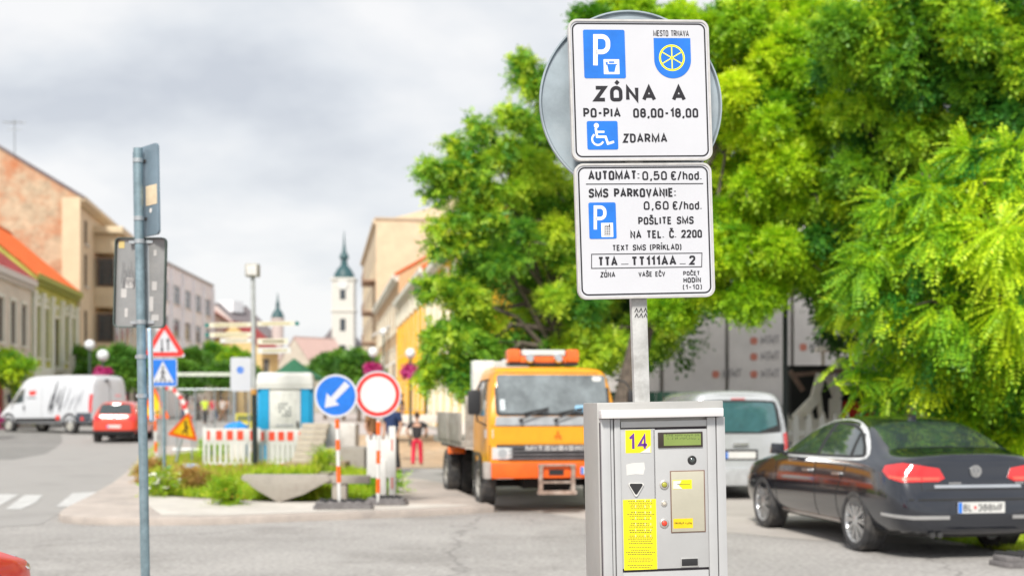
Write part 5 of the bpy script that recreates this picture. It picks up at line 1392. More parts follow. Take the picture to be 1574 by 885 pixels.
a = MB(); a.prism(circ(0, 0, .062, 28), -.004, .02, ME_); em = a.build('emblem', mat('emblem_grey', (.25, .26, .27), .3, .6), sal)
a = MB(); ribbon(a, circ(0, 0, .056, 28), .010, -.006, ME_, closed=True)
ribbon(a, [(-.022, .046), (0, .006), (.022, .046)], .010, -.0062, ME_); ribbon(a, [(-.046, .018), (-.020, -.042), (0, -.004), (.020, -.042), (.046, .018)], .010, -.0064, ME_)
a.build('emblem_letters', M_['chrome'], em)
for y0, wd in ((.30, .14), (-.44, .10)):
    hx = bv.ray_cast(Vector((-3, y0, .80)), Vector((1, 0, 0)))[0].x
    a = MB()
    for k in range(5): a.box((hx - .006, y0 - k * wd / 5, .785), (.008, wd / 8, .022))
    a.build('badge', M_['chrome'], sal)
decal('roof_aerial', [(1.48, .03, 1), (1.48, -.03, 1), (1.58, -.02, 1), (1.58, .02, 1)], (0, 0, -1), bv, paint_dark, sal, off=.05)
decal('headlamp', [(4.5, .80, .74), (4.4, .86, .78), (4.3, .88, .70), (4.5, .84, .62)], (-.6, -1, 0), bv, M_['chrome'], sal, off=.006)

# ---- silver estate van (rear view) ----
paint_sil = mat('paint_silver', (0.54, 0.56, 0.58), .25, .35, var=.03, coat=.8)
wv = empty('parked_van', (P(1139, 0, 21.6).x, 21.6, 0), R(96), label='silver white compact van with a big rear window standing behind the ticket machine', cat='van')
def vsec(x, zb, w_, zbelt, wb, zt, wt, sh=(0, 0, 0)):
    return [(x, 0, zb), (x, w_ * .85, zb), (x, w_ * .97, zb + .10), (x, w_, .55), (x + sh[0] * .4, w_, .85), (x + sh[0], wb, zbelt), (x + sh[1], wt, zt - .10), (x + sh[2], wt * .80, zt - .02), (x + sh[2], 0, zt)]
SV = [vsec(.02, .30, .70, 1.10, .72, 1.74, .62, (.06, .13, .2)), vsec(.08, .24, .84, 1.10, .85, 1.80, .72, (.04, .10, .14)), vsec(.30, .22, .89, 1.10, .88, 1.83, .76, (0, .02, .03)), vsec(1.2, .22, .90, 1.10, .885, 1.85, .77), vsec(2.6, .22, .90, 1.08, .885, 1.84, .76),
      vsec(3.1, .22, .90, 1.06, .88, 1.72, .72), vsec(3.7, .22, .89, 1.0, .86, 1.20, .68), vsec(4.2, .24, .84, .85, .78, .98, .6), vsec(4.42, .28, .66, .72, .6, .82, .5)]
body, bw = loft('body', SV, paint_sil, wv, (.88, 3.55), .32, under, crease={5: .25, 'cap': .3}, halfw=.90)
decal('rear_window', [(0, -.70, 1.10), (0, .70, 1.10), (0, .72, 1.20), (0, .66, 1.60), (0, .58, 1.66), (0, -.58, 1.66), (0, -.66, 1.60), (0, -.72, 1.20)], (1, 0, 0), bw, M_['black_plastic'], wv, off=.006, it=1)
decal('pane', [(0, -.66, 1.13), (0, .66, 1.13), (0, .61, 1.58), (0, .55, 1.62), (0, -.55, 1.62), (0, -.61, 1.58)], (1, 0, 0), bw, mat('glass_green', (0.05, 0.13, 0.14), .05, spec=.9, coat=1), wv, off=.010, it=1)
decal('brake_light', [(0, -.12, 1.72), (0, .12, 1.72), (0, .12, 1.745), (0, -.12, 1.745)], (1, 0, -.3), bw, mat('lamp_dull', (.5, .12, .12), .3), wv, off=.008)
for sg in (1, -1):
    decal('tail_lamp', [(0, sg * .80, .80), (0, sg * .92, .80), (0, sg * .90, 1.12), (0, sg * .80, 1.10)], (1, -sg * .45, 0), bw, ml, wv, off=.010, step=.06)
    for xw in (.88, 3.55): wheel(wv, xw, sg * .79, .32, .2, sg, 7, style='steel')
    side('side_window', [(.35, 1.14), (3.2, 1.12), (2.9, 1.60), (.5, 1.64)], sg, bw, M_['glass'], wv, off=.006, it=1)
    decal('tailgate_seam', [(0, sg * .745, .5), (0, sg * .755, .5), (0, sg * .735, 1.7), (0, sg * .725, 1.7)], (1, 0, 0), bw, under, wv, off=.001)
decal('rear_bumper', [(-0, -.86, .28), (0, .86, .28), (0, .86, .52), (0, -.86, .52)], (1, 0, 0), bw, mat('bumper_silver', (.52, .54, .56), .35, .3), wv, off=.05)
decal('plate_recess', [(0, -.30, .66), (0, .30, .66), (0, .30, .84), (0, -.30, .84)], (1, 0, 0), bw, M_['black_plastic'], wv, off=.003)
xh = bw.ray_cast(Vector((-3, 0, .75)), Vector((1, 0, 0)))[0].x
plate(wv, Matrix.Translation((xh - .01, 0, .69)) @ Matrix.Rotation(R(-90), 4, 'Z'))
a = MB(); a.box((xh - .01, 0, .93), (.05, .26, .04)); a.build('door_handle', M_['chrome'], wv)

# ---- white delivery van ----
paint_w = mat('paint_white', (0.56, 0.58, 0.61), .32, var=.02, coat=.5)
hd = Vector((-.86, .51)).normalized()
vx, vy = (141 - 787) * 56.0 / 2000, 56.0
lft = Vector((-hd.y, hd.x))
org = Vector((vx, vy)) - lft * 1.02
dv = empty('delivery_van', (org.x, org.y, gz(org.x, org.y)), math.atan2(hd.y, hd.x), label='long white high-roof delivery van turning at the far left', cat='van')
SD = [vsec(.0, .50, .96, 1.3, .96, 2.48, .84, (0, .05, .10)), vsec(.06, .42, 1.02, 1.3, 1.02, 2.54, .90, (0, .04, .06)), vsec(.5, .40, 1.025, 1.3, 1.02, 2.58, .92), vsec(2.6, .38, 1.025, 1.3, 1.02, 2.60, .93), vsec(4.2, .38, 1.025, 1.3, 1.02, 2.58, .92),
      vsec(4.7, .38, 1.025, 1.28, 1.0, 2.40, .86), vsec(5.35, .36, 1.02, 1.22, .98, 1.62, .80), vsec(5.9, .34, .98, 1.05, .90, 1.24, .72), vsec(6.2, .34, .86, .85, .78, 1.0, .58), vsec(6.36, .36, .70, .7, .62, .85, .45)]
body, bd = loft('body', SD, paint_w, dv, (1.38, 5.42), .36, under, crease={5: .15, 'cap': .8}, halfw=1.02)
for sg in (1, -1):
    side('side_window', [(4.42, 1.38), (5.28, 1.30), (5.05, 1.62), (4.72, 1.92), (4.42, 1.98)], sg, bd, M_['glass'], dv, off=.01)
    side('side_moulding', [(1.95, .55), (4.9, .52), (4.9, .66), (1.95, .70)], sg, bd, M_['black_plastic'], dv, off=.025, step=.3)
    side('lower_moulding', [(.05, .42), (1.0, .42), (.95, .92), (.05, .92)], sg, bd, mat('cladding_grey', (.06, .07, .09), .6), dv, off=.02)
    for x0 in (4.35, 3.2): side('door_seam', [(x0, .45), (x0 + .02, .45), (x0 + .02, 2.2), (x0, 2.2)], sg, bd, mat('seam_grey', (.3, .3, .32), .8), dv, off=.002, step=.3)
    side('tail_lamp', [(.03, .95), (.17, .95), (.19, 1.4), (.16, 1.72), (.03, 1.72)], sg, bd, ml, dv, off=.02)
    for xw in (1.38, 5.42):
        wheel(dv, xw, sg * .91, .36, .23, sg, style='steel', rimr=.56, mrim=mat('wheel_trim', (.55, .54, .5), .4, .5))
        side('arch_trim', circ(xw, .40, .50, 18, 0, 180) + circ(xw, .40, .415, 18, 180, 0), sg, bd, M_['black_plastic'], dv, off=.03, step=9)
    a = MB(); a.box((5.15, sg * 1.18, 1.55), (.10, .20, .42)); a.bar((5.15, sg * 1.0, 1.42), (5.15, sg * 1.12, 1.45), .05); a.build('wing_mirror', M_['black_plastic'], dv, bevel=.03)
    a = MB(); a.box((4.35, sg * 1.035, 1.12), (.06, .03, .22)); a.build('door_handle', M_['black_plastic'], dv)
mlogo = mat('logo_red', (.66, .05, .04), .5); mgrey = mat('decal_grey', (.04, .04, .05), .5, var=.3, scale=10)
lg = side('red_logo', chaikin([(3.62, 1.72), (3.9, 1.66), (4.12, 1.74), (4.05, 1.86), (3.95, 1.92), (3.84, 1.85), (3.72, 1.93), (3.60, 1.84)], 1), 1, bd, mlogo, dv, off=.006)
for k in range(4): side('small_print', [(3.60 + k * .16, 1.54), (3.72 + k * .16, 1.54), (3.72 + k * .16, 1.60), (3.60 + k * .16, 1.60)], 1, bd, mgrey, dv, off=.006)
bb_ = [v.co for v in lg.data.vertices]
rnd = random.Random(4)
for k in range(13):     # slanted scratch-like graphic marks
    x = 2.65 - k * .165 + rnd.uniform(-.05, .05); z = 1.35 + rnd.uniform(-.25, .35); ln = rnd.uniform(.35, .8) * (1.2 if k < 5 else .7); wd = .06 if k < 5 else .025
    side('scratch_mark', [(x + .1, z - ln * .5), (x + wd * 1.6 + .03, z), (x + wd * .4 - .14, z + ln), (x - .12, z + ln * .8), (x - wd * .5, z)], 1, bd, mgrey if k < 6 else mat('decal_pale', (.25, .26, .29), .5), dv, off=.006)
side('small_badge', [(2.0, .60), (2.25, .60), (2.25, .78), (2.1, .82), (2.0, .75)], 1, bd, mlogo, dv, off=.03)
a = MB()
decal('warning_triangle', [(.45, 1, .60), (.70, 1, .60), (.575, 1, .80)], (0, -1, 0), bd, mlogo, dv, off=.03)
decal('rear_door_seam', [(0, .01, .6), (0, -.01, .6), (0, -.01, 2.4), (0, .01, 2.4)], (1, 0, 0), bd, M_['ink'], dv, off=.004)
decal('rear_bumper', [(0, -.98, .42), (0, .98, .42), (0, .98, .64), (0, -.98, .64)], (1, 0, 0), bd, M_['black_plastic'], dv, off=.06)
decal('number_plate', [(0, .6, .95), (0, .2, .95), (0, .2, 1.07), (0, .6, 1.07)], (1, 0, 0), bd, M_['white_paint'], dv, off=.01)
decal('roof_camera', [(0, .25, 2.28), (0, .12, 2.28), (0, .12, 2.36), (0, .25, 2.36)], (1, 0, 0), bd, M_['black_plastic'], dv, off=.08)
decal('red_logo', [(0, -.3, 1.6), (0, -.62, 1.6), (0, -.62, 1.74), (0, -.3, 1.74)], (1, 0, 0), bd, mat('decal_pink', (.7, .4, .42), .5), dv, off=.006)

# ---- small orange-red crossover and the red car at the bottom left ----
def hatch(name, label, loc, ang, paint):
    root = empty(name, loc, ang, label=label, cat='car')
    S = [vsec(.02, .42, .62, 1.05, .60, 1.46, .45, (.10, .30, .42)), vsec(.08, .34, .80, 1.05, .78, 1.54, .55, (.08, .26, .36)), vsec(.30, .30, .885, 1.08, .85, 1.60, .62, (.04, .18, .24)), vsec(.8, .28, .89, 1.06, .87, 1.64, .66, (0, .04, .06)),
         vsec(1.6, .28, .89, 1.02, .87, 1.66, .67), vsec(2.3, .28, .89, 1.0, .87, 1.60, .65), vsec(2.9, .28, .89, .98, .86, 1.22, .66), vsec(3.5, .28, .89, .92, .82, 1.08, .62), vsec(3.95, .30, .82, .80, .74, .95, .5), vsec(4.15, .38, .62, .66, .56, .78, .4)]
    body, b_ = loft('body', S, paint, root, (.78, 3.35), .34, under, crease={5: .3, 'cap': .2}, halfw=.89)
    decal('rear_window', [(.15, -.64, 1.12), (.15, .64, 1.12), (.3, .58, 1.42), (.3, .50, 1.52), (.3, -.50, 1.52), (.3, -.58, 1.42)], (1, 0, 0), b_, M_['glass'], root, off=.012)
    0 and decal('roof_spoiler', [(.25, -.46, 1.5), (.25, .46, 1.5), (.5, .5, 1.6), (.5, -.5, 1.6)], (0, 0, -1), b_, paint, root, off=.05)
    decal('rear_bumper', [(0, -.84, .30), (0, .84, .30), (0, .84, .50), (0, -.84, .50)], (1, 0, 0), b_, M_['black_plastic'], root, off=.05)
    xh = b_.ray_cast(Vector((-3, 0, .66)), Vector((1, 0, 0)))[0].x
    plate(root, Matrix.Translation((xh - .015, 0, .60)) @ Matrix.Rotation(R(-90), 4, 'Z'))
    xh = b_.ray_cast(Vector((-3, 0, 1.0)), Vector((1, 0, 0)))[0].x
    a = MB(); a.prism(circ(0, 0, .065, 18), -.02, .02, Matrix.Translation((xh - .006, 0, .98)) @ Matrix.Rotation(R(-90), 4, 'Z')); a.build('emblem', M_['chrome'], root)
    for sg in (1, -1):
        decal('tail_lamp', [(0, sg * .52, .94), (0, sg * .60, 1.06), (0, sg * .88, 1.08), (0, sg * .90, .92), (0, sg * .72, .86)], (1, -sg * .35, 0), b_, ml, root, off=.014, step=.06)
        side('side_window', [(.55, 1.13), (3.0, 1.06), (2.6, 1.36), (2.1, 1.52), (1.2, 1.54), (.7, 1.44)], sg, b_, M_['glass'], root, off=.008, it=1)
        for xw in (.78, 3.35): wheel(root, xw, sg * .79, .34, .21, sg, 8)
        a = MB(); a.box((2.72, sg * .95, 1.08), (.14, .17, .13)); a.build('wing_mirror', paint, root, bevel=.04)
        side('sill_trim', [(1.25, .30), (2.9, .30), (2.9, .40), (1.25, .40)], sg, b_, M_['black_plastic'], root, off=.01)
        decal('headlamp', [(4.1, sg * .5, .84), (3.9, sg * .8, .88), (3.75, sg * .85, .80), (4.0, sg * .75, .74)], (-1, -sg * .6, -.2), b_, M_['chrome'], root, off=.008)
    return root
x_, d_ = (175 - 787) * 50.5 / 2000, 50.5
hatch('driving_car', 'small orange-red crossover car driving away behind the white delivery van', (x_, d_, gz(x_, d_)), R(95), mat('paint_orange_red', (0.68, 0.055, 0.025), .25, .1, var=.05, coat=.8))
p = P(-40, 0, 9.0)
hatch('passing_car', 'bright red car just entering the picture at the bottom left corner', (-3.21, 2.62, 0), R(90), mat('paint_bright_red', (0.80, 0.02, 0.012), .4, var=.03, coat=.3))

# ---- orange truck ----
por = mat('truck_orange', (0.80, 0.33, 0.004), .35, var=.05, scale=3, coat=.4)
pred = mat('truck_bumper_orange', (0.82, 0.12, 0.010), .4, var=.1, scale=5)
tk = empty('truck', (P(852, 0, 19.1).x, 19.1, 0), R(-80), label='orange flatbed truck with a beacon bar on its cab roof facing the camera', cat='truck')
def tsec(x, zb, w_, zbelt, wb, zt, wt, sh=(0, 0, 0)):
    return [(x, 0, zb), (x, w_ * .9, zb), (x, w_ * .985, zb + .06), (x, w_, .9), (x + sh[0] * .6, w_, 1.15), (x + sh[0], wb, zbelt), (x + sh[1], wt, zt - .09), (x + sh[2], wt * .90, zt - .02), (x + sh[2], 0, zt)]
# front of cab at x = 0, body runs to negative x
TS = [tsec(-.01, .60, .93, 1.40, .93, 2.12, .82, (-.02, -.24, -.32)), tsec(-.06, .56, .98, 1.40, .985, 2.14, .86, (-.03, -.22, -.28)), tsec(-.35, .56, .995, 1.40, .995, 2.16, .885, (-.02, -.06, -.08)), tsec(-.9, .56, .995, 1.40, .995, 2.17, .89), tsec(-1.50, .56, .995, 1.40, .995, 2.16, .89), tsec(-1.55, .60, .96, 1.40, .96, 2.13, .85)]
cab_, bt = loft('cab', TS, por, tk, (-1.02,), .385, under, crease={1: .8, 5: .35, 'cap': .85}, halfw=.99, archd=.40)
F_ = (-1, 0, 0)
def tf(name, pts, m, parent=tk, off=.008, step=.15, **k): return decal(name, [(0, y, z) for y, z in pts], F_, bt, m, parent, off=off, step=step, **k)
wsr = tf('windscreen_seal', rrect(-.86, 1.42, .86, 2.06, .06), M_['black_plastic'], off=.006)
gt = mat('truck_glass', (0.15, 0.175, 0.185), .05, var=.3, scale=3, spec=.9, coat=1)
tf('windscreen', rrect(-.82, 1.46, .82, 2.02, .05), gt, wsr, off=.010)
tf('dashboard_paper', [(.30, 1.47), (.68, 1.47), (.66, 1.58), (.34, 1.57)], mat('paper_blue', (.25, .50, .72), .5), wsr, off=.0115)
tf('windscreen_sticker', rrect(.62, 1.93, .76, 2.00, .03, 3), M_['white_paint'], wsr, off=.0115); tf('windscreen_sticker', rrect(-.79, 1.50, -.72, 1.66, .01, 3), mat('paper_pale', (.6, .66, .7), .5), wsr, off=.0115)
tf('scuttle_panel', [(-.88, 1.28), (.88, 1.28), (.86, 1.41), (-.86, 1.41)], mat('scuttle_grey', (.36, .38, .40), .5), off=.010)
for y in (.60, .02, -.50):      # wipers: hub and arm
    a = MB(); x = -.02; a.lathe([(.03, 0), (.03, .03), (.01, .04)], 12, Matrix.Translation((.01, y, 1.36)) @ Matrix.Rotation(R(90), 4, 'Y'))
    a.tube([(.03, y, 1.37), (.035, y + .22, 1.46), (.02, y + .40, 1.50)], .012, 6); a.bar((.005, y + .05, 1.455), (-.01, y + .42, 1.53), .015, .03); a.build('wiper', M_['black_plastic'], tk)
tf('front_panel', [(-.90, 1.02), (.90, 1.02), (.90, 1.265), (-.90, 1.265)], por, off=.006)
tf('panel_seam', [(-.93, 1.268), (.93, 1.268), (.93, 1.278), (-.93, 1.278)], under, off=.007)
gr = tf('grille', [(-.95, .77), (.95, .77), (.95, 1.0), (-.95, 1.0)], M_['black_plastic'], off=.010)
for k in range(4): a = MB(); a.box((.016, 0, .80 + k * .055), (.02, 1.35, .018)); a.build('grille_bar', mat('grille_grey', (.16, .16, .17), .5), gr)
MT_ = Matrix.Translation((.035, 0, .915)) @ Matrix.Rotation(R(90), 4, 'Z')
a = MB(); text(a, 'MITSUBISHI', -.43, 0, .070, t=.20, width=.86, y=-.004, M=MT_); a.build('lettering', M_['white_paint'], gr)
a = MB(); flat(a, [(-.45, -.015), (.45, -.015), (.45, .077), (-.45, .077)], .012, MT_); a.build('name_bar', mat('grille_grey', (.16, .16, .17), .5), gr)
for q in range(3):          # three-lozenge badge, faint red on the orange panel
    an = 90 + 120 * q; c, s = math.cos(R(an)), math.sin(R(an))
    if q == 0: badge = MB()
    pts = [(0, 0), (.035 * c - .02 * s, .035 * s + .02 * c), (.07 * c, .07 * s), (.035 * c + .02 * s, .035 * s - .02 * c)]
    flat(badge, pts, 0, Matrix.Translation((.024, .05, 1.14)) @ Matrix.Rotation(R(90), 4, 'Z'))
badge.build('badge', pred, tk)
for sg in (1, -1):
    h = tf('headlamp', [(sg * .63, .79), (sg * .92, .79), (sg * .92, .96), (sg * .63, .96)], mat('lamp_glass', (.62, .64, .64), .15, .2, coat=1), off=.022)
    tf('reflector', circ(sg * .77, .875, .07, 16), M_['chrome'], h, off=.026)
    tf('corner_lamp', [(sg * .90, 1.10), (sg * .985, 1.10), (sg * .985, 1.22), (sg * .90, 1.22)], mat('lamp_cream', (.68, .62, .58), .3), off=.02)
    decal('side_window', [(-.30, sg, 1.42), (-1.25, sg, 1.42), (-1.25, sg, 1.95), (-.55, sg, 1.95)], (0, -sg, 0), bt, M_['glass'], tk, off=.008)
    decal('door_seam', [(-.22, sg, .7), (-.235, sg, .7), (-.235, sg, 1.38), (-.22, sg, 1.38)], (0, -sg, 0), bt, under, tk, off=.003)
    a = MB(); a.tube([(-.12, sg * .95, 1.95), (-.02, sg * 1.08, 1.92), (.02, sg * 1.15, 1.80), (.02, sg * 1.15, 1.35), (-.06, sg * 1.0, 1.28)], .014, 8); mr1 = a.build('mirror_bracket', M_['black_plastic'], tk)
    a = MB(); a.box((.03, sg * 1.19, 1.62), (.10, .19, .36)); a.build('wing_mirror', M_['black_plastic'], mr1, bevel=.04)
    a = MB(); a.prism([(-.75, .42), (-.62, .44), (-.60, .80), (-.75, .86), (-1.4, .86), (-1.45, .42), (-1.36, .42), (-1.30, .66), (-1.18, .80), (-1.02, .84), (-.86, .80), (-.76, .66)], sg * .96, sg * 1.0); a.build('mudguard', M_['black_plastic'], tk)
    wheel(tk, -1.02, sg * .88, .385, .22, sg, style='steel', rimr=.55, mrim=mat('truck_rim', (.30, .29, .27), .6, .3))
    wheel(tk, -4.10, sg * 1.00, .40, .20, sg, style='steel', rimr=.55, mrim=mat('truck_rim', (.30, .29, .27), .6, .3)); wheel(tk, -4.10, sg * .76, .40, .20, sg, style='steel', rimr=.55, mrim=mat('truck_rim', (.30, .29, .27), .6, .3))
    a = MB(); a.box((.0, sg * 1.0, .63), (.22, .10, .24)); a.build('bumper_end', mat('bumper_grey', (.40, .36, .33), .7), tk, bevel=.02)
a = MB(); a.box((.06, 0, .63), (.16, 1.90, .23)); bmp = a.build('bumper', pred, tk, bevel=.02)
a = MB(); a.box((.143, 0, .60), (.012, .22, .08)); a.build('tow_opening', M_['black_plastic'], bmp)
a = MB()
for y in (.24, -.24): a.box((.18, y, .51), (.05, .055, .40)); a.box((.17, y, .70), (.08, .07, .05))
a.box((.20, 0, .31), (.14, .56, .05)); a.box((.18, 0, .46), (.05, .46, .03)); a.box((.18, 0, .71), (.03, .50, .03)); a.build('front_step', mat('rusty_step', (.34, .24, .19), .8, var=.3, scale=8, dirt=(.45, .42, .38)), tk)
MPt = Matrix.Translation((.15, .62, .57)) @ Matrix.Rotation(R(90), 4, 'Z'); plate(tk, MPt, .52, .11)
# beacon bar
a = MB(); a.box((-.62, -.06, 2.19), (.30, 1.06, .04)); a.build('beacon_base', M_['black_plastic'], tk)
mb_or = mat('beacon_orange', (.82, .14, .01), .25, coat=1)
for y in (.39, -.51): a = MB(); a.box((-.62, y, 2.315), (.30, .20, .21)); a.build('beacon', mb_or, tk, bevel=.05, seg=3)
a = MB(); a.box((-.62, -.06, 2.26), (.26, .72, .10)); a.build('beacon_bar', mb_or, tk, bevel=.02); a = MB(); a.box((-.60, -.06, 2.365), (.24, .66, .085)); a.build('light_bar', M_['white_paint'], tk, bevel=.015)
for y in (.16, -.28): a = MB(); a.lathe([(.07, 0), (.07, .06), (.05, .09)], 16, Matrix.Translation((-.49, y, 2.275)) @ Matrix.Rotation(R(90), 4, 'Y')); a.build('work_light', M_['chrome'], tk)
# chassis, bed and gear behind the cab
mst = mat('bed_steel', (.36, .335, .30), .7, .2, var=.15, scale=5, dirt=(.22, .17, .13), dscale=3)
a = MB()
for y in (.38, -.38): a.box((-3.1, y, .62), (5.0, .10, .22))
a.tube([(-1.02, -.85, .385), (-1.02, .85, .385)], .06, 10); a.tube([(-4.1, -.9, .40), (-4.1, .9, .40)], .09, 10); a.box((-1.0, 0, .5), (.9, .7, .35)); a.build('chassis', under, tk)
a = MB(); a.box((-3.75, 0, .96), (4.0, 2.25, .12)); bed = a.build('flatbed', mst, tk, bevel=.01)
for x0 in (-4.2, -2.6): a = MB(); a.box((x0, -1.13, 1.22), (1.45, .04, .46)); a.build('drop_side', mst, bed, bevel=.006); 
a = MB(); a.box((-1.78, 0, 1.35), (.05, 2.15, .75)); a.build('headboard', mst, bed, bevel=.006)
for x0 in (-4.2, -2.6): a = MB(); a.box((x0, 1.13, 1.22), (1.45, .04, .46)); a.build('drop_side', mst, bed, bevel=.006)
a = MB(); a.box((-1.72, -.80, 1.92), (.30, .34, .72)); a.build('side_box', mat('pale_box', (.66, .68, .66), .5), tk, bevel=.02)
a = MB(); a.box((-1.9, -.35, 2.1), (.35, .6, .35)); a.tube([(-1.9, -.35, 1.0), (-1.9, -.35, 2.1)], .12, 10); a.bar((-1.9, -.35, 2.2), (-4.6, -.2, 1.9), .20, .22); a.build('crane', mat('crane_grey', (.50, .53, .52), .6), tk, bevel=.01)
for y in (-.98, .98):
    a = MB(); a.prism([(-.0, .0), (.9, .0), (.9, .06), (0, .06)], -.14, .14, Matrix.Translation((-4.55, y, .86))); a.build('mudguard', M_['black_plastic'], tk)
    a = MB(); a.box((-3.55, y, .80), (.10, .30, .12)); a.build('side_lamp', mb_or, tk, bevel=.01)

# ---- backhoe loader behind the trees ----
lo_ = empty('backhoe_loader', (P(1330, 0, 31).x, 31, 0), R(-90), label='old loader with pale dusty boom arms and red rear body behind the saloon', cat='loader')
mdust = mat('dusty_cream', (.88, .82, .74), .8, var=.06, scale=4, dirt=(.74, .66, .58)); mred_ = mat('loader_red', (.60, .03, .02), .4, var=.08)
a = MB(); a.box((-1.4, -.05, 1.15), (2.6, 1.3, .75)); a.build('body', mred_, lo_, bevel=.06)
a = MB(); a.box((.05, -.40, 1.47), (.5, .40, .4)); a.box((.05, .52, 1.50), (.5, .85, .34)); a.build('engine_cover', mred_, lo_, bevel=.08)
a = MB()
for x, y in ((0, .65), (0, -.65), (-1.5, .65), (-1.5, -.65)): a.box((x, y, 2.2), (.08, .08, 1.45))
a.box((-.75, 0, 2.95), (1.9, 1.6, .12)); cabf = a.build('cab_frame', mdust, lo_)
a = MB(); a.box((-.02, 0, 2.45), (.03, 1.2, .55)); a.build('pane', mat('glass_pale', (.25, .32, .33), .06, coat=1), cabf); a = MB(); a.box((.0, 0, 2.12), (.04, 1.22, .10)); a.build('window_bar', mdust, cabf)
a = MB(); a.box((-.75, 0, 1.8), (1.4, 1.15, .5)); a.build('seat_box', under, lo_)
px = lambda X, Z, x=.9: (x, P(X, 0, 30.1).x * -1 + lo_.location.x, EYE - (Z - HOR) * 30.1 / FPX)
def lx(X): return (P(X, 0, 30.1).x - lo_.location.x)
# local axes: x towards camera, y to the right of the picture
def Lp(X, Z, x=.9): return (x, lx(X), EYE - (Z - HOR) * 30.1 / FPX)
a = MB(); a.box((.1, lx(1258), 1.75), (.5, 1.05, 1.5)); a.build('dark_interior', under, lo_)  # dark box added behind the arms so the gaps between them read black
a = MB(); a.bar(Lp(1222, 645), Lp(1256, 610), .24, .2, up=(1, 0, 0)); a.build('bucket_link', mdust, lo_, bevel=.03)
a = MB(); a.bar(Lp(1252, 612), Lp(1262, 574), .20, .2, up=(1, 0, 0)); a.bar(Lp(1258, 606), Lp(1263, 650), .12, .12, up=(1, 0, 0)); a.build('dipper_arm', mdust, lo_, bevel=.03)
a = MB(); a.bar(Lp(1276, 570, .7), Lp(1291, 612, .7), .20, .2, up=(1, 0, 0)); a.bar(Lp(1287, 612, .7), Lp(1287, 650, .7), .26, .2, up=(1, 0, 0)); a.build('boom', mdust, lo_, bevel=.03)
a = MB(); a.bar(Lp(1220, 576, .8), Lp(1300, 569, .8), .10, .10); a.bar(Lp(1216, 570, .8), Lp(1236, 600, .8), .12, .1); a.build('hydraulic_ram', mat('ram_brown', (.22, .14, .11), .6), lo_)
a = MB(); a.bar(Lp(1362, 625, .5), Lp(1372, 575, .5), .38, .3, up=(1, 0, 0)); a.bar(Lp(1372, 610, .5), Lp(1388, 640, .5), .3, .26, up=(1, 0, 0)); a.bar(Lp(1398, 565, .4), Lp(1400, 610, .4), .12, .12); a.build('loader_arm', mdust, lo_, bevel=.04)
a = MB(); a.prism([(-.5, 0), (.5, 0), (.55, .5), (-.55, .5)], -.2, .2, Matrix.Translation((1.1, lx(1235), .75)) @ Matrix.Rotation(R(90), 4, 'Z')); bk_ = a.build('bucket', mdust, lo_)
for k in range(4):
    a = MB(); a.prism([(-.05, 0), (.05, 0), (0, .18)], -.03, .03, Matrix.Translation((1.1, lx(1235) - .42 + k * .28, 1.25)) @ Matrix.Rotation(R(90), 4, 'Z')); a.build('bucket_tooth', mdust, bk_)
for y in (.95, -.95):
    wheel(lo_, -.6, y, .62, .4, 1 if y > 0 else -1, style='steel', rimr=.55, mrim=mdust); wheel(lo_, -2.8, y, .5, .3, 1 if y > 0 else -1, style='steel', rimr=.55, mrim=mdust)
# ------------------------------------------------------------------ road signs and site gear
def tube_obj(name, pts, r, m, par, n=14): a = MB(); a.tube(pts, r, n); return a.build(name, m, par, smooth=True, angle=60)
def px_sign(px, py, d, dz=0): 
    p = P(px, py, d); return p
# crossing sign post with triangle and blue square
X, D = G(253, 757, .1)
sp = empty('sign_pole', label='post with red triangle warning sign over a blue pedestrian crossing sign', cat='sign'); setM(sp, leanM(Vector((X, D, .1)), 8, 0.6))
Z = lambda py: EYE - (py - HOR) * D / FPX - .1
tube_obj('pole', [(0, 0, -.1), (0, 0, Z(505))], .03, M_['galv_blue'], sp)
def tri_pts(cx, z0, w_, h): return [(cx - w_ / 2, z0), (cx + w_ / 2, z0), (cx, z0 + h)]
k_ = D / FPX
cxo = 3 * k_; z0, z1 = Z(549), Z(500); wd = 62 * k_
a = MB(); a.prism(roundpts([(*p, .03) for p in tri_pts(cxo, z0, wd * 1.03, (z1 - z0) * 1.1)]), -.05, -.045); ts = a.build('warning_triangle', M_['white_sign'], sp)
a = MB(); ribbon(a, roundpts([(*p, .02) for p in tri_pts(cxo, z0 + .05, wd * .84, (z1 - z0) * .9)], 4), .075, -.0508, closed=True); a.build('red_border', M_['sign_red'], ts)
a = MB()
for x, up_ in ((-.045, -1), (.055, 1)):
    zc = z0 + (z1 - z0) * .38; ribbon(a, [(cxo + x, zc - .09), (cxo + x, zc + .10)], .022, -.0512); flat(a, [(cxo + x - .03, zc + up_ * .06), (cxo + x + .03, zc + up_ * .06), (cxo + x, zc + up_ * .13)], -.0516)
a.build('arrows', M_['ink'], ts)
q0, q1 = Z(594), Z(551); hw = 21.5 * k_
a = MB(); a.prism(rrect(-hw - .0, q0, hw, q1, .03), -.05, -.045); bs = a.build('crossing_sign', M_['white_sign'], sp)
a = MB(); flat(a, rrect(-hw + .015, q0 + .015, hw - .015, q1 - .015, .02), -.0504); a.build('blue_field', M_['sign_blue'], bs)
a = MB(); flat(a, tri_pts(0, q0 + .07, .36, .36), -.0508); a.build('white_triangle', M_['white_sign'], bs)
a = MB(); zc = q0 + .07
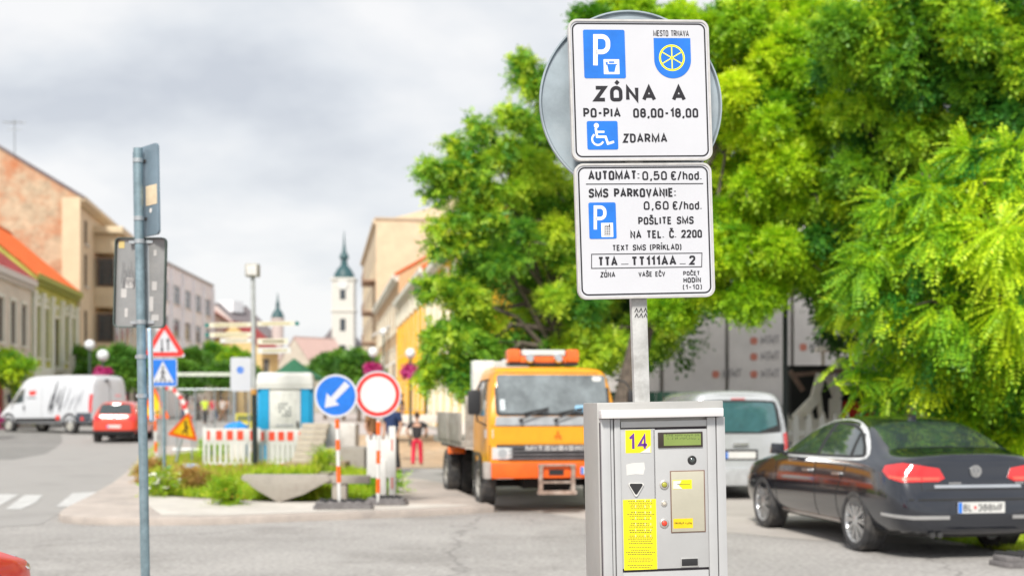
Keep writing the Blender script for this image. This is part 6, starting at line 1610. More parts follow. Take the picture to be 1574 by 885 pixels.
flat(a, circ(.0, zc + .255, .018, 10), -.0512); ribbon(a, [(.0, zc + .23), (-.005, zc + .13), (.03, zc + .03)], .025, -.0513); ribbon(a, [(-.005, zc + .13), (-.04, zc + .03)], .02, -.0514); ribbon(a, [(.0, zc + .21), (.04, zc + .14)], .014, -.0515); ribbon(a, [(.0, zc + .21), (-.035, zc + .15)], .014, -.0516)
for k in range(4): ribbon(a, [(-.12 + k * .07, zc + .012), (-.09 + k * .07, zc + .035)], .02, -.0517)
a.build('walking_figure', M_['ink'], bs)
for zz_ in (z0 + .12, q0 + .12, q1 - .12): a = MB(); a.box((0, -.02, zz_), (.09, .05, .03)); a.build('bracket', M_['galv'], sp)
# temporary yellow works signs
def works_sign(label, px, pyb, d, side_w, lean, yaw, pole_to=None, low=False):
    p = P(px, pyb, d); s = empty('works_sign', label=label, cat='sign', ); zb = gz(p.x, d) + .1
    setM(s, leanM(Vector((p.x, d, zb)), yaw, lean)); h = side_w * .87; z0 = p.z - zb
    a = MB(); a.prism(roundpts([(*q, .03) for q in tri_pts(0, z0, side_w, h)]), -.03, -.02); t_ = a.build('triangle', pred, s)
    a = MB(); flat(a, roundpts([(*q, .02) for q in tri_pts(0, z0 + side_w * .10, side_w * .68, h * .70)]), -.0306); a.build('yellow_field', mat('works_yellow', (.85, .50, .01), .4), t_)
    a = MB(); zc = z0 + side_w * .14
    if low: ribbon(a, [(-.17, zc), (-.11, zc + .06), (-.05, zc), (.03, zc), (.09, zc + .06), (.15, zc)], .035, -.031)
    else:
        flat(a, circ(-.02, zc + .27, .03, 10), -.031); ribbon(a, [(-.02, zc + .24), (.03, zc + .13), (-.03, zc)], .04, -.0311); ribbon(a, [(.02, zc + .14), (.09, zc)], .035, -.0312); ribbon(a, [(0, zc + .22), (.09, zc + .13)], .025, -.0313)
    a.build('symbol', M_['ink'], t_)
    return s
s = works_sign('leaning yellow and orange triangular works sign directly beside the left pole', 240, 643, 33, .92, 1, -22, low=True)
for k in range(5):
    h0 = (Z(0) * 0 + .0) + k * .27; a = MB(); a.tube([(0, 0, h0), (0, 0, h0 + .268)], .035, 10); a.build('pole_band', pred if k % 2 else M_['white_paint'], s)
s = works_sign('yellow and orange men at work triangle leaning right, behind the crossing sign post', 268, 671, 30, .72, -14, 28)
a = MB(); a.tube([(0, 0, 0), (0, 0, .75)], .03, 8); a.build('pole', M_['galv'], s)
# striped tape frame between the two works signs
tp = empty('warning_tape', (P(262, 0, 31.5).x, 31.5, .1), label='red and white warning tape sagging above the men at work sign', cat='tape')
tl = [(-.25, 0, 1.9), (.05, .05, 1.86), (.28, .0, 1.6), (.42, -.05, 1.25), (.52, 0, 1.15)]
for i in range(4):
    for q in range(3):
        A_ = Vector(tl[i]).lerp(Vector(tl[i + 1]), q / 3); B_ = Vector(tl[i]).lerp(Vector(tl[i + 1]), (q + 1) / 3); a = MB(); a.bar(A_, B_, .09, .006, up=(0, 1, 0)); a.build('tape_band', M_['sign_red'] if (i + q) % 2 else M_['white_paint'], tp)
for q in (tl[0], tl[-1]): a = MB(); a.tube([(q[0], q[1], .1), q], .02, 6); a.build('stake', M_['galv'], tp)

# round signs on striped posts with rubber feet
def striped_post(par, h, z0=.16, n=7, r=.03, first_red=False, bands=None):
    tube_obj('pole', [(0, 0, 0), (0, 0, h)], r * .93, M_['white_paint'], par)
    for a0, a1 in bands: a = MB(); a.lathe([(r, a0), (r * 1.03, a0), (r * 1.03, a1), (r, a1)], 14, closed=True); a.build('red_band', pred, par)
def rubber_foot(label, x, y, z, yaw, group=None, L_=.85, w_=.36, h=.13):
    f = empty('rubber_block', (x, y, z), yaw, label=label, cat='rubber block', group=group)
    a = MB(); hl = L_ / 2
    a.slab(roundpts([(-hl, -w_ / 2, .06), (hl, -w_ / 2, .06), (hl, w_ / 2, .06), (-hl, w_ / 2, .06)], 4), 0, .05); a.slab(roundpts([(-hl + .03, -w_ / 2 + .03, .05), (hl - .03, -w_ / 2 + .03, .05), (hl - .03, w_ / 2 - .03, .05), (-hl + .03, w_ / 2 - .03, .05)], 4), .045, h * .8)
    a.build('base_plate', mat('rubber_grey', (.16, .15, .15), .85, var=.2, scale=8), f, bevel=.01)
    for k in range(5):
        x_ = -hl + .14 + k * (L_ - .2) / 5; a = MB(); a.box((x_, 0, h * .86), (.055, w_ * .86, .05), rz=.35); a.build('rib', M_['rubber'], f, bevel=.008)
    return f
X1, D1 = G(522, 781, .104); 
s1 = empty('round_sign', label='blue round sign with a white arrow pointing down left on a red and white post', cat='sign'); setM(s1, leanM(Vector((X1, D1, .13)), 4, 1.6))
k_ = D1 / FPX; Zs = lambda py: EYE - (py - HOR) * k_ - .13
striped_post(s1, Zs(640) , bands=[(Zs(741), Zs(716)), (Zs(691), Zs(675) - .005), (Zs(658), Zs(644))])
def round_board(par, cx, cz, r, y=-.05):
    a = MB(); a.prism(circ(cx, cz, r, 48), y, y + .006); b_ = a.build('board', M_['white_sign'], par)
    return b_
# compose boards from the photograph's measures
cz = Zs(608); r1 = 33 * k_; b1 = round_board(s1, -.005, cz, r1)
a = MB(); flat(a, circ(-.005, cz, r1 * .90, 48), -.0506); a.build('blue_disc', M_['sign_blue'], b1)
a = MB(); u = Vector((-.70, -.71)); v = Vector((u.y, -u.x)); c_ = Vector((-.005, cz))
def uv(p, q): w2 = c_ + u * p * r1 + v * q * r1; return (w2.x, w2.y)
flat(a, [uv(-.78, -.16), uv(-.78, .16), uv(.20, .13), uv(.20, .40), uv(.76, 0), uv(.20, -.40), uv(.20, -.13)], -.0512); a.build('arrow', M_['white_sign'], b1)
X2, D2 = G(581, 776, .104)
s2 = empty('round_sign', label='round no entry for vehicles sign, white with a red ring, beside the blue arrow sign', cat='sign'); setM(s2, leanM(Vector((X2, D2, .13)), -4, -.3))
k2 = D2 / FPX; Zt = lambda py: EYE - (py - HOR) * k2 - .13
striped_post(s2, Zt(640), bands=[(Zt(668), Zt(648)), (Zt(712), Zt(692)), (Zt(757), Zt(735))])
cz = Zt(606); r2 = 36 * k2; b2 = round_board(s2, -.0, cz, r2)
a = MB(); ring(a, 0, cz, r2 * .93, r2 * .76, -.0506, 48); a.build('red_ring', M_['sign_red'], b2)
a = MB(); flat(a, circ(0, cz, r2 * .75, 40), -.0504); a.build('pale_disc', mat('sign_greyish', (.66, .66, .64), .4, var=.03), b2)
rubber_foot('black ribbed rubber base under the blue arrow sign', X1 + .06, D1, .104, .08); rubber_foot('black ribbed rubber base under the red ringed sign', X2 + .12, D2 + .12, .104, -.05, L_=.62)
X3, D3 = G(1572, 868); rubber_foot('grey and black ribbed rubber base lying at the bottom right corner', X3 + .12, D3, .0, .25)

# barrier boards
mbar = mat('barrier_white', (.62, .62, .60), .5, var=.04); mbr = mat('barrier_red', (.70, .07, .03), .45, var=.06)
def barrier(label, x0, x1, py0, py1, d, yaw=0, slots=True):
    pa = P(x0, py1, d); w_ = (x1 - x0) * d / FPX; h = (py1 - py0) * d / FPX; z0 = .12
    b_ = empty('barrier', (pa.x, d, z0), R(yaw), label=label, cat='barrier')
    a = MB(); T_ = .045
    a.box((w_ / 2, 0, h * .80), (w_, T_, h * .32)); a.box((w_ / 2, 0, h * .085), (w_, T_, h * .17)); a.box((.03, 0, h / 2), (.06, T_ * 1.05, h)); a.box((w_ - .03, 0, h / 2), (.06, T_ * 1.05, h)); a.box((w_ / 2, 0, h * .61), (w_, T_ * .8, .04)); fr = a.build('frame', mbar, b_, bevel=.006)
    n = 9
    for k in range(n):
        if k in (0,): continue
        a = MB(); a.box((w_ * k / n, 0, h * .37), (.062, T_ * .7, h * .46)); a.build('slat', mbar, b_)
    for c in (.11, .315, .52, .72, .93):
        a = MB(); ww = .14 if c < .9 else .06; a.box((c * w_ , -T_ / 2 - .003, h * .80), (ww * (.5 if c < .2 else 1), .004, h * .22)); a.build('red_block', mbr, b_)
        if c < .9: a = MB(); a.box((c * w_ + .0, -T_ / 2 - .003, h * .10), (ww * .8, .004, h * .06)); a.build('red_block', mbr, b_)
    for c in (.15, .85): a = MB(); a.box((c * w_, 0, -.03), (.12, .5, .08)); a.build('foot', M_['rubber'], b_)
    return b_
dB = 29.2
barrier('left plastic red and white pedestrian barrier on the verge beside the black lamp post', 312, 392, 661, 727, dB); barrier('right plastic red and white pedestrian barrier in front of the portable toilet', 396, 466, 661, 724, dB + .35)
# portable toilet
pt_ = P(438, 0, 31.2); po = empty('portable_toilet', (pt_.x, 31.2, .1), R(7), label='portable toilet cabin with white door and roof and bright blue sides', cat='toilet')
mbl = mat('toilet_blue', (.008, .33, .62), .5, var=.05); wp = mat('toilet_white', (.66, .66, .63), .5, var=.03)
W2, H2 = .66, 2.28
a = MB(); a.box((0, .62, 1.0), (W2 * 2, 1.15, 1.9)); a.build('cabin', mbl, po, bevel=.03)
a = MB(); a.prism([(-.37, .08), (.37, .08), (.37, 1.82), (.30, 1.90), (-.30, 1.90), (-.37, 1.82)], .0, .06); dr = a.build('door', wp, po, bevel=.012)
a = MB(); a.prism(rrect(-.27, .95, .27, 1.78, .03), -.012, 0.02); a.build('door_panel', mat('toilet_panel', (.70, .70, .66), .5), dr, bevel=.006)
a = MB()
for r_ in range(4):
    for c in range(4):
        if (r_ * 3 + c * 5) % 4: a.box((-.12 + c * .08, -.016, 1.22 + r_ * .09), (.05, .006, .06))
a.build('printed_mark', mat('print_grey', (.22, .24, .24), .6), dr)
a = MB(); a.box((0, -.014, .98), (.42, .005, .05)); a.build('printed_line', mat('print_pale', (.45, .46, .48), .6), dr)
a = MB(); a.box((.30, -.03, 1.0), (.04, .05, .16)); a.build('handle', M_['black_plastic'], dr)
a = MB(); a.box((0, .58, 2.07), (1.40, 1.28, .36), taper=.93); a.build('roof', wp, po, bevel=.10, seg=4)
a = MB(); a.box((-.48, -.0, 1.0), (.20, .03, 1.7)); a.box((.48, -.0, 1.0), (.20, .03, 1.7)); a.build('front_panel', mbl, po)
a = MB(); a.box((0, -.01, 1.9), (1.32, .06, .08)); a.build('door_frame', wp, po); a = MB(); a.box((0, .6, .03), (1.3, 1.2, .1)); a.build('skid', M_['black_plastic'], po)
# black lamp post with grey upper half and finger signs
pl0 = P(392, 730, 29.0); lpst = empty('street_lamp', label='tall lamp post with a square lamp head and direction finger boards', cat='street lamp'); setM(lpst, leanM(Vector((pl0.x, 29.0, .1)), 0, .7))
k3 = 29.0 / FPX; Zl = lambda py: EYE - (py - HOR) * k3 - .1
tube_obj('lower_pole', [(0, 0, -.1), (0, 0, Zl(602))], .062, mat('pole_black', (.02, .03, .03), .5), lpst); tube_obj('upper_pole', [(0, 0, Zl(602)), (0, 0, Zl(426))], .05, mat('pole_pale', (.48, .50, .50), .5, .3), lpst)
a = MB(); a.lathe([(.075, Zl(606)), (.075, Zl(598))], 14); a.build('orange_collar', mat('collar_orange', (.5, .25, .05), .6), lpst)
a = MB(); z = Zl(426); a.box((0, 0, z + .15), (.29, .26, .28)); lh = a.build('lamp_head', mat('lamp_grey', (.36, .35, .30), .5, .3), lpst, bevel=.015); a = MB(); a.box((0, -.135, z + .15), (.22, .01, .21)); a.build('lens', mat('lens_pale', (.70, .68, .66), .3), lh)
mfing = mat('finger_board', (.66, .62, .50), .6, var=.06); mft = mat('finger_text', (.42, .36, .16), .7)
for i, (x0, x1, py, dk) in enumerate(((322, 386, 499, 0), (395, 452, 498, 1), (322, 386, 514, 0), (338, 386, 523, 0), (395, 442, 525, 1), (395, 446, 539, 0))):
    u0, u1 = (x0 - 388) * k3, (x1 - 388) * k3; z = Zl(py); h = .10 if i < 4 else .13
    a = MB(); pts = [(u0, z - h / 2), (u1, z - h / 2), (u1, z + h / 2), (u0, z + h / 2)]; a.prism(pts, -.075, -.06); f = a.build('finger_board', mfing if i not in (3, 5) else M_['white_paint'], lpst)
    a = MB(); rnd = random.Random(i); x = u0 + .12
    while x < u1 - .12: wv_ = rnd.uniform(.03, .06); a.box((x + wv_ / 2, -.077, z), (wv_, .004, h * .42)); x += wv_ + .018
    a.build('lettering', mft if i != 4 else mat('finger_dark', (.12, .09, .02), .7), f)
    if i in (0, 1, 2): a = MB(); xx = (u0 - .06) if x1 < 390 else (u1 + .06); a.prism(circ(xx, z, .05, 10), -.078, -.06); a.build('pictogram', mat('picto_green', (.02, .16, .14), .6), f)
# tall mesh fence with a white notice
fn = empty('mesh_fence', (P(300, 0, 36).x, 36, gz(-8.8, 36)), label='temporary grey mesh fence with a top rail along the excavation', cat='fence')
zf = lambda py: EYE - (py - HOR) * 36 / FPX - fn.location.z
ox = fn.location.x
for X in (272, 300, 330, 353, 383, 420, 452): x = P(X, 0, 36).x - ox; a = MB(); a.tube([(x, 0, 0), (x, 0, zf(597))], .022, 6); a.build('fence_post', M_['galv'], fn)
for py in (598, 690): a = MB(); a.tube([(P(265, 0, 36).x - ox, 0, zf(py)), (P(452, 0, 36).x - ox, 0, zf(py))], .02, 6); a.build('rail', M_['galv'], fn)
a = MB()
for k in range(70): x = P(265, 0, 36).x - ox + k * .05; a.bar((x, .0, zf(690)), (x, .0, zf(598)), .004)
a.build('mesh_wires', M_['galv'], fn)['kind'] = 'stuff'
nb = empty('notice_board', (P(370, 0, 33).x, 33, .1), label='white notice board with a small blue disc on posts behind the barrier', cat='sign'); z1_, z0_ = EYE - (549 - HOR) * 33 / FPX - .1, EYE - (601 - HOR) * 33 / FPX - .1
a = MB(); a.prism(rrect(-.26, z0_, .26, z1_, .05), 0, .03); nbp = a.build('board', M_['white_sign'], nb)
a = MB(); flat(a, circ(-.01, z1_ - .32, .09, 20), -.001); a.build('blue_disc', M_['sign_blue'], nbp); a = MB(); ribbon(a, circ(.01, z1_ - .34, .035, 12, 0, 200), .015, -.0015); a.build('mark', M_['white_sign'], nbp)
for x in (-.2, .2): tube_obj('post', [(x, .02, 0), (x, .02, z0_)], .02, M_['galv'], nb, 8)
br = empty('barrier_rail', (P(300, 0, 46).x, 46, 0), label='pale horizontal beam on thin posts in front of the street trees', cat='rail'); zz2 = EYE - (575 - HOR) * 46 / FPX
a = MB(); a.box((.2, 0, zz2), (2.8, .06, .13)); a.build('beam', mat('beam_pale', (.52, .56, .48), .6), br); 
for x in (-1.0, 1.4): tube_obj('post', [(x, 0, -.3), (x, 0, zz2)], .03, M_['galv'], br, 8)
# market umbrella
um = empty('parasol', (P(452, 0, 75).x, 75, .33), label='wide dark green market parasol above the portable toilet', cat='parasol'); zu = EYE - (575 - HOR) * 75 / FPX - .33
a = MB(); a.lathe([(1.75, zu - .35), (1.7, zu - .2), (.9, zu + .25), (.05, zu + .9)], 8); a.build('canopy', mat('parasol_green', (.02, .12, .06), .8), um); tube_obj('pole', [(0, 0, 0), (0, 0, zu + .9)], .04, M_['galv'], um, 8)
# concrete trough (V shaped) and kerbstone stack
mcon = mat('weathered_concrete', (.36, .33, .29), .92, var=.14, scale=3, bump=.5, dirt=(.25, .22, .19), dscale=3)
X, D = G(430, 770, .1); tr = empty('concrete_trough', (X, D, .1), label='V shaped weathered concrete trough lying in the grass under the barrier', cat='trough')
kk = D / FPX
a = MB(); a.prism([((375 - 430) * kk, .36), ((402 - 430) * kk, .17), ((432 - 430) * kk, .0), ((470 - 430) * kk, .12), ((498 - 430) * kk, .27), ((512 - 430) * kk, .34), ((505 - 430) * kk, .42), ((378 - 430) * kk, .42)], -.25, .0); a.build('front_wall', mcon, tr, bevel=.012)
a = MB(); a.prism([((375 - 430) * kk, .36), ((432 - 430) * kk, .02), ((512 - 430) * kk, .34), ((505 - 430) * kk, .40), ((378 - 430) * kk, .40)], .9, 1.05); a.box((0.2, .45, .34), (1.1, .95, .06)); a.build('shell', mcon, tr)
a = MB(); a.box(((530 - 430) * kk, -.05, .34), (.78, .22, .12)); a.box(((523 - 430) * kk, -.02, .14), (.22, .22, .30)); a.build('slab', mcon, tr, bevel=.01)
sheet('trough_soil', [(X - .5, D + .0), (X + .7, D + .0), (X + .7, D + .9), (X - .5, D + .9)], .50, mat('verge_soil', (0.20, 0.19, 0.09), .95), kind='stuff')
grass('trough_weeds', [(X - .45, D + .05), (X + .5, D + .05), (X + .5, D + .8), (X - .45, D + .8)], 900, .14, lf_grass, 21, z0=.5)
mks = mat('kerbstone', (.52, .46, .38), .9, var=.1, scale=4, bump=.4, dirt=(.36, .31, .26), dscale=5)
ks0 = P(470, 0, 27.6)
for i in range(7):
    g_ = MB(); g_.box((0, 0, .055), (.58 , .26, .11)); o = g_.build('kerbstone', mks, None, bevel=.012)
    o.location = (ks0.x + .02 + .026 * i, 27.6 + .05 * i, .36 + .118 * i); o.rotation_euler = (0, 0, .04 * ((i * 7) % 5 - 2))
    tag(o, ['lowest kerbstone of the stack beside the concrete trough', 'second kerbstone from the bottom of the stack', 'third kerbstone from the bottom of the stack', 'middle kerbstone of the stack with its gap of weeds', 'third kerbstone from the top of the stack', 'second kerbstone from the top of the stack', 'topmost kerbstone of the stack below the portable toilet'][i], 'kerbstone', 'kerbstones stacked beside the trough')
a = MB(); a.box((0, 0, .13), (1.3, .9, .26)); pal = a.build('pallet', mat('pallet_wood', (.30, .22, .14), .9, var=.2), None, bevel=.01); pal.location = (ks0.x + .2, 27.9, .1); tag(pal, 'low wooden pallet under the stacked kerbstones', 'pallet')
# pale block behind the signs and other concrete blocks in the works
def block(label, px0, px1, py0, py1, d, dep, m, name='concrete_block', z=None, yaw=0):
    p = P((px0 + px1) / 2, py1, d); w_ = (px1 - px0) * d / FPX; h = (py1 - py0) * d / FPX; z = p.z if z is None else z
    a = MB(); a.box((0, 0, h / 2), (w_, dep, h)); o = a.build(name, m, None, bevel=.02); o.location = (p.x, d + dep / 2, z); o.rotation_euler = (0, 0, R(yaw)); tag(o, label, 'block'); return o
mpb = mat('pale_block', (.74, .70, .66), .9, var=.07, scale=2, bump=.3, dirt=(.48, .44, .40), dscale=2)
block('large pale block behind the post of the blue arrow sign', 484, 546, 651, 688, 33.0, .9, mpb)
block('broad grey concrete base below the large pale block', 497, 560, 688, 728, 31.0, 1.3, mcon)
block('pale wall block left of the worker in red trousers', 700, 745, 650, 690, 44, 1.0, mpb)
block('long pale stone edging above the excavated dirt', 590, 700, 637, 650, 52, .8, mpb, z=None)
block('white block lying in the dirt by the red trousers', 604, 634, 655, 668, 46, .8, mpb, yaw=8)
# white plastic barrier panels leaning at the red-ringed sign
wb = empty('plastic_fence_panel', (P(575, 0, 19.4).x, 20.5, .004), R(-6), label='upright white plastic fence panel with pointed tops behind the red ringed sign', cat='fence panel')
kk = 20.5 / FPX
a = MB(); x0, x1 = (548 - 575) * kk, (598 - 575) * kk; zt_ = EYE - (676 - HOR) * kk; zb_ = EYE - (734 - HOR) * kk
a.box(((x0 + .03 + x1) / 2, 0, (zt_ + zb_) / 2), (x1 - x0 - .06, .06, zt_ - zb_)); a.build('panel', mbar, wb, bevel=.012)
for k in range(5): a = MB(); x = x0 + .06 + k * .10; a.prism([(x - .03, zt_ - .02), (x + .03, zt_ - .02), (x + .03, zt_ + .05), (x, zt_ + .09), (x - .03, zt_ + .05)], -.025, .025); a.build('picket_top', mbar, wb)
a = MB(); a.box((x1 - .055, -.02, .62), (.11, .07, 1.24)); a.build('side_board', mbar, wb, bevel=.01)
a = MB(); a.box((x0 + .30, -.02, .36), (.12, .06, .70)); a.build('side_board', mbar, wb, bevel=.01)
for z in (.35, .95): a = MB(); a.box((x1 - .055, -.058, z), (.022, .004, .18)); a.build('red_block', mbr, wb)
# bags and pipes
def lump(name, label, px, py, d, sx, sy, sz, m, seed, z=.1, cat='bag'):
    p = P(px, py, d); bm = bmesh.new(); bmesh.ops.create_icosphere(bm, subdivisions=3, radius=1); rnd = random.Random(seed)
    import mathutils
    for v in bm.verts:
        n = mathutils.noise.noise(v.co * 1.6 + Vector((seed, 0, 0))); v.co = Vector((v.co.x * sx, v.co.y * sy, v.co.z * sz)) * (1 + .35 * n); v.co.z = max(v.co.z + sz * .7, 0)
    me = bpy.data.meshes.new(name); bm.to_mesh(me); bm.free()
    for f in me.polygons: f.use_smooth = True
    o = link(name, me, m); o.location = (p.x, d, z); return tag(o, label, cat)
lump('plastic_bag', 'crumpled green bag on the verge left of the barrier', 268, 712, 27.5, .22, .18, .12, mat('bag_green', (.03, .32, .16), .5, var=.2), 2)
lump('plastic_bag', 'pale blue bag beside the green bag near the barrier', 292, 706, 27.4, .26, .18, .14, mat('bag_blue', (.35, .45, .72), .5, var=.15), 5)
lump('plastic_bag', 'small orange-red bag in the grass in front of the blue bag', 300, 712, 27, .12, .12, .10, mat('bag_red', (.62, .10, .03), .5), 9)
lump('plastic_bag', 'bright blue tarpaulin bundle above the top of the left barrier', 364, 664, 31.5, .26, .2, .14, mat('bag_bright_blue', (.02, .25, .66), .5), 11, z=.92, cat='tarpaulin')
block('crate of stones carrying the blue tarpaulin bundle behind the barrier', 352, 378, 667, 716, 31.4, .5, mpb, z=.1)
bnk = block('low earth coloured planks stacked behind the mesh fence', 312, 390, 638, 662, 39, 1.0, mat('planks', (.52, .40, .28), .9, var=.15, scale=3), name='plank_stack', z=.0)
tg = MB(); tg.box((-11.2, 12.3, 0), (.01, .01, .01))
yl = empty('street_bench', (P(380, 0, 58).x, 58, .3), label='yellow low container with dark printed front in the street behind the fence', cat='container')
a = MB(); a.prism([(-.9, 0), (.75, 0), (.75, .85), (-.55, .85), (-.6, .35), (-.95, .25)], 0, .8); a.build('bin_body', mat('bin_yellow', (.62, .55, .03), .6, var=.1), yl, bevel=.02); a = MB(); a.box((.1, -.01, .66), (1.1, .02, .24)); a.build('printed_panel', mat('panel_olive', (.12, .14, .03), .7), yl)
yl.name = 'yellow_container'
# black post at the right, behind the silver van
bp = empty('street_lamp', (P(1207, 0, 26).x, 26, 0), label='slim black post rising between the silver van and the loader', cat='street lamp')
tube_obj('post', [(0, 0, 0), (0, 0, 1.0), (0, 0, 4.2)], .05, mat('pole_black', (.02, .03, .03), .5), bp); a = MB(); a.lathe([(.09, 0), (.09, .7), (.05, .8)], 14); a.build('base', mat('pole_black', (.02, .03, .03), .5), bp)
a = MB(); a.lathe([(.05, 4.2), (.2, 4.4), (.22, 4.8), (.1, 4.95), (.01, 5.1)], 14); a.build('lantern', mat('pole_black', (.02, .03, .03), .5), bp)
# green fence stub right of truck
gf = empty('board_fence', (P(905, 0, 33).x, 33, 0), label='dark green board fence seen between the truck and the parking sign post', cat='fence')
for k in range(22): a = MB(); a.box((k * .2, 0, .95), (.185, .03, 1.9)); a.build('board', mat('fence_green', (.05, .14, .10), .7, var=.15), gf)
hg = [(P(980 + 0, 0, 33).x + k * .9, 34 + .2 * (k % 2)) for k in range(1)]

# hanging flower baskets and street lanterns with globes
def lantern(label, px, pyg, d, rg, flowers=None, group=None):
    p = P(px, pyg, d); z0 = gz(p.x, d); r = empty('globe_lamp', (p.x, d, z0), label=label, cat='street lamp', group=group); h = p.z - z0
    tube_obj('post', [(0, 0, 0), (0, 0, h)], .06, mat('pole_darkgreen', (.05, .08, .07), .5), r, 10)
    bm = MB(); rr = rg * d / FPX; bm.lathe([(rr * math.sin(math.pi * t / 10) + .001, h - rr * math.cos(math.pi * t / 10)) for t in range(11)], 16); bm.build('globe', mat('globe_white', (.72, .76, .78), .35), r, smooth=True)
    if flowers:
        zf_ = EYE - (flowers[0] - HOR) * d / FPX - z0; fr = flowers[1] * .62 * d / FPX; rng = np.random.default_rng(int(px))
        crown(rng, [(0, 0, zf_, fr * .8), (fr * .8, 0, zf_, fr * .6), (-fr * .8, 0, zf_, fr * .6)], 420, 5,   .08, .10, .12, leafmat('petal_%d' % px, (.45, .02, .16), (.70, .06, .32), (.85, .25, .50), .3), r, sub=(.12, .25), droop=.1, subk=5, name='flower_basket')
lantern('white globe lamp with a pink flower basket above the white delivery van', 158, 546, 70, 9, (572, 13)); lantern('white globe lamp above the middle of the van before the clipped trees', 138, 530, 72, 8)
lantern('white globe lamp and pink flower basket just above the red ringed sign', 574, 541, 64, 8, (566, 10)); lantern('white globe lamp with a magenta flower basket before the yellow house', 631, 543, 52, 8, (569, 9)); lantern('single white globe lamp behind the left tree twigs', 655, 530, 54, 7)
lantern('white globe lamp at the brown house front', 590, 510, 80, 6); 
shrub('magenta flowering bush at the left edge beside the front of the delivery van', ((-16 - 787) * 53 / 2000, 53), 1.5, .4, 350, leafmat('petal_bush', (.45, .02, .16), (.70, .06, .32), (.85, .25, .50), .3), 77, name='flowering_bush', ll=.12, lw=.09, k=5)

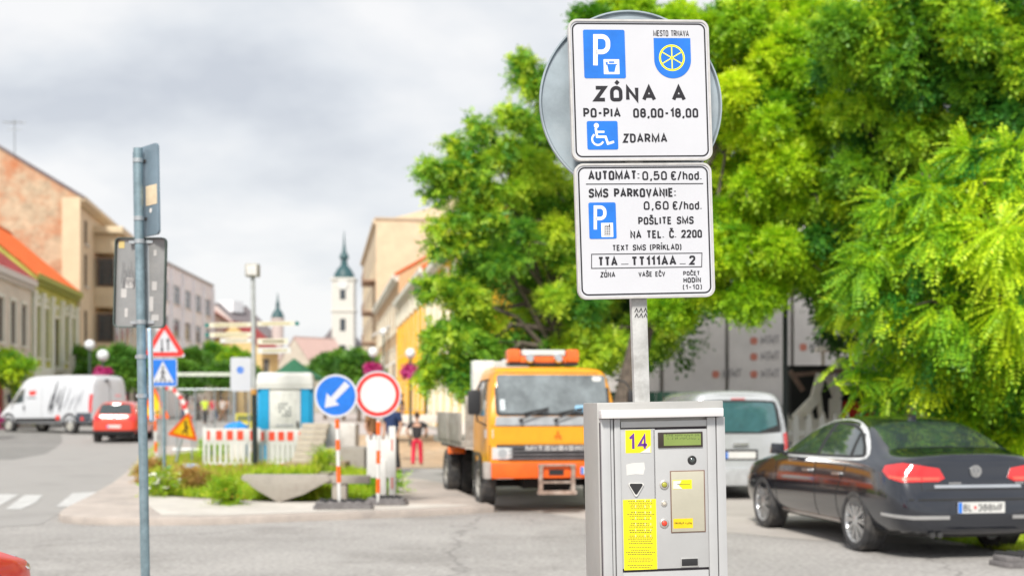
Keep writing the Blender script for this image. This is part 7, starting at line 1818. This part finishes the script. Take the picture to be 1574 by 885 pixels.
# ------------------------------------------------------------------ people
def skin(name, V_, E_, rad, m, par, sub=2, root=0):
    me = bpy.data.meshes.new(name); me.from_pydata([tuple(v) for v in V_], E_, []); o = link(name, me, m, par)
    md = o.modifiers.new('skin', 'SKIN'); md.use_smooth_shade = True
    for i, sv in enumerate(me.skin_vertices[0].data): sv.radius = rad[i] if isinstance(rad[i], tuple) else (rad[i], rad[i]); sv.use_root = (i == root)
    ms = o.modifiers.new('sub', 'SUBSURF'); ms.levels = sub; ms.render_levels = sub
    dg = bpy.context.evaluated_depsgraph_get(); dg.update(); mm = bpy.data.meshes.new_from_object(o.evaluated_get(dg)); o.modifiers.clear(); o.data = mm
    mm.materials.clear(); mm.materials.append(m)
    for p in mm.polygons: p.use_smooth = True
    return o
mskin = mat('skin', (.52, .30, .21), .6, var=.05)
def person(label, loc, ang, H, top, legs, hair, pose='stand', group=None, simple=False, cap=None, armL=None, armR=None, step=.10):
    s = H / 1.75; r = empty('person', loc, ang, label=label, cat='person', group=group)
    v3 = lambda x, y, z: Vector((x, y, z)) * s
    # facing -y
    hipz = .93
    J = dict(pel=v3(0, 0, hipz), wst=v3(0, .0, 1.08), chs=v3(0, .02, 1.32), nck=v3(0, .01, 1.47), hd0=v3(0, 0, 1.55), hd1=v3(0, -.01, 1.64), hd2=v3(0, .0, 1.71))
    aL = armL or [(.19, 0, 1.40), (.27, .03, 1.14), (.24, -.05, .90)]; aR = armR or [(-.19, 0, 1.40), (-.27, .03, 1.14), (-.24, -.05, .90)]
    V_ = list(J.values()); E_ = [(0, 1), (1, 2), (2, 3), (3, 4), (4, 5), (5, 6)]; rad = [(.13 * s, .10 * s), (.115 * s, .09 * s), (.15 * s, .10 * s), .05 * s, .06 * s, (.075 * s, .09 * s), (.06 * s, .07 * s)]
    for sg, arm in ((1, aL), (-1, aR)):
        b = len(V_); V_ += [v3(*q) for q in arm]; E_ += [(2, b), (b, b + 1), (b + 1, b + 2)]; rad += [.055 * s, .042 * s, .030 * s]
        d = (Vector(arm[2]) - Vector(arm[1])).normalized(); w_ = Vector(arm[2]); sd_ = d.cross(Vector((0, 1, 0))).normalized() if abs(d.y) < .9 else Vector((1, 0, 0))
        b = len(V_); V_.append((w_ + d * .05) * s); E_.append((b - 1, b)); rad.append((.036 * s, .020 * s))
        if not simple:
            for f in range(4):
                base = w_ + d * .085 + Vector((0, -1, 0)) * (.028 - .018 * f) ; tip = base + d * (.07 - .008 * abs(f - 1)) + Vector((-sg * .018, 0, 0))
                c = len(V_); V_ += [base * s, tip * s]; E_ += [(b, c), (c, c + 1)]; rad += [.009 * s, .007 * s]
            c = len(V_); V_ += [(w_ + d * .04 + Vector((0, -.05, 0))) * s, (w_ + d * .08 + Vector((0, -.065, 0))) * s]; E_ += [(b, c), (c, c + 1)]; rad += [.010 * s, .008 * s]
    lg = []
    for sg in (1, -1):
        b = len(V_); ft = step * sg
        pts = [(sg * .09, 0, .88), (sg * .11, -.02 + ft * .3, .50), (sg * .12, ft, .09), (sg * .13, ft - .13, .035)]; V_ += [v3(*q) for q in pts]; E_ += [(0, b), (b, b + 1), (b + 1, b + 2), (b + 2, b + 3)]; rad += [.085 * s, .055 * s, .038 * s, (.04 * s, .03 * s)]
        lg.append(pts)
    skin('body', V_, E_, rad, mskin, r)
    # trousers
    V2 = [v3(0, 0, .98), v3(0, 0, .90)]; E2 = [(0, 1)]; r2 = [(.145 * s, .115 * s), (.14 * s, .12 * s)]
    for p in lg: b = len(V2); V2 += [v3(*p[0]), v3(*p[1]), v3(p[2][0], p[2][1], .11)]; E2 += [(1, b), (b, b + 1), (b + 1, b + 2)]; r2 += [.10 * s, .078 * s, .065 * s]
    skin('trousers', V2, E2, r2, legs, r)
    V3 = [v3(0, 0, .86), v3(0, 0, 1.08), v3(0, .02, 1.33), v3(0, .01, 1.44)]; E3 = [(0, 1), (1, 2), (2, 3)]; r3 = [(.165 * s, .14 * s), (.155 * s, .125 * s), (.17 * s, .12 * s), .07 * s]
    for arm in (aL, aR): b = len(V3); e = Vector(arm[0]).lerp(Vector(arm[1]), .75); V3 += [v3(*arm[0]), v3(*e)]; E3 += [(2, b), (b, b + 1)]; r3 += [.085 * s, .068 * s]
    skin('shirt', V3, E3, r3, top, r)
    for p in lg: a = MB(); a.box(v3(p[3][0], p[3][1] + .06, .045), (.10 * s, .27 * s, .09 * s)); a.build('shoe', M_['black_plastic'], r, bevel=.025)
    a = MB(); a.lathe([(.001, 1.79 * s), (.05 * s, 1.775 * s), (.082 * s, 1.73 * s), (.090 * s, 1.67 * s), (.084 * s, 1.62 * s)][::-1], 16, Matrix.Translation((0, .015 * s, -.012 * s))); a.build('cap' if cap else 'hair', cap or hair, r, smooth=True)
    if not simple:
        a = MB(); a.bar(v3(0, -.095, 1.655), v3(0, -.115, 1.62), .02 * s); a.build('nose', mskin, r)
        for q in (-.03, .03): a = MB(); a.box(v3(q, -.092, 1.665), (.018 * s, .012 * s, .01 * s)); a.build('eye', M_['ink'], r)
        a = MB(); a.box(v3(0, -.088, 1.59), (.04 * s, .012 * s, .008 * s)); a.build('mouth', M_['sign_red'], r)
        for q in (-.088, .088): a = MB(); a.box(v3(q, 0, 1.645), (.015 * s, .03 * s, .05 * s)); a.build('ear', mskin, r)
    return r
mblk = mat('cloth_black', (.03, .03, .035), .85, var=.2); mredt = mat('cloth_red', (.62, .02, .06), .8, var=.1); mhair = mat('hair_dark', (.04, .025, .02), .8); mnavy = mat('cloth_navy', (.02, .04, .12), .85, var=.2); mbrn = mat('cloth_brown', (.25, .13, .06), .85, var=.15)
hivis = mat('cloth_hivis', (.62, .80, .04), .7); mgr = mat('cloth_grey', (.35, .33, .35), .85, var=.1); mwh = mat('cloth_pale', (.62, .58, .56), .85)
x = (641 - 787) * 41 / 2000; person('worker seen from behind in black t-shirt and bright red trousers', (x, 41, gz(x, 41)), R(178), 1.74, mblk, mredt, mhair, armR=[(-.19, 0, 1.40), (-.33, .04, 1.18), (-.22, -.10, 1.02)], armL=[(.19, 0, 1.40), (.33, .04, 1.18), (.24, -.08, .98)])
x = (603 - 787) * 30.0 / 2000; person('man in dark navy jacket and black trousers behind the red ringed sign', (x, 30.0, gz(x, 30)), R(-40), 1.70, mnavy, mblk, mhair)
x = (572 - 787) * 34 / 2000; person('worker in brown jacket bending beside the navy jacketed man', (x, 34, gz(x, 34)), R(60), 1.62, mbrn, mnavy, mhair, armL=[(.19, 0, 1.36), (.24, -.16, 1.16), (.18, -.34, 1.05)], cap=mbrn)
x = (618 - 787) * 60 / 2000; person('dark dressed passer-by before the yellow house', (x, 60, .33), R(100), 1.72, mblk, mblk, mhair, simple=True)
CR = [(283, 600, 84, mredt, mnavy, 'far pedestrian in a red top beyond the crossing sign'), (315, 600, 82, hivis, mblk, 'far pedestrian in a yellow-green safety vest'), (297, 598, 96, mwh, mgr, 'far pedestrian in pale top behind the fence posts'), (331, 597, 94, mgr, mnavy, 'far pedestrian in grey between the vest wearer and the notice board'),
      (342, 598, 92, mwh, mbrn, 'far pedestrian in pale clothes nearest the notice board'), (350, 598, 98, mbrn, mblk, 'far pedestrian in a brown top beside the notice board'), (327, 600, 86, mredt, mgr, 'far pedestrian in a red top right of the safety vest'), (306, 598, 100, mnavy, mblk, 'far pedestrian dressed in navy blue'),
      (215, 600, 78, mbrn, mblk, 'far pedestrian in brown just left of the leaning pole'), (190, 606, 74, mwh, mbrn, 'far pedestrian in pale top behind the crossover car')]
for i, (px_, py_, d, tp_, lg_, lab) in enumerate(CR):
    x = (px_ - 787) * d / 2000; person(lab, (x, d, gz(x, d)), R(37 * i), 1.7, tp_, lg_, mhair, simple=True, group='pedestrians far down the street', step=.18)
